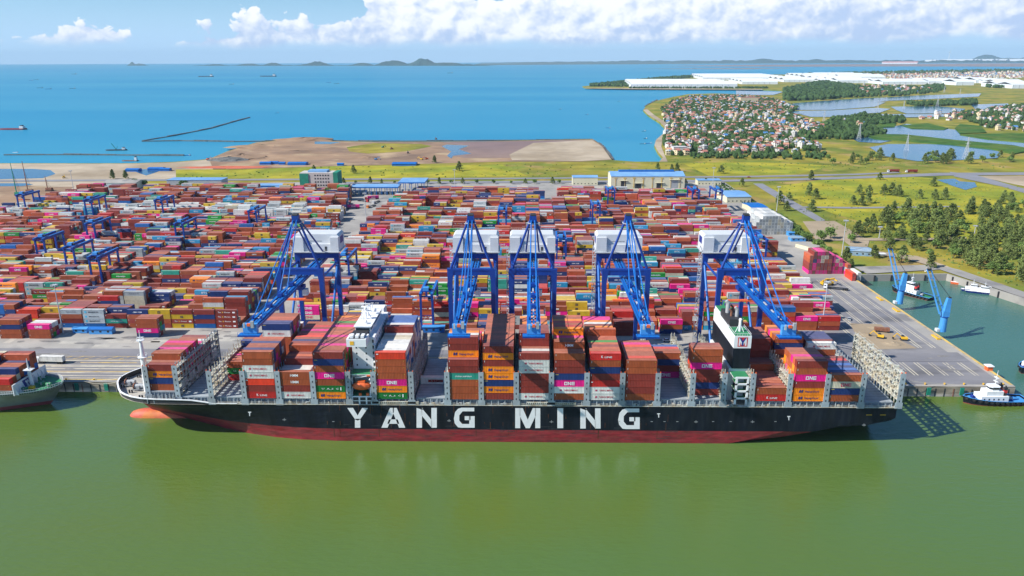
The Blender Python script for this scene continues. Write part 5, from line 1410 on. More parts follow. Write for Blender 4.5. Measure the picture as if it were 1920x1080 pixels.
w.box(P.x - 1, P.x + .8, P.y - .5, P.y + .5, zq - 2.2, zq - 1.8, m_white)
w.build('foremast', s2)
w = MB()
bx0 = UY(36, 735, YC2 - 12).x - 3.0
w.box(bx0, bx0 + .4, YC2 - 11.8, YC2 + 11.8, 9.4, 14.4, m_white)
for q in range(9): w.add([(bx0 + .4, YC2 - 11 + q * 2.7, 9.4), (bx0 + 2.0, YC2 - 11 + q * 2.7, 9.4), (bx0 + .4, YC2 - 11 + q * 2.7, 13.8)], [(0, 1, 2)], m_white)
w.build('breakwater', s2)
w = MB(); xx = bx0 + .46      # blue flag with a white W on the breakwater
yA, yB = YC2 - 5.5, YC2 + 1.5
w.add([(xx, yA, 10.2), (xx, yB, 10.2), (xx, yB + .3, 13.6), (xx, yA, 13.9)], [(0, 1, 2, 3)], m_dblue)
v, f, asp = text2d('W', .06, 1); w.add([(xx + .04, yA + 1.8 + p[0] * 3.6, 11.0 + p[1] * 2.0) for p in v], f, m_white)
w.build('flag_panel', s2)
for px, py in ((47, 733), (80, 722), (92, 724), (72, 712)):
    c = U(px, py, 9.5); w = MB(); w.box(-1.2, 1.2, -.8, .8, 0, .5, m_green); w.cyl((-1.1, 0, 1.1), (1.1, 0, 1.1), .8, m_green, n=10); w.box(-.3, .3, -1, 1, .4, 1.7, m_grey)
    w.build('windlass', s2, loc=(c.x, c.y, 9.4))
w = MB(); c = U(60, 729, 9.5); w.box(c.x - 1, c.x + 1, c.y - 1, c.y + 1, 9.4, 10.8, m_yellow); w.build('winch_box', s2)
w = MB(); pts = [(X0 - 8.5, 4.6), (X0 - 3.2, 6.6), (X0 - 2.0, 8.4), (X0 - 4.6, 8.4)]
w.box(bx0 - 60, bx0 - 1.5, YC2 - 10.5, YC2 + 10.5, 9.4, 11.2, m_hgrey); w.build('hatch_coaming', s2)
r4 = random.Random(8)
for bay in range(2):
    for r in range(8):
        n_ = [2, 2, 3, 3, 3, 3, 4, 4][r] if bay == 0 else 4
        for t in range(n_):
            liv = r4.choice(['navy', 'brown', 'red', 'oxide', 'blue', 'cream', 'maroon'])
            o = bpy.data.objects.new('shipping_container', cont_mesh(liv, 12.19, 2.66)); COL.objects.link(o)
            o.location = (bx0 - 8 - bay * 13, YC2 - 10.2 + r * 2.55, 11.3 + t * 2.7)
            tag(o, f'{LIV[liv][2]} on the left grey ship, {nth(t + 1)} tier, {nth(r + 1)} row from river, bay {"one" if bay == 0 else "two"}', 'shipping container', 'containers on the grey ship')

# ------------------------------------------------------------------ fenders, bollards, ropes, quay furniture
for k, (px, lb) in enumerate([(146, 'green fender panel on the quay wall left of the bulbous bow, nearer the grey ship'), (201, 'green fender panel on the quay wall just left of the bow'), (1741, 'green fender panel on the quay wall right of the stern'), (1803, 'green fender panel on the quay wall by the tugboat bow')]):
    c = UY(px, 732, QY - 1)
    w = MB(); w.box(c.x - .9, c.x + .9, QY - 1.6, QY - 1.2, .6, 4.4, m_fender); w.cyl((c.x, QY - 1.2, 2.6), (c.x, QY - .5, 2.6), .6, m_dark)
    tag(w.build('fender'), lb, 'fender', 'green fender panels')
def rope(a, b, sag=1.0, r=.07, lb='', name='mooring_rope'):
    w = MB(); a = Vector(a); b = Vector(b); prev = a
    for k in range(1, 9):
        t = k / 8; p = a.lerp(b, t); p.z -= sag * 4 * t * (1 - t); w.cyl(prev, p, r, m_rope, n=5, cap=False); prev = p
    tag(w.build(name), lb, 'rope', 'mooring ropes')
rope((BX + 1.5, SYC + 5, DZ + .5), (UY(160, 722, QY + 1).x, QY + 1, QZ + .6), 1.2, lb='pale mooring rope from the bow to the quay, upper one')
rope((BX + 1, SYC + 1, DZ + .2), (UY(152, 722, QY + 1).x, QY + 1, QZ + .6), 2.2, lb='pale mooring rope from the bow to the quay, slack lower one')
rope((SX - 1, SY1 - 6, DZ), (UY(1790, 722, QY + 1).x, QY + 1, QZ + .6), 1.5, lb='mooring rope from the stern to the quay, longer one')
rope((SX - 1, SY1 - 2, DZ), (UY(1745, 722, QY + 1).x, QY + 1, QZ + .6), 1.0, lb='mooring rope from the stern to the quay, shorter one')
w0 = MB(); w0.cyl((0, 0, 0), (0, 0, .5), .35, m_yellow); w0.cyl((0, 0, .5), (0, 0, .75), .5, m_yellow)
bme = w0.mesh('bollard')
for k in range(14):
    x = -262 + k * 13.5 if k < 7 else QX - 4 - (k - 7) * 9
    o = bpy.data.objects.new('bollard', bme); COL.objects.link(o); o.location = (x, QY + 1.9, QZ + .06)
    tag(o, f'yellow mooring bollard on the quay edge, {nth(k % 7 + 1)} {"from the left end" if k < 7 else "from the right corner"}', 'bollard', 'yellow quay bollards')
for k, (px, py) in enumerate([(1738, 582), (1787, 633), (1716, 561)]):
    P = U(px, py, QZ); w = MB(); w.box(-.7, .7, -3.4, 3.4, 0, .6, m_yellow); w.box(-1.0, 1.0, -3.6, -3.0, 0, .9, m_yellow)
    tag(w.build('wheel_stop', loc=(QX - 3.2, P.y, QZ + .05)), f'long yellow block on the basin side quay edge, {["middle", "nearest", "farthest"][k]} of three', 'quay block', 'yellow quay blocks')

# ------------------------------------------------------------------ pedestal cranes by the basin
def pedestal(px, py, tipx, tipy, lb):
    P = U(px, py, QZ); root = empty('pedestal_crane', (P.x, P.y, QZ), 0, lb, 'pedestal crane', 'blue pedestal cranes beside the basin')
    w = MB(); w.cyl((0, 0, 0), (0, 0, 8.5), 2.0, m_ltblue, 1.8, n=16); w.cyl((0, 0, 8.5), (0, 0, 8.9), 2.1, m_blue, n=16); w.build('pedestal', root)
    w = MB(); w.prism([(-1.8, -1.6), (1.8, -1.6), (1.8, 1.6), (-1.8, 1.6)], 8.9, 12, m_ltblue)
    w.bar((.2, 0, 12), (.9, 0, 19.5), 3.2, 3.0, m_ltblue, 2.0, 1.8, up=(0, 1, 0)); w.cyl((1.2, -.6, 19.6), (1.2, .6, 19.6), .7, m_dark); w.build('tower', root)
    tip = UY(tipx, tipy, P.y + 3); tv = Vector((tip.x - P.x, 3, tip.z - QZ))
    w = MB(); piv = Vector((-1.9, 0, 10.5)); d = (tv - piv)
    for y in (-1.5, 1.5):
        w.bar(piv + Vector((y, y * .4, 0)), tv + Vector((y * .75, 0, 0)), .7, .8, m_ltblue, .5, .6)
    for t in (.2, .4, .6, .8, .97):
        p = piv + d * t; w.bar(p + Vector((-1.3, 0, 0)), p + Vector((1.3, 0, 0)), .35, .35, m_ltblue)
    w.cyl(tv + Vector((-1.1, 0, 0)), tv + Vector((1.1, 0, 0)), .6, m_dark)
    w.build('boom', root)
    w = MB()
    for y in (-.5, .5): w.cyl((1.2, y, 20), tv + Vector((0, y, .2)), .07, m_dark, n=4)
    w.cyl(tv, tv + Vector((.3, 0, -7)), .05, m_dark, n=4); w.ball(tuple(tv + Vector((.3, 0, -7.5))), .4, m_dark)
    w.build('hoist_cable', root)
    w = MB(); w.box(-3.4, -1.9, -1.2, 1.4, 0, 1.6, m_house); w.build('power_cabinet', root)
    return root
pedestal(1686, 569, 1669, 466, 'light blue pedestal crane with raised boom, farther one beside the tugboat')
pedestal(1766, 621, 1742, 505, 'light blue pedestal crane with raised boom, nearer one on the basin edge')

# ------------------------------------------------------------------ tugs and small boats
def tug(X, Y_, ang, L_, B_, hullm, deckm, lb, label2='tugboat', tyres=True):
    root = empty('tugboat', (X, Y_, 0), ang, lb, label2)
    out = []
    for t in np.linspace(0, 1, 13):
        b = B_ / 2 * (math.sin(min(1, t / .42) * PI / 2) ** .6 if t < .42 else 1 - .12 * ((t - .42) / .58) ** 2) if t > 0 else 0.05
        out.append((-L_ / 2 + t * L_, b))
    w = MB(); k = len(out)
    def sheer(t): return 2.0 + 1.6 * (1 - t) ** 2
    top = [(x, -b, sheer(i / 12)) for i, (x, b) in enumerate(out)] + [(x, b, sheer((k - 1 - i) / 12)) for i, (x, b) in enumerate(reversed(out))]
    bot = [(x * .93, -b * .85, -.6) for x, b in out] + [(x * .93, b * .85, -.6) for x, b in reversed(out)]
    mid = [((a[0] + c[0]) / 2, (a[1] + c[1]) / 2 * 1.03, .35) for a, c in zip(top, bot)]
    n_ = len(top)
    w.add(bot + mid, [(i, (i + 1) % n_, n_ + (i + 1) % n_, n_ + i) for i in range(n_)], m_hred2)
    w.add(mid + top, [(i, (i + 1) % n_, n_ + (i + 1) % n_, n_ + i) for i in range(n_)], hullm)
    w.build('hull', root)
    w = MB(); w.add([(p[0] * .99, p[1] * .97, p[2] - .9) for p in top], [tuple(range(n_))], deckm)
    for i in range(n_):
        a_, b_ = top[i], top[(i + 1) % n_]; w.bar((a_[0], a_[1], a_[2]), (b_[0], b_[1], b_[2]), .3, .18, m_ltblue if hullm is m_black else m_white)
    w.build('deck', root)
    w = MB(); s = L_ / 28
    w.box(-7.5 * s, 4.5 * s, -2.9 * s, 2.9 * s, 1.2, 4.2, m_white); w.box(-5.2 * s, 2.2 * s, -2.3 * s, 2.3 * s, 4.2, 6.4, m_white)
    for q in range(5): w.box(-6.5 * s + q * 2.1 * s, -5.9 * s + q * 2.1 * s, -2.9 * s - .04, -2.9 * s, 2.4, 3.2, m_glass)
    w.build('deckhouse', root)
    w = MB(); pr = [(-3.6, -1.2), (-2.6, -1.9), (.2, -1.9), (.9, -1.2), (.9, 1.2), (.2, 1.9), (-2.6, 1.9), (-3.6, 1.2)]; pr = [(a_ * s, b_ * s) for a_, b_ in pr]
    w.prism(pr, 6.4, 7.1, m_white); w.prism([(a_ * .98, b_ * .98) for a_, b_ in pr], 7.1, 8.2, m_glass); w.prism([(a_ * 1.12, b_ * 1.12) for a_, b_ in pr], 8.2, 8.5, m_white)
    w.build('wheelhouse', root)
    w = MB(); w.cyl((-.8 * s, 0, 8.5), (-.6 * s, 0, 15.5 * (.4 + .6 * s)), .16, m_white, .08); 
    for z in (10.2, 12): w.box(-1.2, -.2, -1.2 * s, 1.2 * s, z * (.4 + .6 * s), z * (.4 + .6 * s) + .15, m_white)
    w.box(-1.5, .2, -.12, .12, 11, 11.25, m_white); w.build('mast', root)
    for y in (-1.6 * s, 1.6 * s):
        w = MB(); w.box(2.4 * s, 3.8 * s, y - .5, y + .5, 4.2, 8.2, m_dark); w.box(2.38 * s, 3.82 * s, y - .52, y + .52, 5.6, 6.9, m_red); w.cyl((3.1 * s, y, 8.2), (3.1 * s, y, 9), .35, m_dark); w.build('funnel', root)
    w = MB(); w.cyl((7 * s, -.9, 2), (7 * s, .9, 2), .9, m_grey, n=10); w.box(6.4 * s, 7.6 * s, -1.2, 1.2, 1.1, 1.9, m_dblue); w.cyl((-9.6 * s, -.9, 3), (-9.6 * s, .9, 3), .8, m_dblue, n=10); w.build('winch', root)
    if tyres:
        tm = MB()
        for i in range(n_):
            a_, b_ = Vector(top[i]), Vector(top[(i + 1) % n_])
            if (b_ - a_).length < .3: continue
            c = (a_ + b_) / 2; nn = Vector((b_.y - a_.y, -(b_.x - a_.x), 0)).normalized(); 
            c.z -= .7
            t_m = MB(); t_m.cyl(c - nn * .0, c + nn * .45, .75, m_tyre, n=10); t_m.cyl(c + nn * .44, c + nn * .47, .35, m_dark, n=8)
            t_m.build('tyre_fender', root)
    return root
P = U(1866, 757, 0); tug(P.x, P.y + 1.5, 0.03, 29, 9, m_black, m_ltblue, 'tugboat with white deckhouse and tyre fenders on the river beside the quay wall')
P = U(1944, 692, 0); tug(P.x, P.y + 2, 0.6, 29, 9.5, m_black, m_dblue, 'bow of a blue tugboat moored inside the basin at the right edge')
P = U(1703, 553, 0); tug(P.x + 2, P.y, -0.95, 27, 9, m_black, m_green, 'white tugboat with green aft deck moored behind the farther pedestal crane')
def launch(px, py, ang, L_, cab, lb, hullc=None, cat='launch'):
    P = U(px, py, 0); root = empty('motor_boat', (P.x, P.y, 0), ang, lb, cat); B_ = L_ * .26
    w = MB(); out = [(-.5, 0), (-.38, .6), (-.2, .9), (.1, 1), (.5, .9)]
    top = [(x * L_, -b * B_ / 2, 1.5 + (.6 if x < -.3 else 0)) for x, b in out] + [(x * L_, b * B_ / 2, 1.5 + (.6 if x < -.3 else 0)) for x, b in reversed(out)]
    bot = [(p[0] * .9, p[1] * .75, -.3) for p in top]; n_ = len(top)
    w.add(bot + top, [(i, (i + 1) % n_, n_ + (i + 1) % n_, n_ + i) for i in range(n_)], hullc or m_dblue); w.add([(p[0], p[1], p[2] - .25) for p in top], [tuple(range(n_))], m_white); w.build('hull', root)
    if cab:
        w = MB(); w.box(-.22 * L_, .3 * L_, -B_ * .36, B_ * .36, 1.2, 3.2, m_white); w.box(-.16 * L_, .1 * L_, -B_ * .3, B_ * .3, 3.2, 4.9, m_white); w.box(-.165 * L_, .105 * L_, -B_ * .31, B_ * .31, 3.9, 4.5, m_glass); w.build('cabin', root)
        w = MB(); w.cyl((0, 0, 4.9), (0, 0, 8.2), .09, m_white); w.box(-.8, .8, -.06, .06, 6.4, 6.6, m_white); w.build('mast', root)
launch(1845, 550, 2.75, 23, True, 'larger white and blue pilot boat moored at the basin wall')
launch(1823, 546, 2.9, 14, True, 'smaller white and blue launch just left of the pilot boat')
launch(1797, 533, 2.6, 10, False, 'small open orange work boat against the basin wall', m_orange)
launch(1735, 520, .3, 8, True, 'small white boat under the basin wall by the crane boom', m_white)

# ------------------------------------------------------------------ vehicles
def wheel_row(w, xs, y0, y1, r=.5):
    for x in xs:
        for y in (y0, y1): w.cyl((x, y - .15, r), (x, y + .15, r), r, m_tyre, n=10)
def truck(px, py, ang, cabm, load, lb):
    P = U(px, py, QZ); root = empty('container_truck', (P.x, P.y, QZ + .05), ang, lb, 'truck')
    w = MB(); w.prism([(-8.6, -1.2), (-6.4, -1.2), (-6.4, 1.2), (-8.6, 1.2)], .6, 3.0, cabm); w.box(-8.65, -8.6, -1.0, 1.0, 1.8, 2.7, m_glass); w.box(-8.2, -7.2, -1.23, 1.23, 1.9, 2.7, m_glass); w.build('cab', root)
    w = MB(); w.box(-6.4, 6.6, -.5, .5, .9, 1.25, m_dark); w.box(-6, 6.6, -1.2, 1.2, 1.25, 1.35, m_dark); w.build('trailer', root)
    for x in (-7.6, -5.4, -4.2, 3.6, 4.9, 6.0):
        for y in (-1.0, 1.0):
            w = MB(); w.cyl((x, y - .16, .5), (x, y + .16, .5), .5, m_tyre, n=10); w.build('wheel', root)
    if load:
        o = bpy.data.objects.new('shipping_container', cont_mesh(load, 12.19, 2.66)); COL.objects.link(o); ca, sa = math.cos(ang), math.sin(ang)
        o.location = (P.x + .5 * ca + 1.22 * sa, P.y + .5 * sa - 1.22 * ca, QZ + 1.42); o.rotation_euler = (0, 0, ang)
        tag(o, f'{LIV[load][2]} on the {" ".join(lb.split()[:1])} truck ' + {98: 'on the left apron', 699: 'before the gate canopy', 742: 'right of the gate lane', 662: 'beside the left yard corner', 1676: 'on the back road, left one', 1710: 'on the back road, right one'}[px], 'shipping container')
truck(98, 681, -.05, m_white, 'white', 'white truck hauling a pale container along the left quay apron')
truck(1570, 543, -.35, m_white, None, 'white truck with an empty orange trailer on the right apron')
m_carred = mat('truck_red', (.5, .03, .03), .4); m_carblue = mat('truck_blue', (.02, .1, .4), .4); m_carorg = mat('truck_orange', (.7, .2, .02), .4)
truck(680, 378, 2.6, m_carred, None, 'red truck in the open lane before the gate, left one')
truck(699, 374, .4, m_carred, 'one', 'red truck with pink load before the gate canopy')
truck(742, 381, 0, m_carred, 'maroon', 'red truck with maroon load right of the gate lane')
truck(706, 380, 1.3, m_white, None, 'white bobtail truck in the gate lane')
truck(662, 391, .1, m_carblue, 'one', 'blue truck with pink load beside the left yard corner')
truck(697, 388, 1.2, m_carorg, None, 'orange truck driving down the central lane')
truck(1676, 323, 0, m_white, 'maroon', 'truck with maroon load on the back road, left of two')
truck(1710, 323.5, 0, m_white, 'maroon', 'truck with maroon load on the back road, right of two')
def stacker(px, py, ang, lb):
    P = U(px, py, QZ); root = empty('reach_stacker', (P.x, P.y, QZ + .05), ang, lb, 'reach stacker')
    w = MB(); w.box(-4, 4, -1.6, 1.6, 1, 2.6, m_yellow); w.box(-1, 1, -.9, .9, 2.6, 4.4, m_glass); w.box(-1.1, 1.1, -1, 1, 4.4, 4.6, m_yellow); w.build('body', root)
    w = MB(); w.bar((-3.4, .2, 3.2), (5.4, .2, 4.4), .9, .9, m_yellow); w.box(5, 5.6, -3.2, 3.2, 3.4, 4.0, m_yellow); w.build('boom', root)
    for x in (-2.8, 2.9):
        for y in (-1.7, 1.7): w = MB(); w.cyl((x, y - .35, .85), (x, y + .35, .85), .85, m_tyre, n=12); w.build('wheel', root)
stacker(1550, 535, .2, 'yellow reach stacker in front of the pink and brown container stack')
def excavator(px, py, ang, m, lb, z=QZ):
    P = U(px, py, z); root = empty('excavator', (P.x, P.y, z + .1), ang, lb, 'excavator', 'excavators'); root.scale = (.8, .8, .8) if px > 1600 else (1, 1, 1)
    for y in (-1.2, 1.2): w = MB(); w.box(-2.1, 2.1, y - .35, y + .35, 0, .9, m_dark); w.build('track', root)
    w = MB(); w.box(-2.3, 1.6, -1.4, 1.4, 1.1, 2.3, m); w.box(-.2, 1.5, -1.4, -.2, 2.3, 3.2, m_glass); w.build('body', root)
    w = MB(); w.bar((1.4, .2, 2), (4.6, .2, 4.6), .5, .6, m); w.bar((4.6, .2, 4.6), (6.6, .2, 1.8), .4, .45, m); w.box(6.2, 7.2, -.4, .8, .6, 1.7, m_dark); w.build('arm', root)
excavator(1650, 634, 2.6, m_yellow, 'yellow excavator in the sand pit, left one')
excavator(1694, 638, 2.9, m_yellow, 'yellow excavator at the right end of the sand pit')
P = U(1650, 622, QZ); w = MB(); w.box(-3, 3, -1.2, 1.2, .7, 2.4, m_rust); w.box(3, 4.6, -1.2, 1.2, .7, 2.6, m_rust); wheel_row(w, (-2, -.8, 3.8), -1.1, 1.1)
tag(w.build('dump_truck', loc=(P.x, P.y, QZ + .1), rz=-.3), 'rust brown dump truck on the sand pit', 'dump truck')
for k, (px, py, s) in enumerate([(1625, 628, 5), (1675, 645, 6), (1640, 615, 4)]):
    P = U(px, py, QZ); w = MB(); r5 = random.Random(k); ring = [[(s * (1 - j / 4) * math.cos(2 * PI * i / 12) * r5.uniform(.8, 1.2), s * .6 * (1 - j / 4) * math.sin(2 * PI * i / 12) * r5.uniform(.8, 1.2), s * .22 * j / 4 * r5.uniform(.8, 1.1)) for i in range(12)] for j in range(5)]
    vs = [p for rr in ring for p in rr]; w.add(vs, [(j * 12 + i, j * 12 + (i + 1) % 12, (j + 1) * 12 + (i + 1) % 12, (j + 1) * 12 + i) for j in range(4) for i in range(12)], m_sand)
    tag(w.build('sand_mound', loc=(P.x, P.y, QZ + .08)), ['small pale sand mound at the left of the pit', 'large pale sand mound near the yellow excavator', 'low sand mound at the back of the pit'][k], 'sand mound')
# blue booths and quay huts
def hut(px, py, wx, dy, h, wallm, roofm, lb, cat='hut', rz=0, gable=0, z=QZ, win=True, name='hut', over=.4):
    P = U(px, py, z); root = empty(name, (P.x, P.y, z + .05), rz, lb, cat)
    w = MB(); w.box(-wx / 2, wx / 2, 0, dy, 0, h, wallm); w.build('wall', root)
    w = MB()
    if gable:
        prof = [(-over, h), (dy / 2, h + gable), (dy + over, h), (dy + over, h + .25), (dy / 2, h + gable + .3), (-over, h + .25)]
        w.xprism(prof, -wx / 2 - over, wx / 2 + over, roofm)
        for x in (-wx / 2, wx / 2 - .1): w.add([(x, 0, h), (x, dy, h), (x, dy / 2, h + gable), (x + .1, 0, h), (x + .1, dy, h), (x + .1, dy / 2, h + gable)], [(0, 1, 2), (3, 5, 4), (0, 2, 5, 3), (1, 4, 5, 2)], wallm)
    else: w.box(-wx / 2 - over, wx / 2 + over, -over, dy + over, h, h + .35, roofm)
    w.build('roof', root)
    if win:
        n_ = max(2, int(wx / 4))
        wm = MB(); wm.box(-.6, .6, -.05, 0, 0, 1.1, m_glass); me_ = wm.mesh('window')
        for q in range(n_):
            o_ = bpy.data.objects.new('window', me_); COL.objects.link(o_); o_.parent = root; o_.location = (-wx / 2 + wx * (q + .5) / n_, -.01, min(1.2, h * .4))
    return root
hut(189, 627, 13, 4, 2.8, m_ltblue, m_blue2, 'long blue quay hut below the grey containers at the left', gable=.8)
hut(150, 625, 8, 3.5, 2.4, m_ltblue, m_ltblue, 'small light blue hut left of the long blue hut', gable=.5)
hut(813, 624, 12, 3, 3.2, m_blue2, m_ltblue, 'blue site hut between the first two cranes behind the empty bay')
hut(1132, 600, 12, 3, 2.8, m_blue2, m_blue, 'blue hut on the quay behind the ship, left of the fourth crane')
hut(1856, 696, 2.6, 2.6, 2.2, m_orange, m_white, 'tiny white roofed quay hut on the basin corner', win=False)

# parked cars and buses behind the yard, and a pick-up on the quay
CARC = [('white', (.75, .75, .75)), ('silver', (.4, .41, .43)), ('black', (.02, .02, .025)), ('red', (.4, .02, .02)), ('blue', (.03, .1, .35))]
_cmh = {}
def car(px, py, ang, cn, lb, bus=False):
    P = U(px, py, QZ); m = mat('car_' + cn, dict(CARC)[cn], .3, var=.03) if cn not in _cmh else _cmh[cn]; _cmh[cn] = m
    root = empty('bus' if bus else 'parked_car', (P.x, P.y, QZ + .05), ang, lb, 'bus' if bus else 'car', None if bus else 'cars parked around the port')
    w = MB()
    if bus: w.box(-6, 6, -1.25, 1.25, .4, 3.2, m)
    else:
        w.xprism([(-.88, .35), (.88, .35), (.88, .95), (-.88, .95)], -2.2, 2.2, m)
        w.add([(-1.5, -.8, .95), (1.3, -.8, .95), (1.3, .8, .95), (-1.5, .8, .95), (-1.0, -.7, 1.5), (.6, -.7, 1.5), (.6, .7, 1.5), (-1.0, .7, 1.5)], [(4, 5, 6, 7)], m)
    w.build('body', root)
    w = MB()
    if bus:
        w.box(-5.8, 5.9, -1.28, 1.28, 1.6, 2.6, m_glass)
    else: w.add([(-1.5, -.8, .95), (1.3, -.8, .95), (1.3, .8, .95), (-1.5, .8, .95), (-1.0, -.7, 1.49), (.6, -.7, 1.49), (.6, .7, 1.49), (-1.0, .7, 1.49)], [(0, 1, 5, 4), (1, 2, 6, 5), (2, 3, 7, 6), (3, 0, 4, 7)], m_glass)
    w.build('window', root)
    for x in ((-4, 4) if bus else (-1.35, 1.35)):
        for y in (-.85, .85): w = MB(); w.cyl((x, y - .12, .36), (x, y + .12, .36), .36 if not bus else .5, m_tyre, n=10); w.build('wheel', root)
for k in range(11):
    cn = CARC[(k * 3) % 5][0]
    car(438 + k * 4.6, 367.5, 1.57, cn, f'{cn} car parked in the row before the blue roofed office, {nth(k + 1)} from the left')
car(455, 363, 0, 'white', 'white bus parked before the long blue roofed office', True)
car(412, 362, .9, 'blue', 'blue bus parked left of the office', True)
car(1404, 333, 0, 'red', 'red car driving on the back road behind the warehouse')
car(655, 613, .3, 'black', 'dark car on the quay behind the white bridge')
car(1250, 640, 0, 'white', 'white car on the quay under the fourth crane')
car(1592, 600, 1.2, 'silver', 'silver car on the open concrete beside the sand pit')
car(400, 628, 0, 'white', 'white car on the quay right of the stacked maroon containers')
# ------------------------------------------------------------------ port buildings
m_cream = mat('cream_wall', (0.62, 0.58, 0.42), 0.7, var=0.06, scale=0.2)
m_bluroof = mat('blue_roof', (0.20, 0.38, 0.62), 0.5, var=0.08, scale=0.15, col2=(0.15, 0.32, 0.58))
m_whroof = mat('white_roof', (0.78, 0.80, 0.80), 0.5, var=0.06, scale=0.02)
m_whwall = mat('white_cladding', (0.66, 0.70, 0.74), 0.6, var=0.06, scale=0.05)
m_net = mat('green_net', (0.01, 0.22, 0.14), 0.8, var=0.2, scale=0.2)
m_render = mat('raw_render', (0.50, 0.46, 0.43), 0.8, var=0.1, scale=0.3)
m_tin = mat('tin_roof', (0.18, 0.36, 0.58), 0.5, var=0.15, scale=0.5, col2=(0.3, 0.38, 0.45))
# cream warehouse
P = U(1214, 354, QZ); Pw = (U(1283, 354, QZ).x - U(1145, 354, QZ).x)
H_ = UY(1214, 331, P.y).z - QZ; root = hut(1214, 354, Pw, 34, H_, m_cream, m_bluroof, 'large cream warehouse with light blue roof at the back of the yard', 'warehouse', gable=3.6, win=False, name='warehouse')
w = MB(); w.box(-Pw * .38, Pw * .38, 14.5, 19.5, H_ + 3.6, H_ + 5.2, m_blue2); w.build('roof_vent', root)
for u, dw, dh in ((-.33, 6, 9), (-.13, 7, 6), (.16, 7, 6.5), (.36, 8, 10)):
    w = MB(); w.box(Pw * u - dw / 2, Pw * u + dw / 2, -.12, 0, 0, dh, m_dark if u < .3 else m_grey); w.build('door', root)
    w = MB(); w.box(Pw * u - dw * .75, Pw * u + dw * .75, -1.6, 0, dh + .6, dh + .9, m_cream); w.build('canopy', root)
for q in range(8):
    w = MB(); x = -Pw / 2 + Pw * (q + .5) / 8; w.box(x - .5, x + .5, -.3, 0, 0, H_ - 1.4, m_yline); w.box(x - 1.6, x + 1.6, -.35, 0, H_ - 2.4, H_ - 1.4, m_yline); w.build('pilaster', root)
hut(1097, 347, U(1120, 347, QZ).x - U(1073, 347, QZ).x, 16, 9, m_cream, m_bluroof, 'small cream shed with pale blue roof left of the large warehouse', 'shed', gable=1.6, name='shed')
hut(1330, 347, 28, 14, 5.5, m_cream, m_bluroof, 'flat cream office with light blue roof right of the large warehouse', 'office', name='office')
hut(1385, 380, 26, 40, 6, m_cream, m_bluroof, 'long blue roofed workshop at the right boundary, larger one', 'workshop', rz=.08, gable=2, name='workshop')
hut(1424, 398, 16, 26, 4.5, m_cream, m_blue2, 'low bright blue roofed shelter nearest the white reefer wall', 'shelter', rz=.1, gable=.8, name='shelter')
hut(1487, 443, 8, 9, 2.8, m_ltblue, m_ltblue, 'bright blue cabin beside the hedge, upper one', 'cabin', name='cabin')
hut(1497, 453, 12, 8, 2.8, m_ltblue, m_tin, 'light blue cabin beside the hedge, lower one', 'cabin', name='cabin')
hut(1532, 471, 9, 18, 3.2, m_cream, m_conc, 'low cream hut behind the pink container stack', 'hut', rz=.5, name='hut')
hut(1612, 480, 17, 14, 3.6, m_tin, m_tin, 'shabby blue tin roofed shed under the trees', 'shed', rz=-.2, gable=1.0, name='shed')
hut(1650, 480, 9, 4, 1.2, m_whwall, m_white2, 'low white tarpaulin heap beside the tin shed', 'tarpaulin', win=False, name='tarpaulin')
# office block wrapped in nets
P = U(600, 364, QZ); root = empty('office_block', (P.x, P.y, QZ), 0, 'unfinished grey office block with green safety nets on both ends', 'office block')
wd = U(633, 364, QZ).x - U(562, 364, QZ).x; Hh = UY(600, 324, P.y).z - QZ
w = MB(); w.box(-wd * .49, wd * .42, 0, 18, 0, Hh, m_render); w.box(-wd * .3, wd * .2, 4, 16, Hh, Hh + 2, m_bluroof); w.build('wall', root)
wm = MB(); wm.box(-.85, .85, -.08, 0, 0, 1.5, m_glass); me_ = wm.mesh('window')
for c in range(6):
    for r in range(6):
        o_ = bpy.data.objects.new('window', me_); COL.objects.link(o_); o_.parent = root; o_.location = (-.5 + c * 3.0 - wd * .08, -.01, 2 + r * (Hh - 2) / 6)
for x0_, x1_, y0_ in ((-wd * .5, -wd * .27, -.8), (wd * .38, wd * .5, -.6)):
    w = MB(); w.box(x0_, x1_, y0_, 19 if x0_ > 0 else 4, 2 if x0_ > 0 else Hh * .42, Hh + .4 if x0_ > 0 else Hh - 1, m_net); w.build('safety_net', root)
# gate canopies
def canopy(px0, px1, py, depth, h, lb, booths):
    P = U((px0 + px1) / 2, py, QZ); wd = U(px1, py, QZ).x - U(px0, py, QZ).x
    root = empty('gate_canopy', (P.x, P.y, QZ), 0, lb, 'gate canopy')
    w = MB(); w.box(-wd / 2, wd / 2, 0, depth, h, h + 1.4, m_blue2, m_bluroof); w.build('roof', root)
    for q in range(booths + 1):
        x = -wd / 2 + 1 + (wd - 2) * q / booths
        w = MB(); w.box(x - .3, x + .3, 1, 1.6, 0, h, m_blue2); w.build('post', root); w = MB(); w.box(x - .3, x + .3, depth - 2, depth - 1.4, 0, h, m_blue2); w.build('post', root)
        if q < booths: w = MB(); w.box(x + 2, x + 4, 4, 8, .3, 3, m_white2); w.box(x + 1.6, x + 4.4, 2, 10, 0, .3, m_yline); w.build('booth', root)
canopy(655, 747, 366, 22, 8, 'wide blue gate canopy with booths, nearer one', 9)
canopy(747, 797, 362, 34, 11, 'higher blue gate canopy behind the wide one', 4)
hut(480, 357, 62, 14, 5.5, m_blue2, m_bluroof, 'long blue roofed office left of the netted block', 'office', name='office')
hut(540, 361, 38, 14, 4.5, m_cream, m_bluroof, 'low cream office with blue roof beside the netted block', 'office', name='office')
hut(365, 352, 66, 20, 9, m_grey, m_bluroof, 'open sided steel shed with grey blue roof', 'shed', name='shed')
hut(224, 355, 40, 26, 7, m_cream, m_conc, 'cream warehouse at the back left of the yard', 'warehouse', gable=2, name='warehouse')
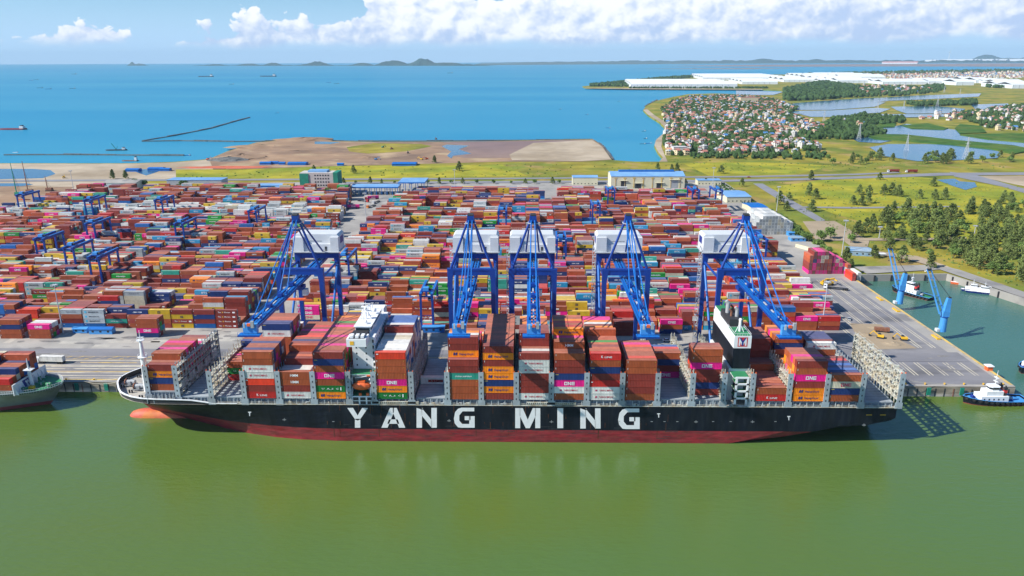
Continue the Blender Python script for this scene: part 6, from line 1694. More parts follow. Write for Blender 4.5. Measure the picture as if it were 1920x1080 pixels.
hut(190, 361, 24, 22, 5, m_net, m_tin, 'teal shed at the back left corner of the yard', 'shed', gable=1.6, name='shed')
hut(20, 418, 60, 50, 3, m_grey, m_tin, 'low solar panel covered shed at the left edge', 'shed', name='shed')
for k, (px, py, wx) in enumerate([(757, 311, 34), (556, 310, 26), (513, 308, 12), (528, 309, 9), (638, 311, 9), (497, 309, 16), (247, 322, 18), (290, 320, 20), (308, 321, 14)]):
    hut(px, py, wx, wx * .6, 2.6, m_blue2, m_blue2, ['large blue tarpaulin camp on the bright grass', 'blue tarpaulin shed in the dark brown field', 'small blue shed left of the brown field shed', 'tiny blue shed beside it', 'tiny blue hut above the netted block', 'low blue shed at the far left of the brown field', 'blue roofed camp beside the tidal pool', 'wide blue camp on the sand, left of two', 'blue camp on the sand, right of two'][k], 'shed', gable=1.2, win=False, name='shed')
# red soil heaps and earthworks
def mound(px, py, sx_, sy_, h, m, lb, seed, z=QZ, cat='soil mound'):
    P = U(px, py, z); r5 = random.Random(seed); n_ = 18; K_ = 5; w = MB(); vs = []
    for j in range(K_ + 1):
        for i in range(n_):
            a_ = 2 * PI * i / n_; f_ = (1 - j / K_) * r5.uniform(.8, 1.15); vs.append((sx_ * f_ * math.cos(a_), sy_ * f_ * math.sin(a_), h * (j / K_) ** .7 * r5.uniform(.7, 1.1)))
    w.add(vs, [(j * n_ + i, j * n_ + (i + 1) % n_, (j + 1) * n_ + (i + 1) % n_, (j + 1) * n_ + i) for j in range(K_) for i in range(n_)], m)
    tag(w.build('soil_mound', loc=(P.x, P.y, z - .1)), lb, cat)
m_redsoil = mat('red_soil', (.5, .12, .06), .9, var=.2, scale=.05)
mound(425, 314, 70, 14, 2.2, m_redsoil, 'long strip of red soil at the edge of the grass', 1)
mound(455, 296, 40, 30, 7, m_dirt, 'tall brown spoil heap at the left of the reclaimed land', 2)
mound(430, 300, 34, 20, 6, m_rock, 'dark spoil heap beside the shore', 3)
mound(572, 262, 60, 40, 5, m_dirt, 'flat brown mound on the seaward tip of the reclaimed land', 4)
mound(690, 296, 18, 10, 3, m_dirt, 'small brown mound beside the blue excavator', 5)
mound(560, 285, 90, 20, 3, m_dirt, 'long brown ridge across the middle of the reclaimed land', 6)
mound(490, 275, 60, 30, 4, m_dirt, 'brown ridge along the left shore of the reclaimed land', 7)
for k, (px, py, m) in enumerate([(705, 300, m_ltblue), (718, 277, m_net), (765, 288, m_dark), (790, 300, m_yellow), (800, 299, m_orange), (735, 280, m_rust), (120, 334, m_yellow), (390, 300, m_orange)]):
    excavator(px, py, k * .9, m, ['light blue excavator with raised arm on the brown field', 'green excavator on the far brown field', 'dark excavator on the brown field', 'yellow excavator near the grass edge', 'orange excavator right of the yellow one', 'rusty excavator on the far brown field', 'yellow excavator on the left sand', 'orange excavator on the left shore'][k])
# piling rigs at the far left
for k, (px, py, tx, ty, m) in enumerate([(32, 366, 19, 305, m_net), (53, 361, 41, 302, m_rust), (90, 358, 84, 330, m_rust)]):
    P = U(px, py, QZ); T = UY(tx, ty, P.y); root = empty('piling_rig', (P.x, P.y, QZ), 0, ['teal piling rig with a very tall mast at the left edge', 'rust brown piling rig with tall mast, middle one', 'short dark piling rig, rightmost of three'][k], 'piling rig', 'piling rigs')
    w = MB(); tv = Vector((T.x - P.x, 0, T.z - QZ)); w.bar((0, 0, 1), tv, .9, .9, m, .4, .4, up=(0, 1, 0)); w.build('mast', root)
    w = MB(); w.cyl((5, 0, 3), tv * .8, .12, m_dark, n=4); w.cyl((-1, 6, 2), tv * .7, .12, m_dark, n=4); w.build('stay_cable', root)
    w = MB(); w.box(-1.5, 5.5, -2, 2, .9, 3.6, m); w.box(-2, 6, -2.4, -1.5, 0, 1, m_dark); w.box(-2, 6, 1.5, 2.4, 0, 1, m_dark); w.build('body', root)

# ------------------------------------------------------------------ breakwaters and vessels at sea
def bw(pts, h, lb, wd=4):
    w = MB(); r5 = random.Random(4)
    for p, q in zip(pts[:-1], pts[1:]):
        A, B = U(p[0], p[1], 0), U(q[0], q[1], 0); n_ = max(2, int((B - A).length / 25))
        for k in range(n_):
            a_ = A.lerp(B, k / n_); b_ = A.lerp(B, (k + 1) / n_); hh = h * r5.uniform(.6, 1.1)
            w.bar((a_.x, a_.y, hh / 2 - .5), (b_.x, b_.y, hh / 2 - .5), wd * r5.uniform(.7, 1.2), hh + 1, m_rock)
    tag(w.build('breakwater'), lb, 'breakwater')
bw([(268, 264.5), (330, 254), (395, 241), (440, 228), (468, 220.5)], 2.2, 'thin dark breakwater running diagonally out to sea', 4)
bw([(266, 265.5), (340, 264.5), (440, 266), (525, 265)], 2.4, 'straight low breakwater meeting the diagonal one', 4)
bw([(8, 291), (120, 290.5), (250, 291.5), (345, 292)], 2.2, 'low rock breakwater parallel to the left beach', 4)
bw([(590, 264), (700, 265.5), (900, 264.5), (1110, 262.5)], 2.2, 'low rock bund along the seaward edge of the brown land', 4)
bw([(1108, 262), (1130, 276), (1147, 300)], 3, 'rock bund at the right end of the brown land', 6)
bw([(1209, 200), (1216, 196), (1232, 188)], 3, 'short rock spur at the tip of the village shore', 5)
def vessel(px, py, L_, ang, hm, lb, hi=1.0, crane=False):
    P = U(px, py, 0); root = empty('cargo_barge', (P.x, P.y, 0), ang, lb, 'ship', 'vessels at sea')
    B_ = L_ * .2; w = MB(); pl = [(-.5, 0), (-.42, .7), (-.3, 1), (.42, 1), (.5, .7)]
    pts = [(x * L_, -b * B_ / 2) for x, b in pl] + [(x * L_, b * B_ / 2) for x, b in reversed(pl)]
    w.prism(pts, -1, L_ * .045, hm); w.build('hull', root)
    w = MB(); w.box(L_ * .3, L_ * .44, -B_ * .4, B_ * .4, L_ * .045, L_ * .13 * hi, m_white2); w.box(L_ * .33, L_ * .4, -B_ * .3, B_ * .3, L_ * .13 * hi, L_ * .16 * hi, m_dark); w.build('deckhouse', root)
    if crane:
        w = MB(); w.bar((0, 0, 2), (-L_ * .18, 0, L_ * .34), .8, .8, m_net); w.bar((0, 0, 2), (L_ * .1, 0, L_ * .2), .5, .5, m_net); w.build('derrick', root)
vessel(24, 243, 62, 0, m_hullred, 'red hulled bulk barge far left on the sea', 1)
vessel(218, 282, 36, .1, m_dark, 'dark dredger with a green derrick off the left beach', 1, True)
vessel(244, 302, 26, 0, m_rust, 'rusty sand barge at the beach', 1.8)
vessel(29, 286, 10, 0, m_white2, 'small white boat off the left breakwater')
vessel(350, 291.5, 14, 0, m_blue, 'small blue boat by the left shore')
vessel(386, 144, 140, 0, m_dark, 'distant dark freighter under the islands, left one')
vessel(503, 143.5, 150, 0, m_dark, 'distant dark freighter under the islands, right one')
smalls = [(58, 151), (68, 149.5), (75, 165), (91, 167), (136, 166), (139, 139), (616, 155), (631, 157), (434, 158), (519, 212), (844, 137), (1205, 207), (1222, 190), (1207, 246), (1210, 260), (1216, 269), (1205, 270), (1228, 222), (1100, 215), (1050, 205), (1302, 128), (1140, 240), (1160, 190)]
for k, (px, py) in enumerate(smalls):
    vessel(px, py, 12 if py > 180 else 32 if py > 148 else 60, .2 * (k % 5), m_dark if k % 3 else m_blue, f'tiny fishing boat on the sea, {nth(k + 1)} smallest speck counted from the left group')
# drilling platform on the brown land edge
excavator(818, 262, 1.9, m_rust, 'tall rusty excavator at the seaward edge of the mudflat')

# ------------------------------------------------------------------ far white warehouses, pylons, turbine
def far_shed(px0, px1, py, depth, h, lb, rm=m_whroof, wm_=m_whwall, bays=4, lift=0):
    A, B = U(px0, py, QZ), U(px1, py, QZ); wd = (B - A).length; ang = math.atan2(B.y - A.y, B.x - A.x)
    root = empty('warehouse', (A.x, A.y, QZ), ang, lb, 'warehouse', 'white warehouses beyond the village')
    w = MB(); w.box(0, wd, 0, depth, -2, h, wm_)
    for q in range(int(wd / 30)): w.box(q * 30, q * 30 + 1.5, -.6, 0, 0, h * .9, m_grey)
    w.build('wall', root)
    w = MB(); bd = depth / bays
    for b in range(bays):
        prof = [(b * bd, h), (b * bd + bd / 2, h + bd * .07), ((b + 1) * bd - .5, h + .2), ((b + 1) * bd - .5, h + .4), (b * bd + bd / 2, h + bd * .07 + .5), (b * bd, h + .4)]
        w.xprism(prof, -1, wd + 1, rm)
    w.build('roof', root)
FS = [(1183, 1382, 165.5, 700, 20, 'longest white warehouse on the point beyond the village', m_whroof, 6), (1392, 1458, 158, 500, 14, 'white warehouse stepping back behind the longest one', m_whroof, 4), (1318, 1470, 150, 900, 16, 'broad white warehouse roof at the back of the point', m_whroof, 6),
      (1470, 1530, 154, 500, 14, 'white warehouse right of the point, small nearer roof', m_whroof, 3), (1508, 1570, 147, 700, 14, 'white warehouse right of the point, farther roof', m_whroof, 4), (1535, 1575, 155, 400, 14, 'low white warehouse beside the wood', m_whroof, 3), (1570, 1640, 156, 900, 16, 'large white warehouse in the middle of the industrial belt', m_whroof, 5), (1575, 1660, 148, 900, 14, 'far white warehouse behind the large middle one', m_whroof, 4),
      (1655, 1740, 158.5, 300, 15, 'long low white warehouse, left part, right of the wood', m_whroof, 2), (1742, 1784, 158, 350, 16, 'long low white warehouse, right part', m_whroof, 2), (1793, 1826, 160, 350, 18, 'squat white warehouse left of the pair', m_whroof, 2), (1830, 1857, 156, 350, 18, 'squat white warehouse right of the pair', m_whroof, 2),
      (1866, 1920, 158, 400, 15, 'white warehouse by the right edge, back', m_whroof, 3), (1898, 1990, 166, 300, 18, 'white warehouse by the right edge, front', m_whroof, 2), (1653, 1720, 119.6, 900, 24, 'pink red roofed plant on the far shore', mat('far_red_roof', (.6, .25, .22), .6), 3),
      (1733, 1753, 117, 900, 34, 'pale hall on the far shore under the turbine', m_whroof, 2), (1760, 1822, 115.6, 1500, 34, 'long pale hall on the far shore', m_whroof, 3), (1834, 1860, 114.8, 1000, 30, 'white far shore hall, first of three', m_whroof, 2), (1866, 1886, 114.6, 1000, 30, 'white far shore hall, second of three', m_whroof, 2), (1892, 1960, 114.5, 1000, 32, 'white far shore hall, third of three', m_whroof, 2)]
for px0, px1, py, dp, h, lb, rm, bays in FS: far_shed(px0, px1, py, dp, h, lb, rm, bays=bays)
m_pyl = mat('pylon_steel', (.55, .56, .57), .5)
def pylon(px, py, pt, lb):
    P = U(px, py, QZ); H_ = UY(px, pt, P.y).z - QZ; root = empty('pylon', (P.x, P.y, QZ), 0, lb, 'electricity pylon', 'electricity pylons'); b = H_ * .09; t = .028 * H_ ; w = MB(); r_ = max(.12, H_ * .006)
    prev = None
    for k in range(9):
        f_ = k / 8; s = b * (1 - f_) ** 1.4 + t * .5 * (1 - f_ * .5); z = H_ * f_; cur = [(s, s, z), (-s, s, z), (-s, -s, z), (s, -s, z)]
        if prev:
            for i in range(4):
                w.bar(prev[i], cur[i], r_ * 1.6, r_ * 1.6, m_pyl); w.bar(prev[i], cur[(i + 1) % 4], r_, r_, m_pyl); w.bar(cur[i], cur[(i + 1) % 4], r_, r_, m_pyl)
        prev = cur
    w.build('tower', root)
    for f_ in (.72, .84, .95):
        w = MB(); w.bar((-H_ * .13, 0, H_ * f_), (H_ * .13, 0, H_ * f_), r_ * 1.5, r_ * 1.5, m_pyl); w.build('cross_arm', root)
PY = [(1610, 262, 231), (1699, 284, 251), (1810, 299, 257), (1645, 208, 188), (1694, 205, 189), (1757, 200, 180), (1544, 232, 207), (1770, 174, 160), (1800, 176, 166)]
PL = ['lattice pylon beside the village pond', 'lattice pylon standing in the nearest pond, left one', 'lattice pylon at the near edge of the large pond, tallest', 'lattice pylon among the fishponds, leftmost of three', 'lattice pylon among the fishponds, middle of three', 'lattice pylon among the fishponds, rightmost of three', 'lattice pylon at the right end of the village', 'distant pylon before the long low warehouse', 'distant pylon right of the long low warehouse']
for (a_, b_, c_), lb in zip(PY, PL): pylon(a_, b_, c_, lb)
P = U(1778, 116.5, 2); D_ = P.y; Hub = UY(1778, 97.5, D_).z
root = empty('wind_turbine', (P.x, P.y, 2), 0, 'white wind turbine standing on the far shore', 'wind turbine')
w = MB(); w.cyl((0, 0, 0), (0, 0, Hub), 9, m_white, 6, n=10); w.build('tower', root)
for k in range(3):
    a_ = R(68 + 120 * k); w = MB(); w.bar((0, -10, Hub), (math.cos(a_) * 110, -10, Hub + math.sin(a_) * 110), 12, 4, m_white, 3, 1, up=(0, 1, 0)); w.build('blade', root)
w = MB(); w.box(-7, 7, -12, 14, Hub - 7, Hub + 7, m_white); w.build('nacelle', root)

# ------------------------------------------------------------------ trees
m_leafA = mat('casuarina_leaf', (0.17, 0.215, 0.065), 0.9, var=0.45, scale=0.5, rand=0.22, spec=0.1)
m_leafB = mat('broadleaf', (0.14, 0.215, 0.055), 0.9, var=0.45, scale=0.4, rand=0.25, spec=0.1)
m_trunk = mat('tree_trunk', (0.13, 0.09, 0.06), 0.9)
def crown_cone(seed, h=13, r=3.6, n=900, m=None):
    r5 = random.Random(seed); w = MB(); vs = []; fs = []
    lean = r5.uniform(-.6, 1.2)
    clumps = []
    for c in range(60):
        f_ = r5.random() ** .8; z = h * (.1 + .9 * f_); rr = r * (1 - f_) ** .7 * r5.uniform(.3, 1.1) + .25; a_ = r5.random() * 2 * PI
        clumps.append((rr * math.cos(a_) + lean * f_, rr * math.sin(a_), z, r5.uniform(.8, 1.8) * (1.2 - f_ * .6)))
    clumps.append((lean, 0, h, .5))
    for i in range(n):
        c = r5.choice(clumps); d = Vector((r5.gauss(0, 1), r5.gauss(0, 1), r5.gauss(0, 1))); d = d.normalized() * c[3] * r5.random() ** .4
        p = Vector(c[:3]) + d; s = r5.uniform(.5, .95); a_ = r5.random() * 2 * PI; t_ = Vector((math.cos(a_), math.sin(a_), r5.uniform(.2, 1.2))).normalized(); u = t_.cross(Vector((r5.gauss(0, 1), r5.gauss(0, 1), r5.gauss(0, 1)))).normalized()
        k = len(vs); vs += [p - u * s * .45, p + u * s * .45, p + t_ * s * 1.8 + u * s * .15]; fs.append((k, k + 1, k + 2))
    w.add(vs, fs, m or m_leafA); return w.mesh('crown', fix=False)
def crown_round(seed, h=7, r=3.4, n=700, m=None):
    r5 = random.Random(seed); w = MB(); vs = []; fs = []
    clumps = [(r * .75 * math.cos(a_) * q, r * .75 * math.sin(a_) * q, h * .55 + r * .5 * r5.uniform(-.6, 1), r5.uniform(.8, 1.7)) for a_, q in [(r5.random() * 2 * PI, r5.random() ** .5) for _ in range(22)]]
    for i in range(n):
        c = r5.choice(clumps); d = Vector((r5.gauss(0, 1), r5.gauss(0, 1), r5.gauss(0, 1))).normalized() * c[3] * r5.random() ** .35
        p = Vector(c[:3]) + d; s = r5.uniform(.3, .6); u = Vector((r5.gauss(0, 1), r5.gauss(0, 1), r5.gauss(0, .6))).normalized(); t_ = u.cross(Vector((r5.gauss(0, 1), r5.gauss(0, 1), r5.gauss(0, 1)))).normalized()
        k = len(vs); vs += [p - u * s, p + u * s, p + t_ * s * 1.4]; fs.append((k, k + 1, k + 2))
    w.add(vs, fs, m or m_leafB); return w.mesh('crown', fix=False)
def trunk_mesh(h, r):
    w = MB(); w.cyl((0, 0, -.3), (0, 0, h * .5), r, m_trunk, r * .7, n=6); w.cyl((0, 0, h * .5), (0, 0, h * .9), r * .7, m_trunk, r * .2, n=5)
    for k in range(6):
        a_ = k * 2.2; z = h * (.3 + .09 * k); w.cyl((0, 0, z), (math.cos(a_) * h * .16, math.sin(a_) * h * .16, z + h * .1), r * .35, m_trunk, r * .1, n=4)
    return w.mesh('trunk')
CONES = [crown_cone(s, r=4.0 + .4 * s, n=1500) for s in range(5)]; TRC = trunk_mesh(13, .28)
ROUNDS = [crown_round(s + 20) for s in range(5)]; TRR = trunk_mesh(6, .25)
def inpoly(x, y, poly):
    c = False
    for i in range(len(poly)):
        (x1_, y1_), (x2_, y2_) = poly[i], poly[i - 1]
        if (y1_ > y) != (y2_ > y) and x < (x2_ - x1_) * (y - y1_) / (y2_ - y1_) + x1_: c = not c
    return c
rt = random.Random(55)
TREES = []
for p in [(1479, 375), (1462, 384), (1475, 395), (1522, 396), (1516, 366), (1529, 373), (1611, 365), (1629, 364), (1656, 366), (1671, 365), (1684, 368), (1750, 349), (1724, 372), (1752, 374), (1771, 374), (1599, 384), (1615, 385), (1627, 381), (1520, 337), (1649, 337), (1844, 392), (1869, 400), (1896, 392), (1820, 389), (1882, 373), (1391, 349), (1609, 435), (1622, 437),
          (1638, 433), (1690, 492), (1745, 502), (1668, 468), (1712, 465), (1745, 432), (1585, 500), (1592, 512), (1640, 483), (1690, 440), (1662, 452), (1606, 445), (663, 325), (861, 320), (815, 305), (1233, 320), (1260, 321), (1270, 322), (212, 335), (236, 335), (1352, 325), (590, 322)]:
    TREES.append((p[0], p[1], 0, rt.uniform(.75, 1.15)))
for poly, n_, s0, s1 in [([(1620, 430), (1640, 405), (1700, 385), (1760, 393), (1800, 420), (1800, 448), (1720, 440), (1680, 440)], 44, .85, 1.25), ([(1740, 402), (1840, 396), (1930, 408), (1930, 470), (1830, 468), (1740, 442)], 60, .9, 1.3),
                         ([(1780, 478), (1930, 455), (1930, 535), (1870, 518), (1800, 495)], 44, .8, 1.2), ([(1680, 445), (1800, 452), (1800, 478), (1740, 480), (1690, 462)], 14, .8, 1.15), ([(1870, 372), (1930, 372), (1930, 400), (1880, 398)], 8, .8, 1.1)]:
    k = 0
    while k < n_:
        x = rt.uniform(min(a_[0] for a_ in poly), max(a_[0] for a_ in poly)); y = rt.uniform(min(a_[1] for a_ in poly), max(a_[1] for a_ in poly))
        if inpoly(x, y, poly): TREES.append((x, y, 0 if rt.random() < .72 else 1, rt.uniform(s0, s1) if rt.random() < .7 else rt.uniform(.55, .8))); k += 1
for k in range(26): TREES.append((rt.uniform(1480, 1560), 0, 1, rt.uniform(.6, .95)))
TREES = [(x, (432 + (x - 1480) * .62 + rt.uniform(-4, 3)) if y == 0 else y, kd, s) for x, y, kd, s in TREES]
for k in range(22):
    x = rt.uniform(1445, 1500); TREES.append((x, 398 + (x - 1445) * .72 + rt.uniform(-5, 2), 1, rt.uniform(.35, .7)))
TREES.append((1595, 455, 1, 1.0)); TREES.append((1540, 452, 1, 1.2)); TREES.append((1557, 447, 1, 1.3))
for x in range(640, 1330, 26): 
    if not (1060 < x < 1290): TREES.append((x + rt.uniform(-8, 8), 344.5, 1 if rt.random() < .5 else 0, rt.uniform(.45, .8)))
for p in [(640, 363), (650, 360), (615, 368), (515, 362), (535, 364), (335, 357), (345, 352), (255, 350), (272, 350), (575, 364)]: TREES.append((p[0], p[1], 1, rt.uniform(.9, 1.4)))
for k in range(36): TREES.append((rt.uniform(1530, 1900), rt.uniform(292, 308), 0 if rt.random() < .6 else 1, rt.uniform(.9, 1.3)))
rowsT = {}
TREES.sort(key=lambda t: -t[1])
band = {}
for t in TREES: band.setdefault(int((700 - t[1]) // 9), []).append(t)
bn = 0
for kb in sorted(band):
    bn += 1
    for j, (x, y, kd, s) in enumerate(sorted(band[kb])):
        P = U(x, y, QZ + .3)
        o = empty('tree', P, rt.uniform(0, 6.3), f'{"dark pointed casuarina tree" if kd == 0 else "round leafy tree"}, {nth(j + 1)} from the left in {nth(bn)} tree row', 'tree', 'trees around the port')
        s *= .88; o.scale = (s, s, s * rt.uniform(.9, 1.1))
        a_ = bpy.data.objects.new('trunk', TRC if kd == 0 else TRR); b_ = bpy.data.objects.new('crown', rt.choice(CONES if kd == 0 else ROUNDS))
        for q in (a_, b_): COL.objects.link(q); q.parent = o
        if kd == 1: o.scale = (s * 1.35, s * 1.35, s * 1.3)

# ------------------------------------------------------------------ the village
RC = {'red': (.40, .15, .11), 'orange': (.46, .22, .14), 'white': (.6, .6, .58), 'grey': (.34, .33, .33), 'blue': (.08, .22, .48), 'brown': (.26, .13, .09)}
WC = {'white': (.62, .6, .56), 'cream': (.62, .52, .34), 'grey': (.42, .41, .4), 'pink': (.6, .4, .34)}
rm_ = {k: mat('roof_' + k, v, .7, var=.15, scale=.3, rand=.15) for k, v in RC.items()}
wm_ = {k: mat('house_' + k, v, .75, var=.1, scale=.3, rand=.1) for k, v in WC.items()}
_hm = {}
def house_mesh(rc, wc, st):
    k = (rc, wc, st)
    if k in _hm: return _hm[k]
    w = MB(); r5 = random.Random(str(k)); wx = [9.5, 7.6, 6][st - 1] * r5.uniform(.9, 1.15); dy = 9.5 * r5.uniform(.9, 1.2); h = 3.2 * st + .2
    w.box(-wx / 2, wx / 2, 0, dy, -.3, h, wm_[wc])
    if st < 3 and rc in ('red', 'orange', 'brown', 'blue'):
        w.xprism([(-.5, h), (dy / 2, h + 2.4), (dy + .5, h), (dy + .5, h + .2), (dy / 2, h + 2.65), (-.5, h + .2)], -wx / 2 - .4, wx / 2 + .4, rm_[rc])
    else:
        w.box(-wx / 2 - .3, wx / 2 + .3, -.5, dy + .3, h, h + .5, rm_[rc]); w.box(-wx / 4, wx / 4, dy * .4, dy * .8, h + .5, h + 2.4, wm_[wc]); w.cyl((wx / 4, 2, h + .5), (wx / 4, 2, h + 2), .8, m_ltblue if r5.random() < .5 else m_grey)
    for s_ in range(st):
        for x in (-wx * .28, wx * .28): w.box(x - .7, x + .7, -.06, 0, s_ * 3.4 + 1.1, s_ * 3.4 + 2.6, m_glass)
        w.box(-wx / 2 + .01, -wx / 2 - .05, dy * .3, dy * .45, s_ * 3.4 + 1.1, s_ * 3.4 + 2.6, m_glass)
        if s_: w.box(-wx / 2, wx / 2, -1.1, 0, s_ * 3.4 - .1, s_ * 3.4 + .1, wm_[wc])
    _hm[k] = w.mesh('house'); return _hm[k]
VILL = [(1252, 292), (1243, 262), (1252, 240), (1245, 222), (1240, 205), (1262, 190), (1300, 181), (1390, 180), (1450, 186), (1475, 196), (1500, 204), (1480, 214), (1505, 226), (1548, 238), (1540, 252), (1512, 262), (1540, 275), (1535, 286), (1500, 282), (1470, 292), (1400, 288), (1330, 293)]
hv = random.Random(12)
def gen_houses(poly, pts_n, ystep):
    out = []
    ys = []; y = max(p[1] for p in poly); rown = 0
    while y > min(p[1] for p in poly):
        D_ = U(1400, y, QZ).y; rown += 1; xs = []
        x = min(p[0] for p in poly)
        while x < max(p[0] for p in poly):
            sc_ = FPX / D_; stp = 12.8 * sc_ * hv.uniform(.85, 1.35); x += stp
            if hv.random() < .6: continue
            yy = y + hv.uniform(-.25, .25) * ystep(D_)
            if inpoly(x, yy, poly): xs.append((x, yy))
        out.append(xs); y -= ystep(D_)
    return out
HR = gen_houses(VILL, 0, lambda D_: 18 * FPX * 147 / D_ ** 2)
MAINH = []
for j, xs in enumerate(HR):
    for i, (x, y) in enumerate(xs): MAINH.append((x, y, j + 1, i + 1))
print('village houses', len(MAINH))
RCW = [('red', 32), ('orange', 18), ('white', 20), ('grey', 18), ('blue', 6), ('brown', 10)]; WCW = [('white', 50), ('cream', 22), ('grey', 16), ('pink', 12)]
REST = []
for n_, (x, y, j, i) in enumerate(MAINH):
    rc, wc, st = pick(RCW, hv), pick(WCW, hv), hv.choice([1, 1, 2, 2, 3]) if y > 215 else hv.choice([1, 1, 2])
    if n_ >= 250: REST.append((x, y, rc, wc, st)); continue
    P = U(x, y, QZ + .5)
    o = bpy.data.objects.new('house', house_mesh(rc, wc, st)); COL.objects.link(o); o.location = P; o.rotation_euler = (0, 0, hv.uniform(-.5, .5)); 
    tag(o, f'{rc} roofed {wc} {["low", "two storey", "tall narrow"][st - 1]} house, {nth(i)} from the sea, {nth(j)} village row', 'house', 'houses of the fishing village')
hut(1275, 289, 22, 14, 11, wm_['white'], rm_['white'], 'large white villa at the near left corner of the village', 'villa', name='villa', rz=.1, z=QZ + .5)
hut(1527, 280, 22, 12, 8, wm_['white'], rm_['white'], 'white flat roofed villa at the near right corner of the village', 'villa', name='villa', rz=-.2, z=QZ + .5)
hut(1433, 283, 20, 14, 8, wm_['cream'], rm_['red'], 'cream villa with red hipped roof at the near edge of the village', 'villa', gable=2.4, name='villa', z=QZ + .5)
hut(1405, 192, 60, 30, 16, wm_['cream'], rm_['red'], 'big cream hall above the far roofs of the village', 'hall', name='hall', z=QZ + .5)
REG2 = [([(1690, 226), (1760, 214), (1850, 205), (1940, 200), (1940, 250), (1870, 248), (1840, 230), (1790, 226)], .6), ([(1560, 236), (1620, 222), (1700, 222), (1700, 228), (1600, 240)], .25), ([(1580, 165), (1700, 163), (1760, 172), (1640, 178)], .25), ([(1600, 137), (1920, 136), (1920, 147), (1680, 150)], .5), ([(1880, 292), (1930, 280), (1930, 296), (1890, 299)], .8)]
for poly, dens in REG2:
    for xs in gen_houses(poly, 0, lambda D_: max(24, D_ / 90) * FPX * 147 / D_ ** 2):
        for x, y in xs:
            if hv.random() < dens: REST.append((x, y, pick(RCW, hv), pick(WCW, hv), hv.choice([1, 1, 2, 3])))
print('rest houses', len(REST))
w = MB()
for x, y, rc, wc, st in REST:
    P = U(x, y, QZ + .5); me_ = house_mesh(rc, wc, st); ca, sa = math.cos(hv.uniform(-.5, .5)), 0; a_ = hv.uniform(-.6, .6); ca, sa = math.cos(a_), math.sin(a_)
    sc_ = 1.0 if y > 180 else 1.7
    vs = [(P.x + (v.co.x * ca - v.co.y * sa) * sc_, P.y + (v.co.x * sa + v.co.y * ca) * sc_, P.z + v.co.z * sc_) for v in me_.vertices]
    for p_ in me_.polygons: w.f.append(tuple(len(w.v) + q for q in p_.vertices)); w.m.append(w.mi(me_.materials[p_.material_index]))
    w.v.extend(vs)
tag(w.build('houses', fix=False), 'mass of further small houses behind the village and among the ponds', 'houses', kind='stuff')
# crowns that read as one mass: woods among and beyond the houses
def wood(polys, name, lb, seed):
    r5 = random.Random(seed); w = MB()
    for poly, dens, s0, s1 in polys:
        A = abs(sum(U(*poly[i - 1], QZ).x * U(*poly[i], QZ).y - U(*poly[i], QZ).x * U(*poly[i - 1], QZ).y for i in range(len(poly)))) / 2
        n_ = min(3000, int(A * dens * 2.4)); s0 *= .62; s1 *= .66
        
        wp = [(U(*p, QZ).x, U(*p, QZ).y) for p in poly]; xs = [p[0] for p in wp]; ys = [p[1] for p in wp]; k = 0; tr = 0
        while k < n_ and tr < n_ * 8:
            tr += 1; x, y = r5.uniform(min(xs), max(xs)), r5.uniform(min(ys), max(ys))
            if not inpoly(x, y, wp): continue
            k += 1; s = r5.uniform(s0, s1)
            K_ = 4; n2 = 7; vs = []
            for j in range(K_ + 1):
                ph = PI * j / K_
                for i in range(n2):
                    a_ = 2 * PI * (i + .5 * (j % 2)) / n2; q = s * r5.uniform(.7, 1.25); vs.append((x + q * math.sin(ph) * math.cos(a_), y + q * math.sin(ph) * math.sin(a_), QZ + s * .9 + q * 1.05 * math.cos(ph)))
            w.add(vs, [(j * n2 + i, (j + 1) * n2 + i, (j + 1) * n2 + (i + 1) % n2, j * n2 + (i + 1) % n2) for j in range(K_) for i in range(n2)], m_forest)
    tag(w.build(name, fix=False), lb, 'trees', kind='stuff')
wood([([(1250, 218), (1240, 205), (1262, 215), (1275, 240), (1262, 262), (1250, 262), (1262, 240)], .012, 4, 7), (VILL, .0036, 3.8, 8), ([(1290, 292), (1480, 288), (1550, 290), (1540, 300), (1420, 298), (1300, 297)], .006, 3.5, 6),
      ([(1380, 235), (1420, 232), (1430, 258), (1400, 266), (1350, 262), (1360, 250)], .01, 4, 7.5), ([(1330, 262), (1370, 262), (1380, 280), (1330, 282)], .008, 4, 7)], 'woodland', 'dark tree crowns growing between the houses of the village', 3)
wood([([(1470, 170), (1540, 155), (1600, 163), (1600, 182), (1540, 188), (1470, 190)], .0016, 9, 16), ([(1600, 163), (1700, 165), (1770, 160), (1770, 172), (1700, 180), (1600, 183)], .0006, 8, 13), ([(1100, 162), (1200, 151), (1310, 142), (1312, 144), (1200, 156), (1180, 163)], .0012, 8, 14),
      ([(1180, 166), (1440, 166), (1440, 165), (1180, 165)], .004, 5, 8), ([(1500, 142), (1700, 136), (1920, 133), (1920, 136), (1700, 140), (1500, 144)], .0002, 14, 22), ([(1560, 225), (1620, 216), (1690, 222), (1700, 230), (1600, 240), (1540, 240)], .0035, 5, 9),
      ([(1500, 245), (1640, 240), (1660, 252), (1600, 262), (1500, 262)], .004, 5, 9), ([(1850, 160), (1930, 160), (1930, 165), (1850, 165)], .001, 8, 14), ([(1700, 195), (1830, 190), (1830, 197), (1720, 200)], .003, 6, 11), ([(1780, 215), (1930, 195), (1930, 250), (1850, 240)], .0018, 5, 8)], 'forest', 'dark green woods beyond the village and between the white warehouses', 4)
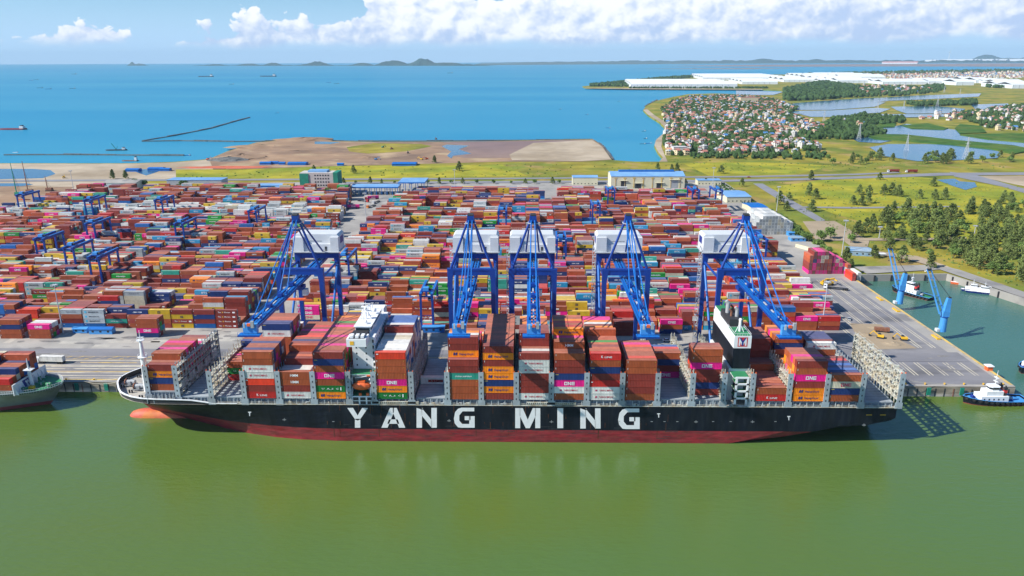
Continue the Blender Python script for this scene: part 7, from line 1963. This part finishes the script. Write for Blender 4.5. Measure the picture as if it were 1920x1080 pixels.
# low scrub along the port boundary and in the fields
r5 = random.Random(77); w = MB()
for _ in range(700):
    px = r5.uniform(1340, 1500); py = 345 + (px - 1340) * .62 + r5.uniform(-12, 4)
    P = U(px, py, QZ); s = r5.uniform(.5, 1.5)
    for q in range(3):
        a_ = r5.random() * 6.3; w.add([(P.x + math.cos(a_) * s, P.y + math.sin(a_) * s, QZ + .2), (P.x - math.cos(a_) * s, P.y - math.sin(a_) * s, QZ + .2), (P.x + r5.uniform(-.4, .4), P.y, QZ + s * 1.5)], [(0, 1, 2)], m_mangrove)
tag(w.build('undergrowth', fix=False), 'low scrub along the right boundary of the port', kind='stuff')

r5 = random.Random(78); w = MB(); cnt_ = 0
FIELDS = [[(1440, 340), (1700, 333), (1920, 352), (1920, 540), (1800, 500), (1640, 470), (1500, 400)], [(340, 318), (640, 312), (990, 308), (1240, 304), (1550, 303), (1600, 320), (1300, 330), (340, 334)], [(1250, 292), (1560, 300), (1900, 306), (1900, 318), (1280, 318)]]
while cnt_ < 1500:
    poly = FIELDS[0] if r5.random() < .5 else r5.choice(FIELDS[1:]); px = r5.uniform(340, 1920); py = r5.uniform(292, 540)
    if not inpoly(px, py, poly): continue
    cnt_ += 1; P = U(px, py, QZ + .4); s = r5.uniform(.2, .9) * (1.4 if py < 335 else 1)
    for q in range(4):
        a_ = r5.random() * 6.3; b_ = r5.uniform(-s, s); w.add([(P.x + math.cos(a_) * s + b_, P.y + math.sin(a_) * s, QZ + .1), (P.x - math.cos(a_) * s + b_, P.y - math.sin(a_) * s, QZ + .1), (P.x + b_, P.y + r5.uniform(-.3, .3), QZ + .4 + s * 1.1)], [(0, 1, 2)], m_leafB if r5.random() < .7 else m_leafA)
tag(w.build('scrub', fix=False), 'low scattered bushes across the grass fields', kind='stuff')

# ------------------------------------------------------------------ haze
w = MB(); w.box(-27000, 27000, -700, 31000, -9, 430, m_white)
hz = w.build('haze'); hz['kind'] = 'stuff'; hz['label'] = 'pale blue air between the camera and the far shore'
hm = bpy.data.materials.new('haze'); hm.use_nodes = True; t_ = hm.node_tree; t_.nodes.clear()
pv = t_.nodes.new('ShaderNodeVolumePrincipled'); ou = t_.nodes.new('ShaderNodeOutputMaterial')
pv.inputs['Color'].default_value = (0.55, 0.80, 1.0, 1); pv.inputs['Density'].default_value = 2.8e-5; pv.inputs['Anisotropy'].default_value = 0.0
t_.links.new(pv.outputs[0], ou.inputs['Volume']); hz.data.materials.clear(); hz.data.materials.append(hm)
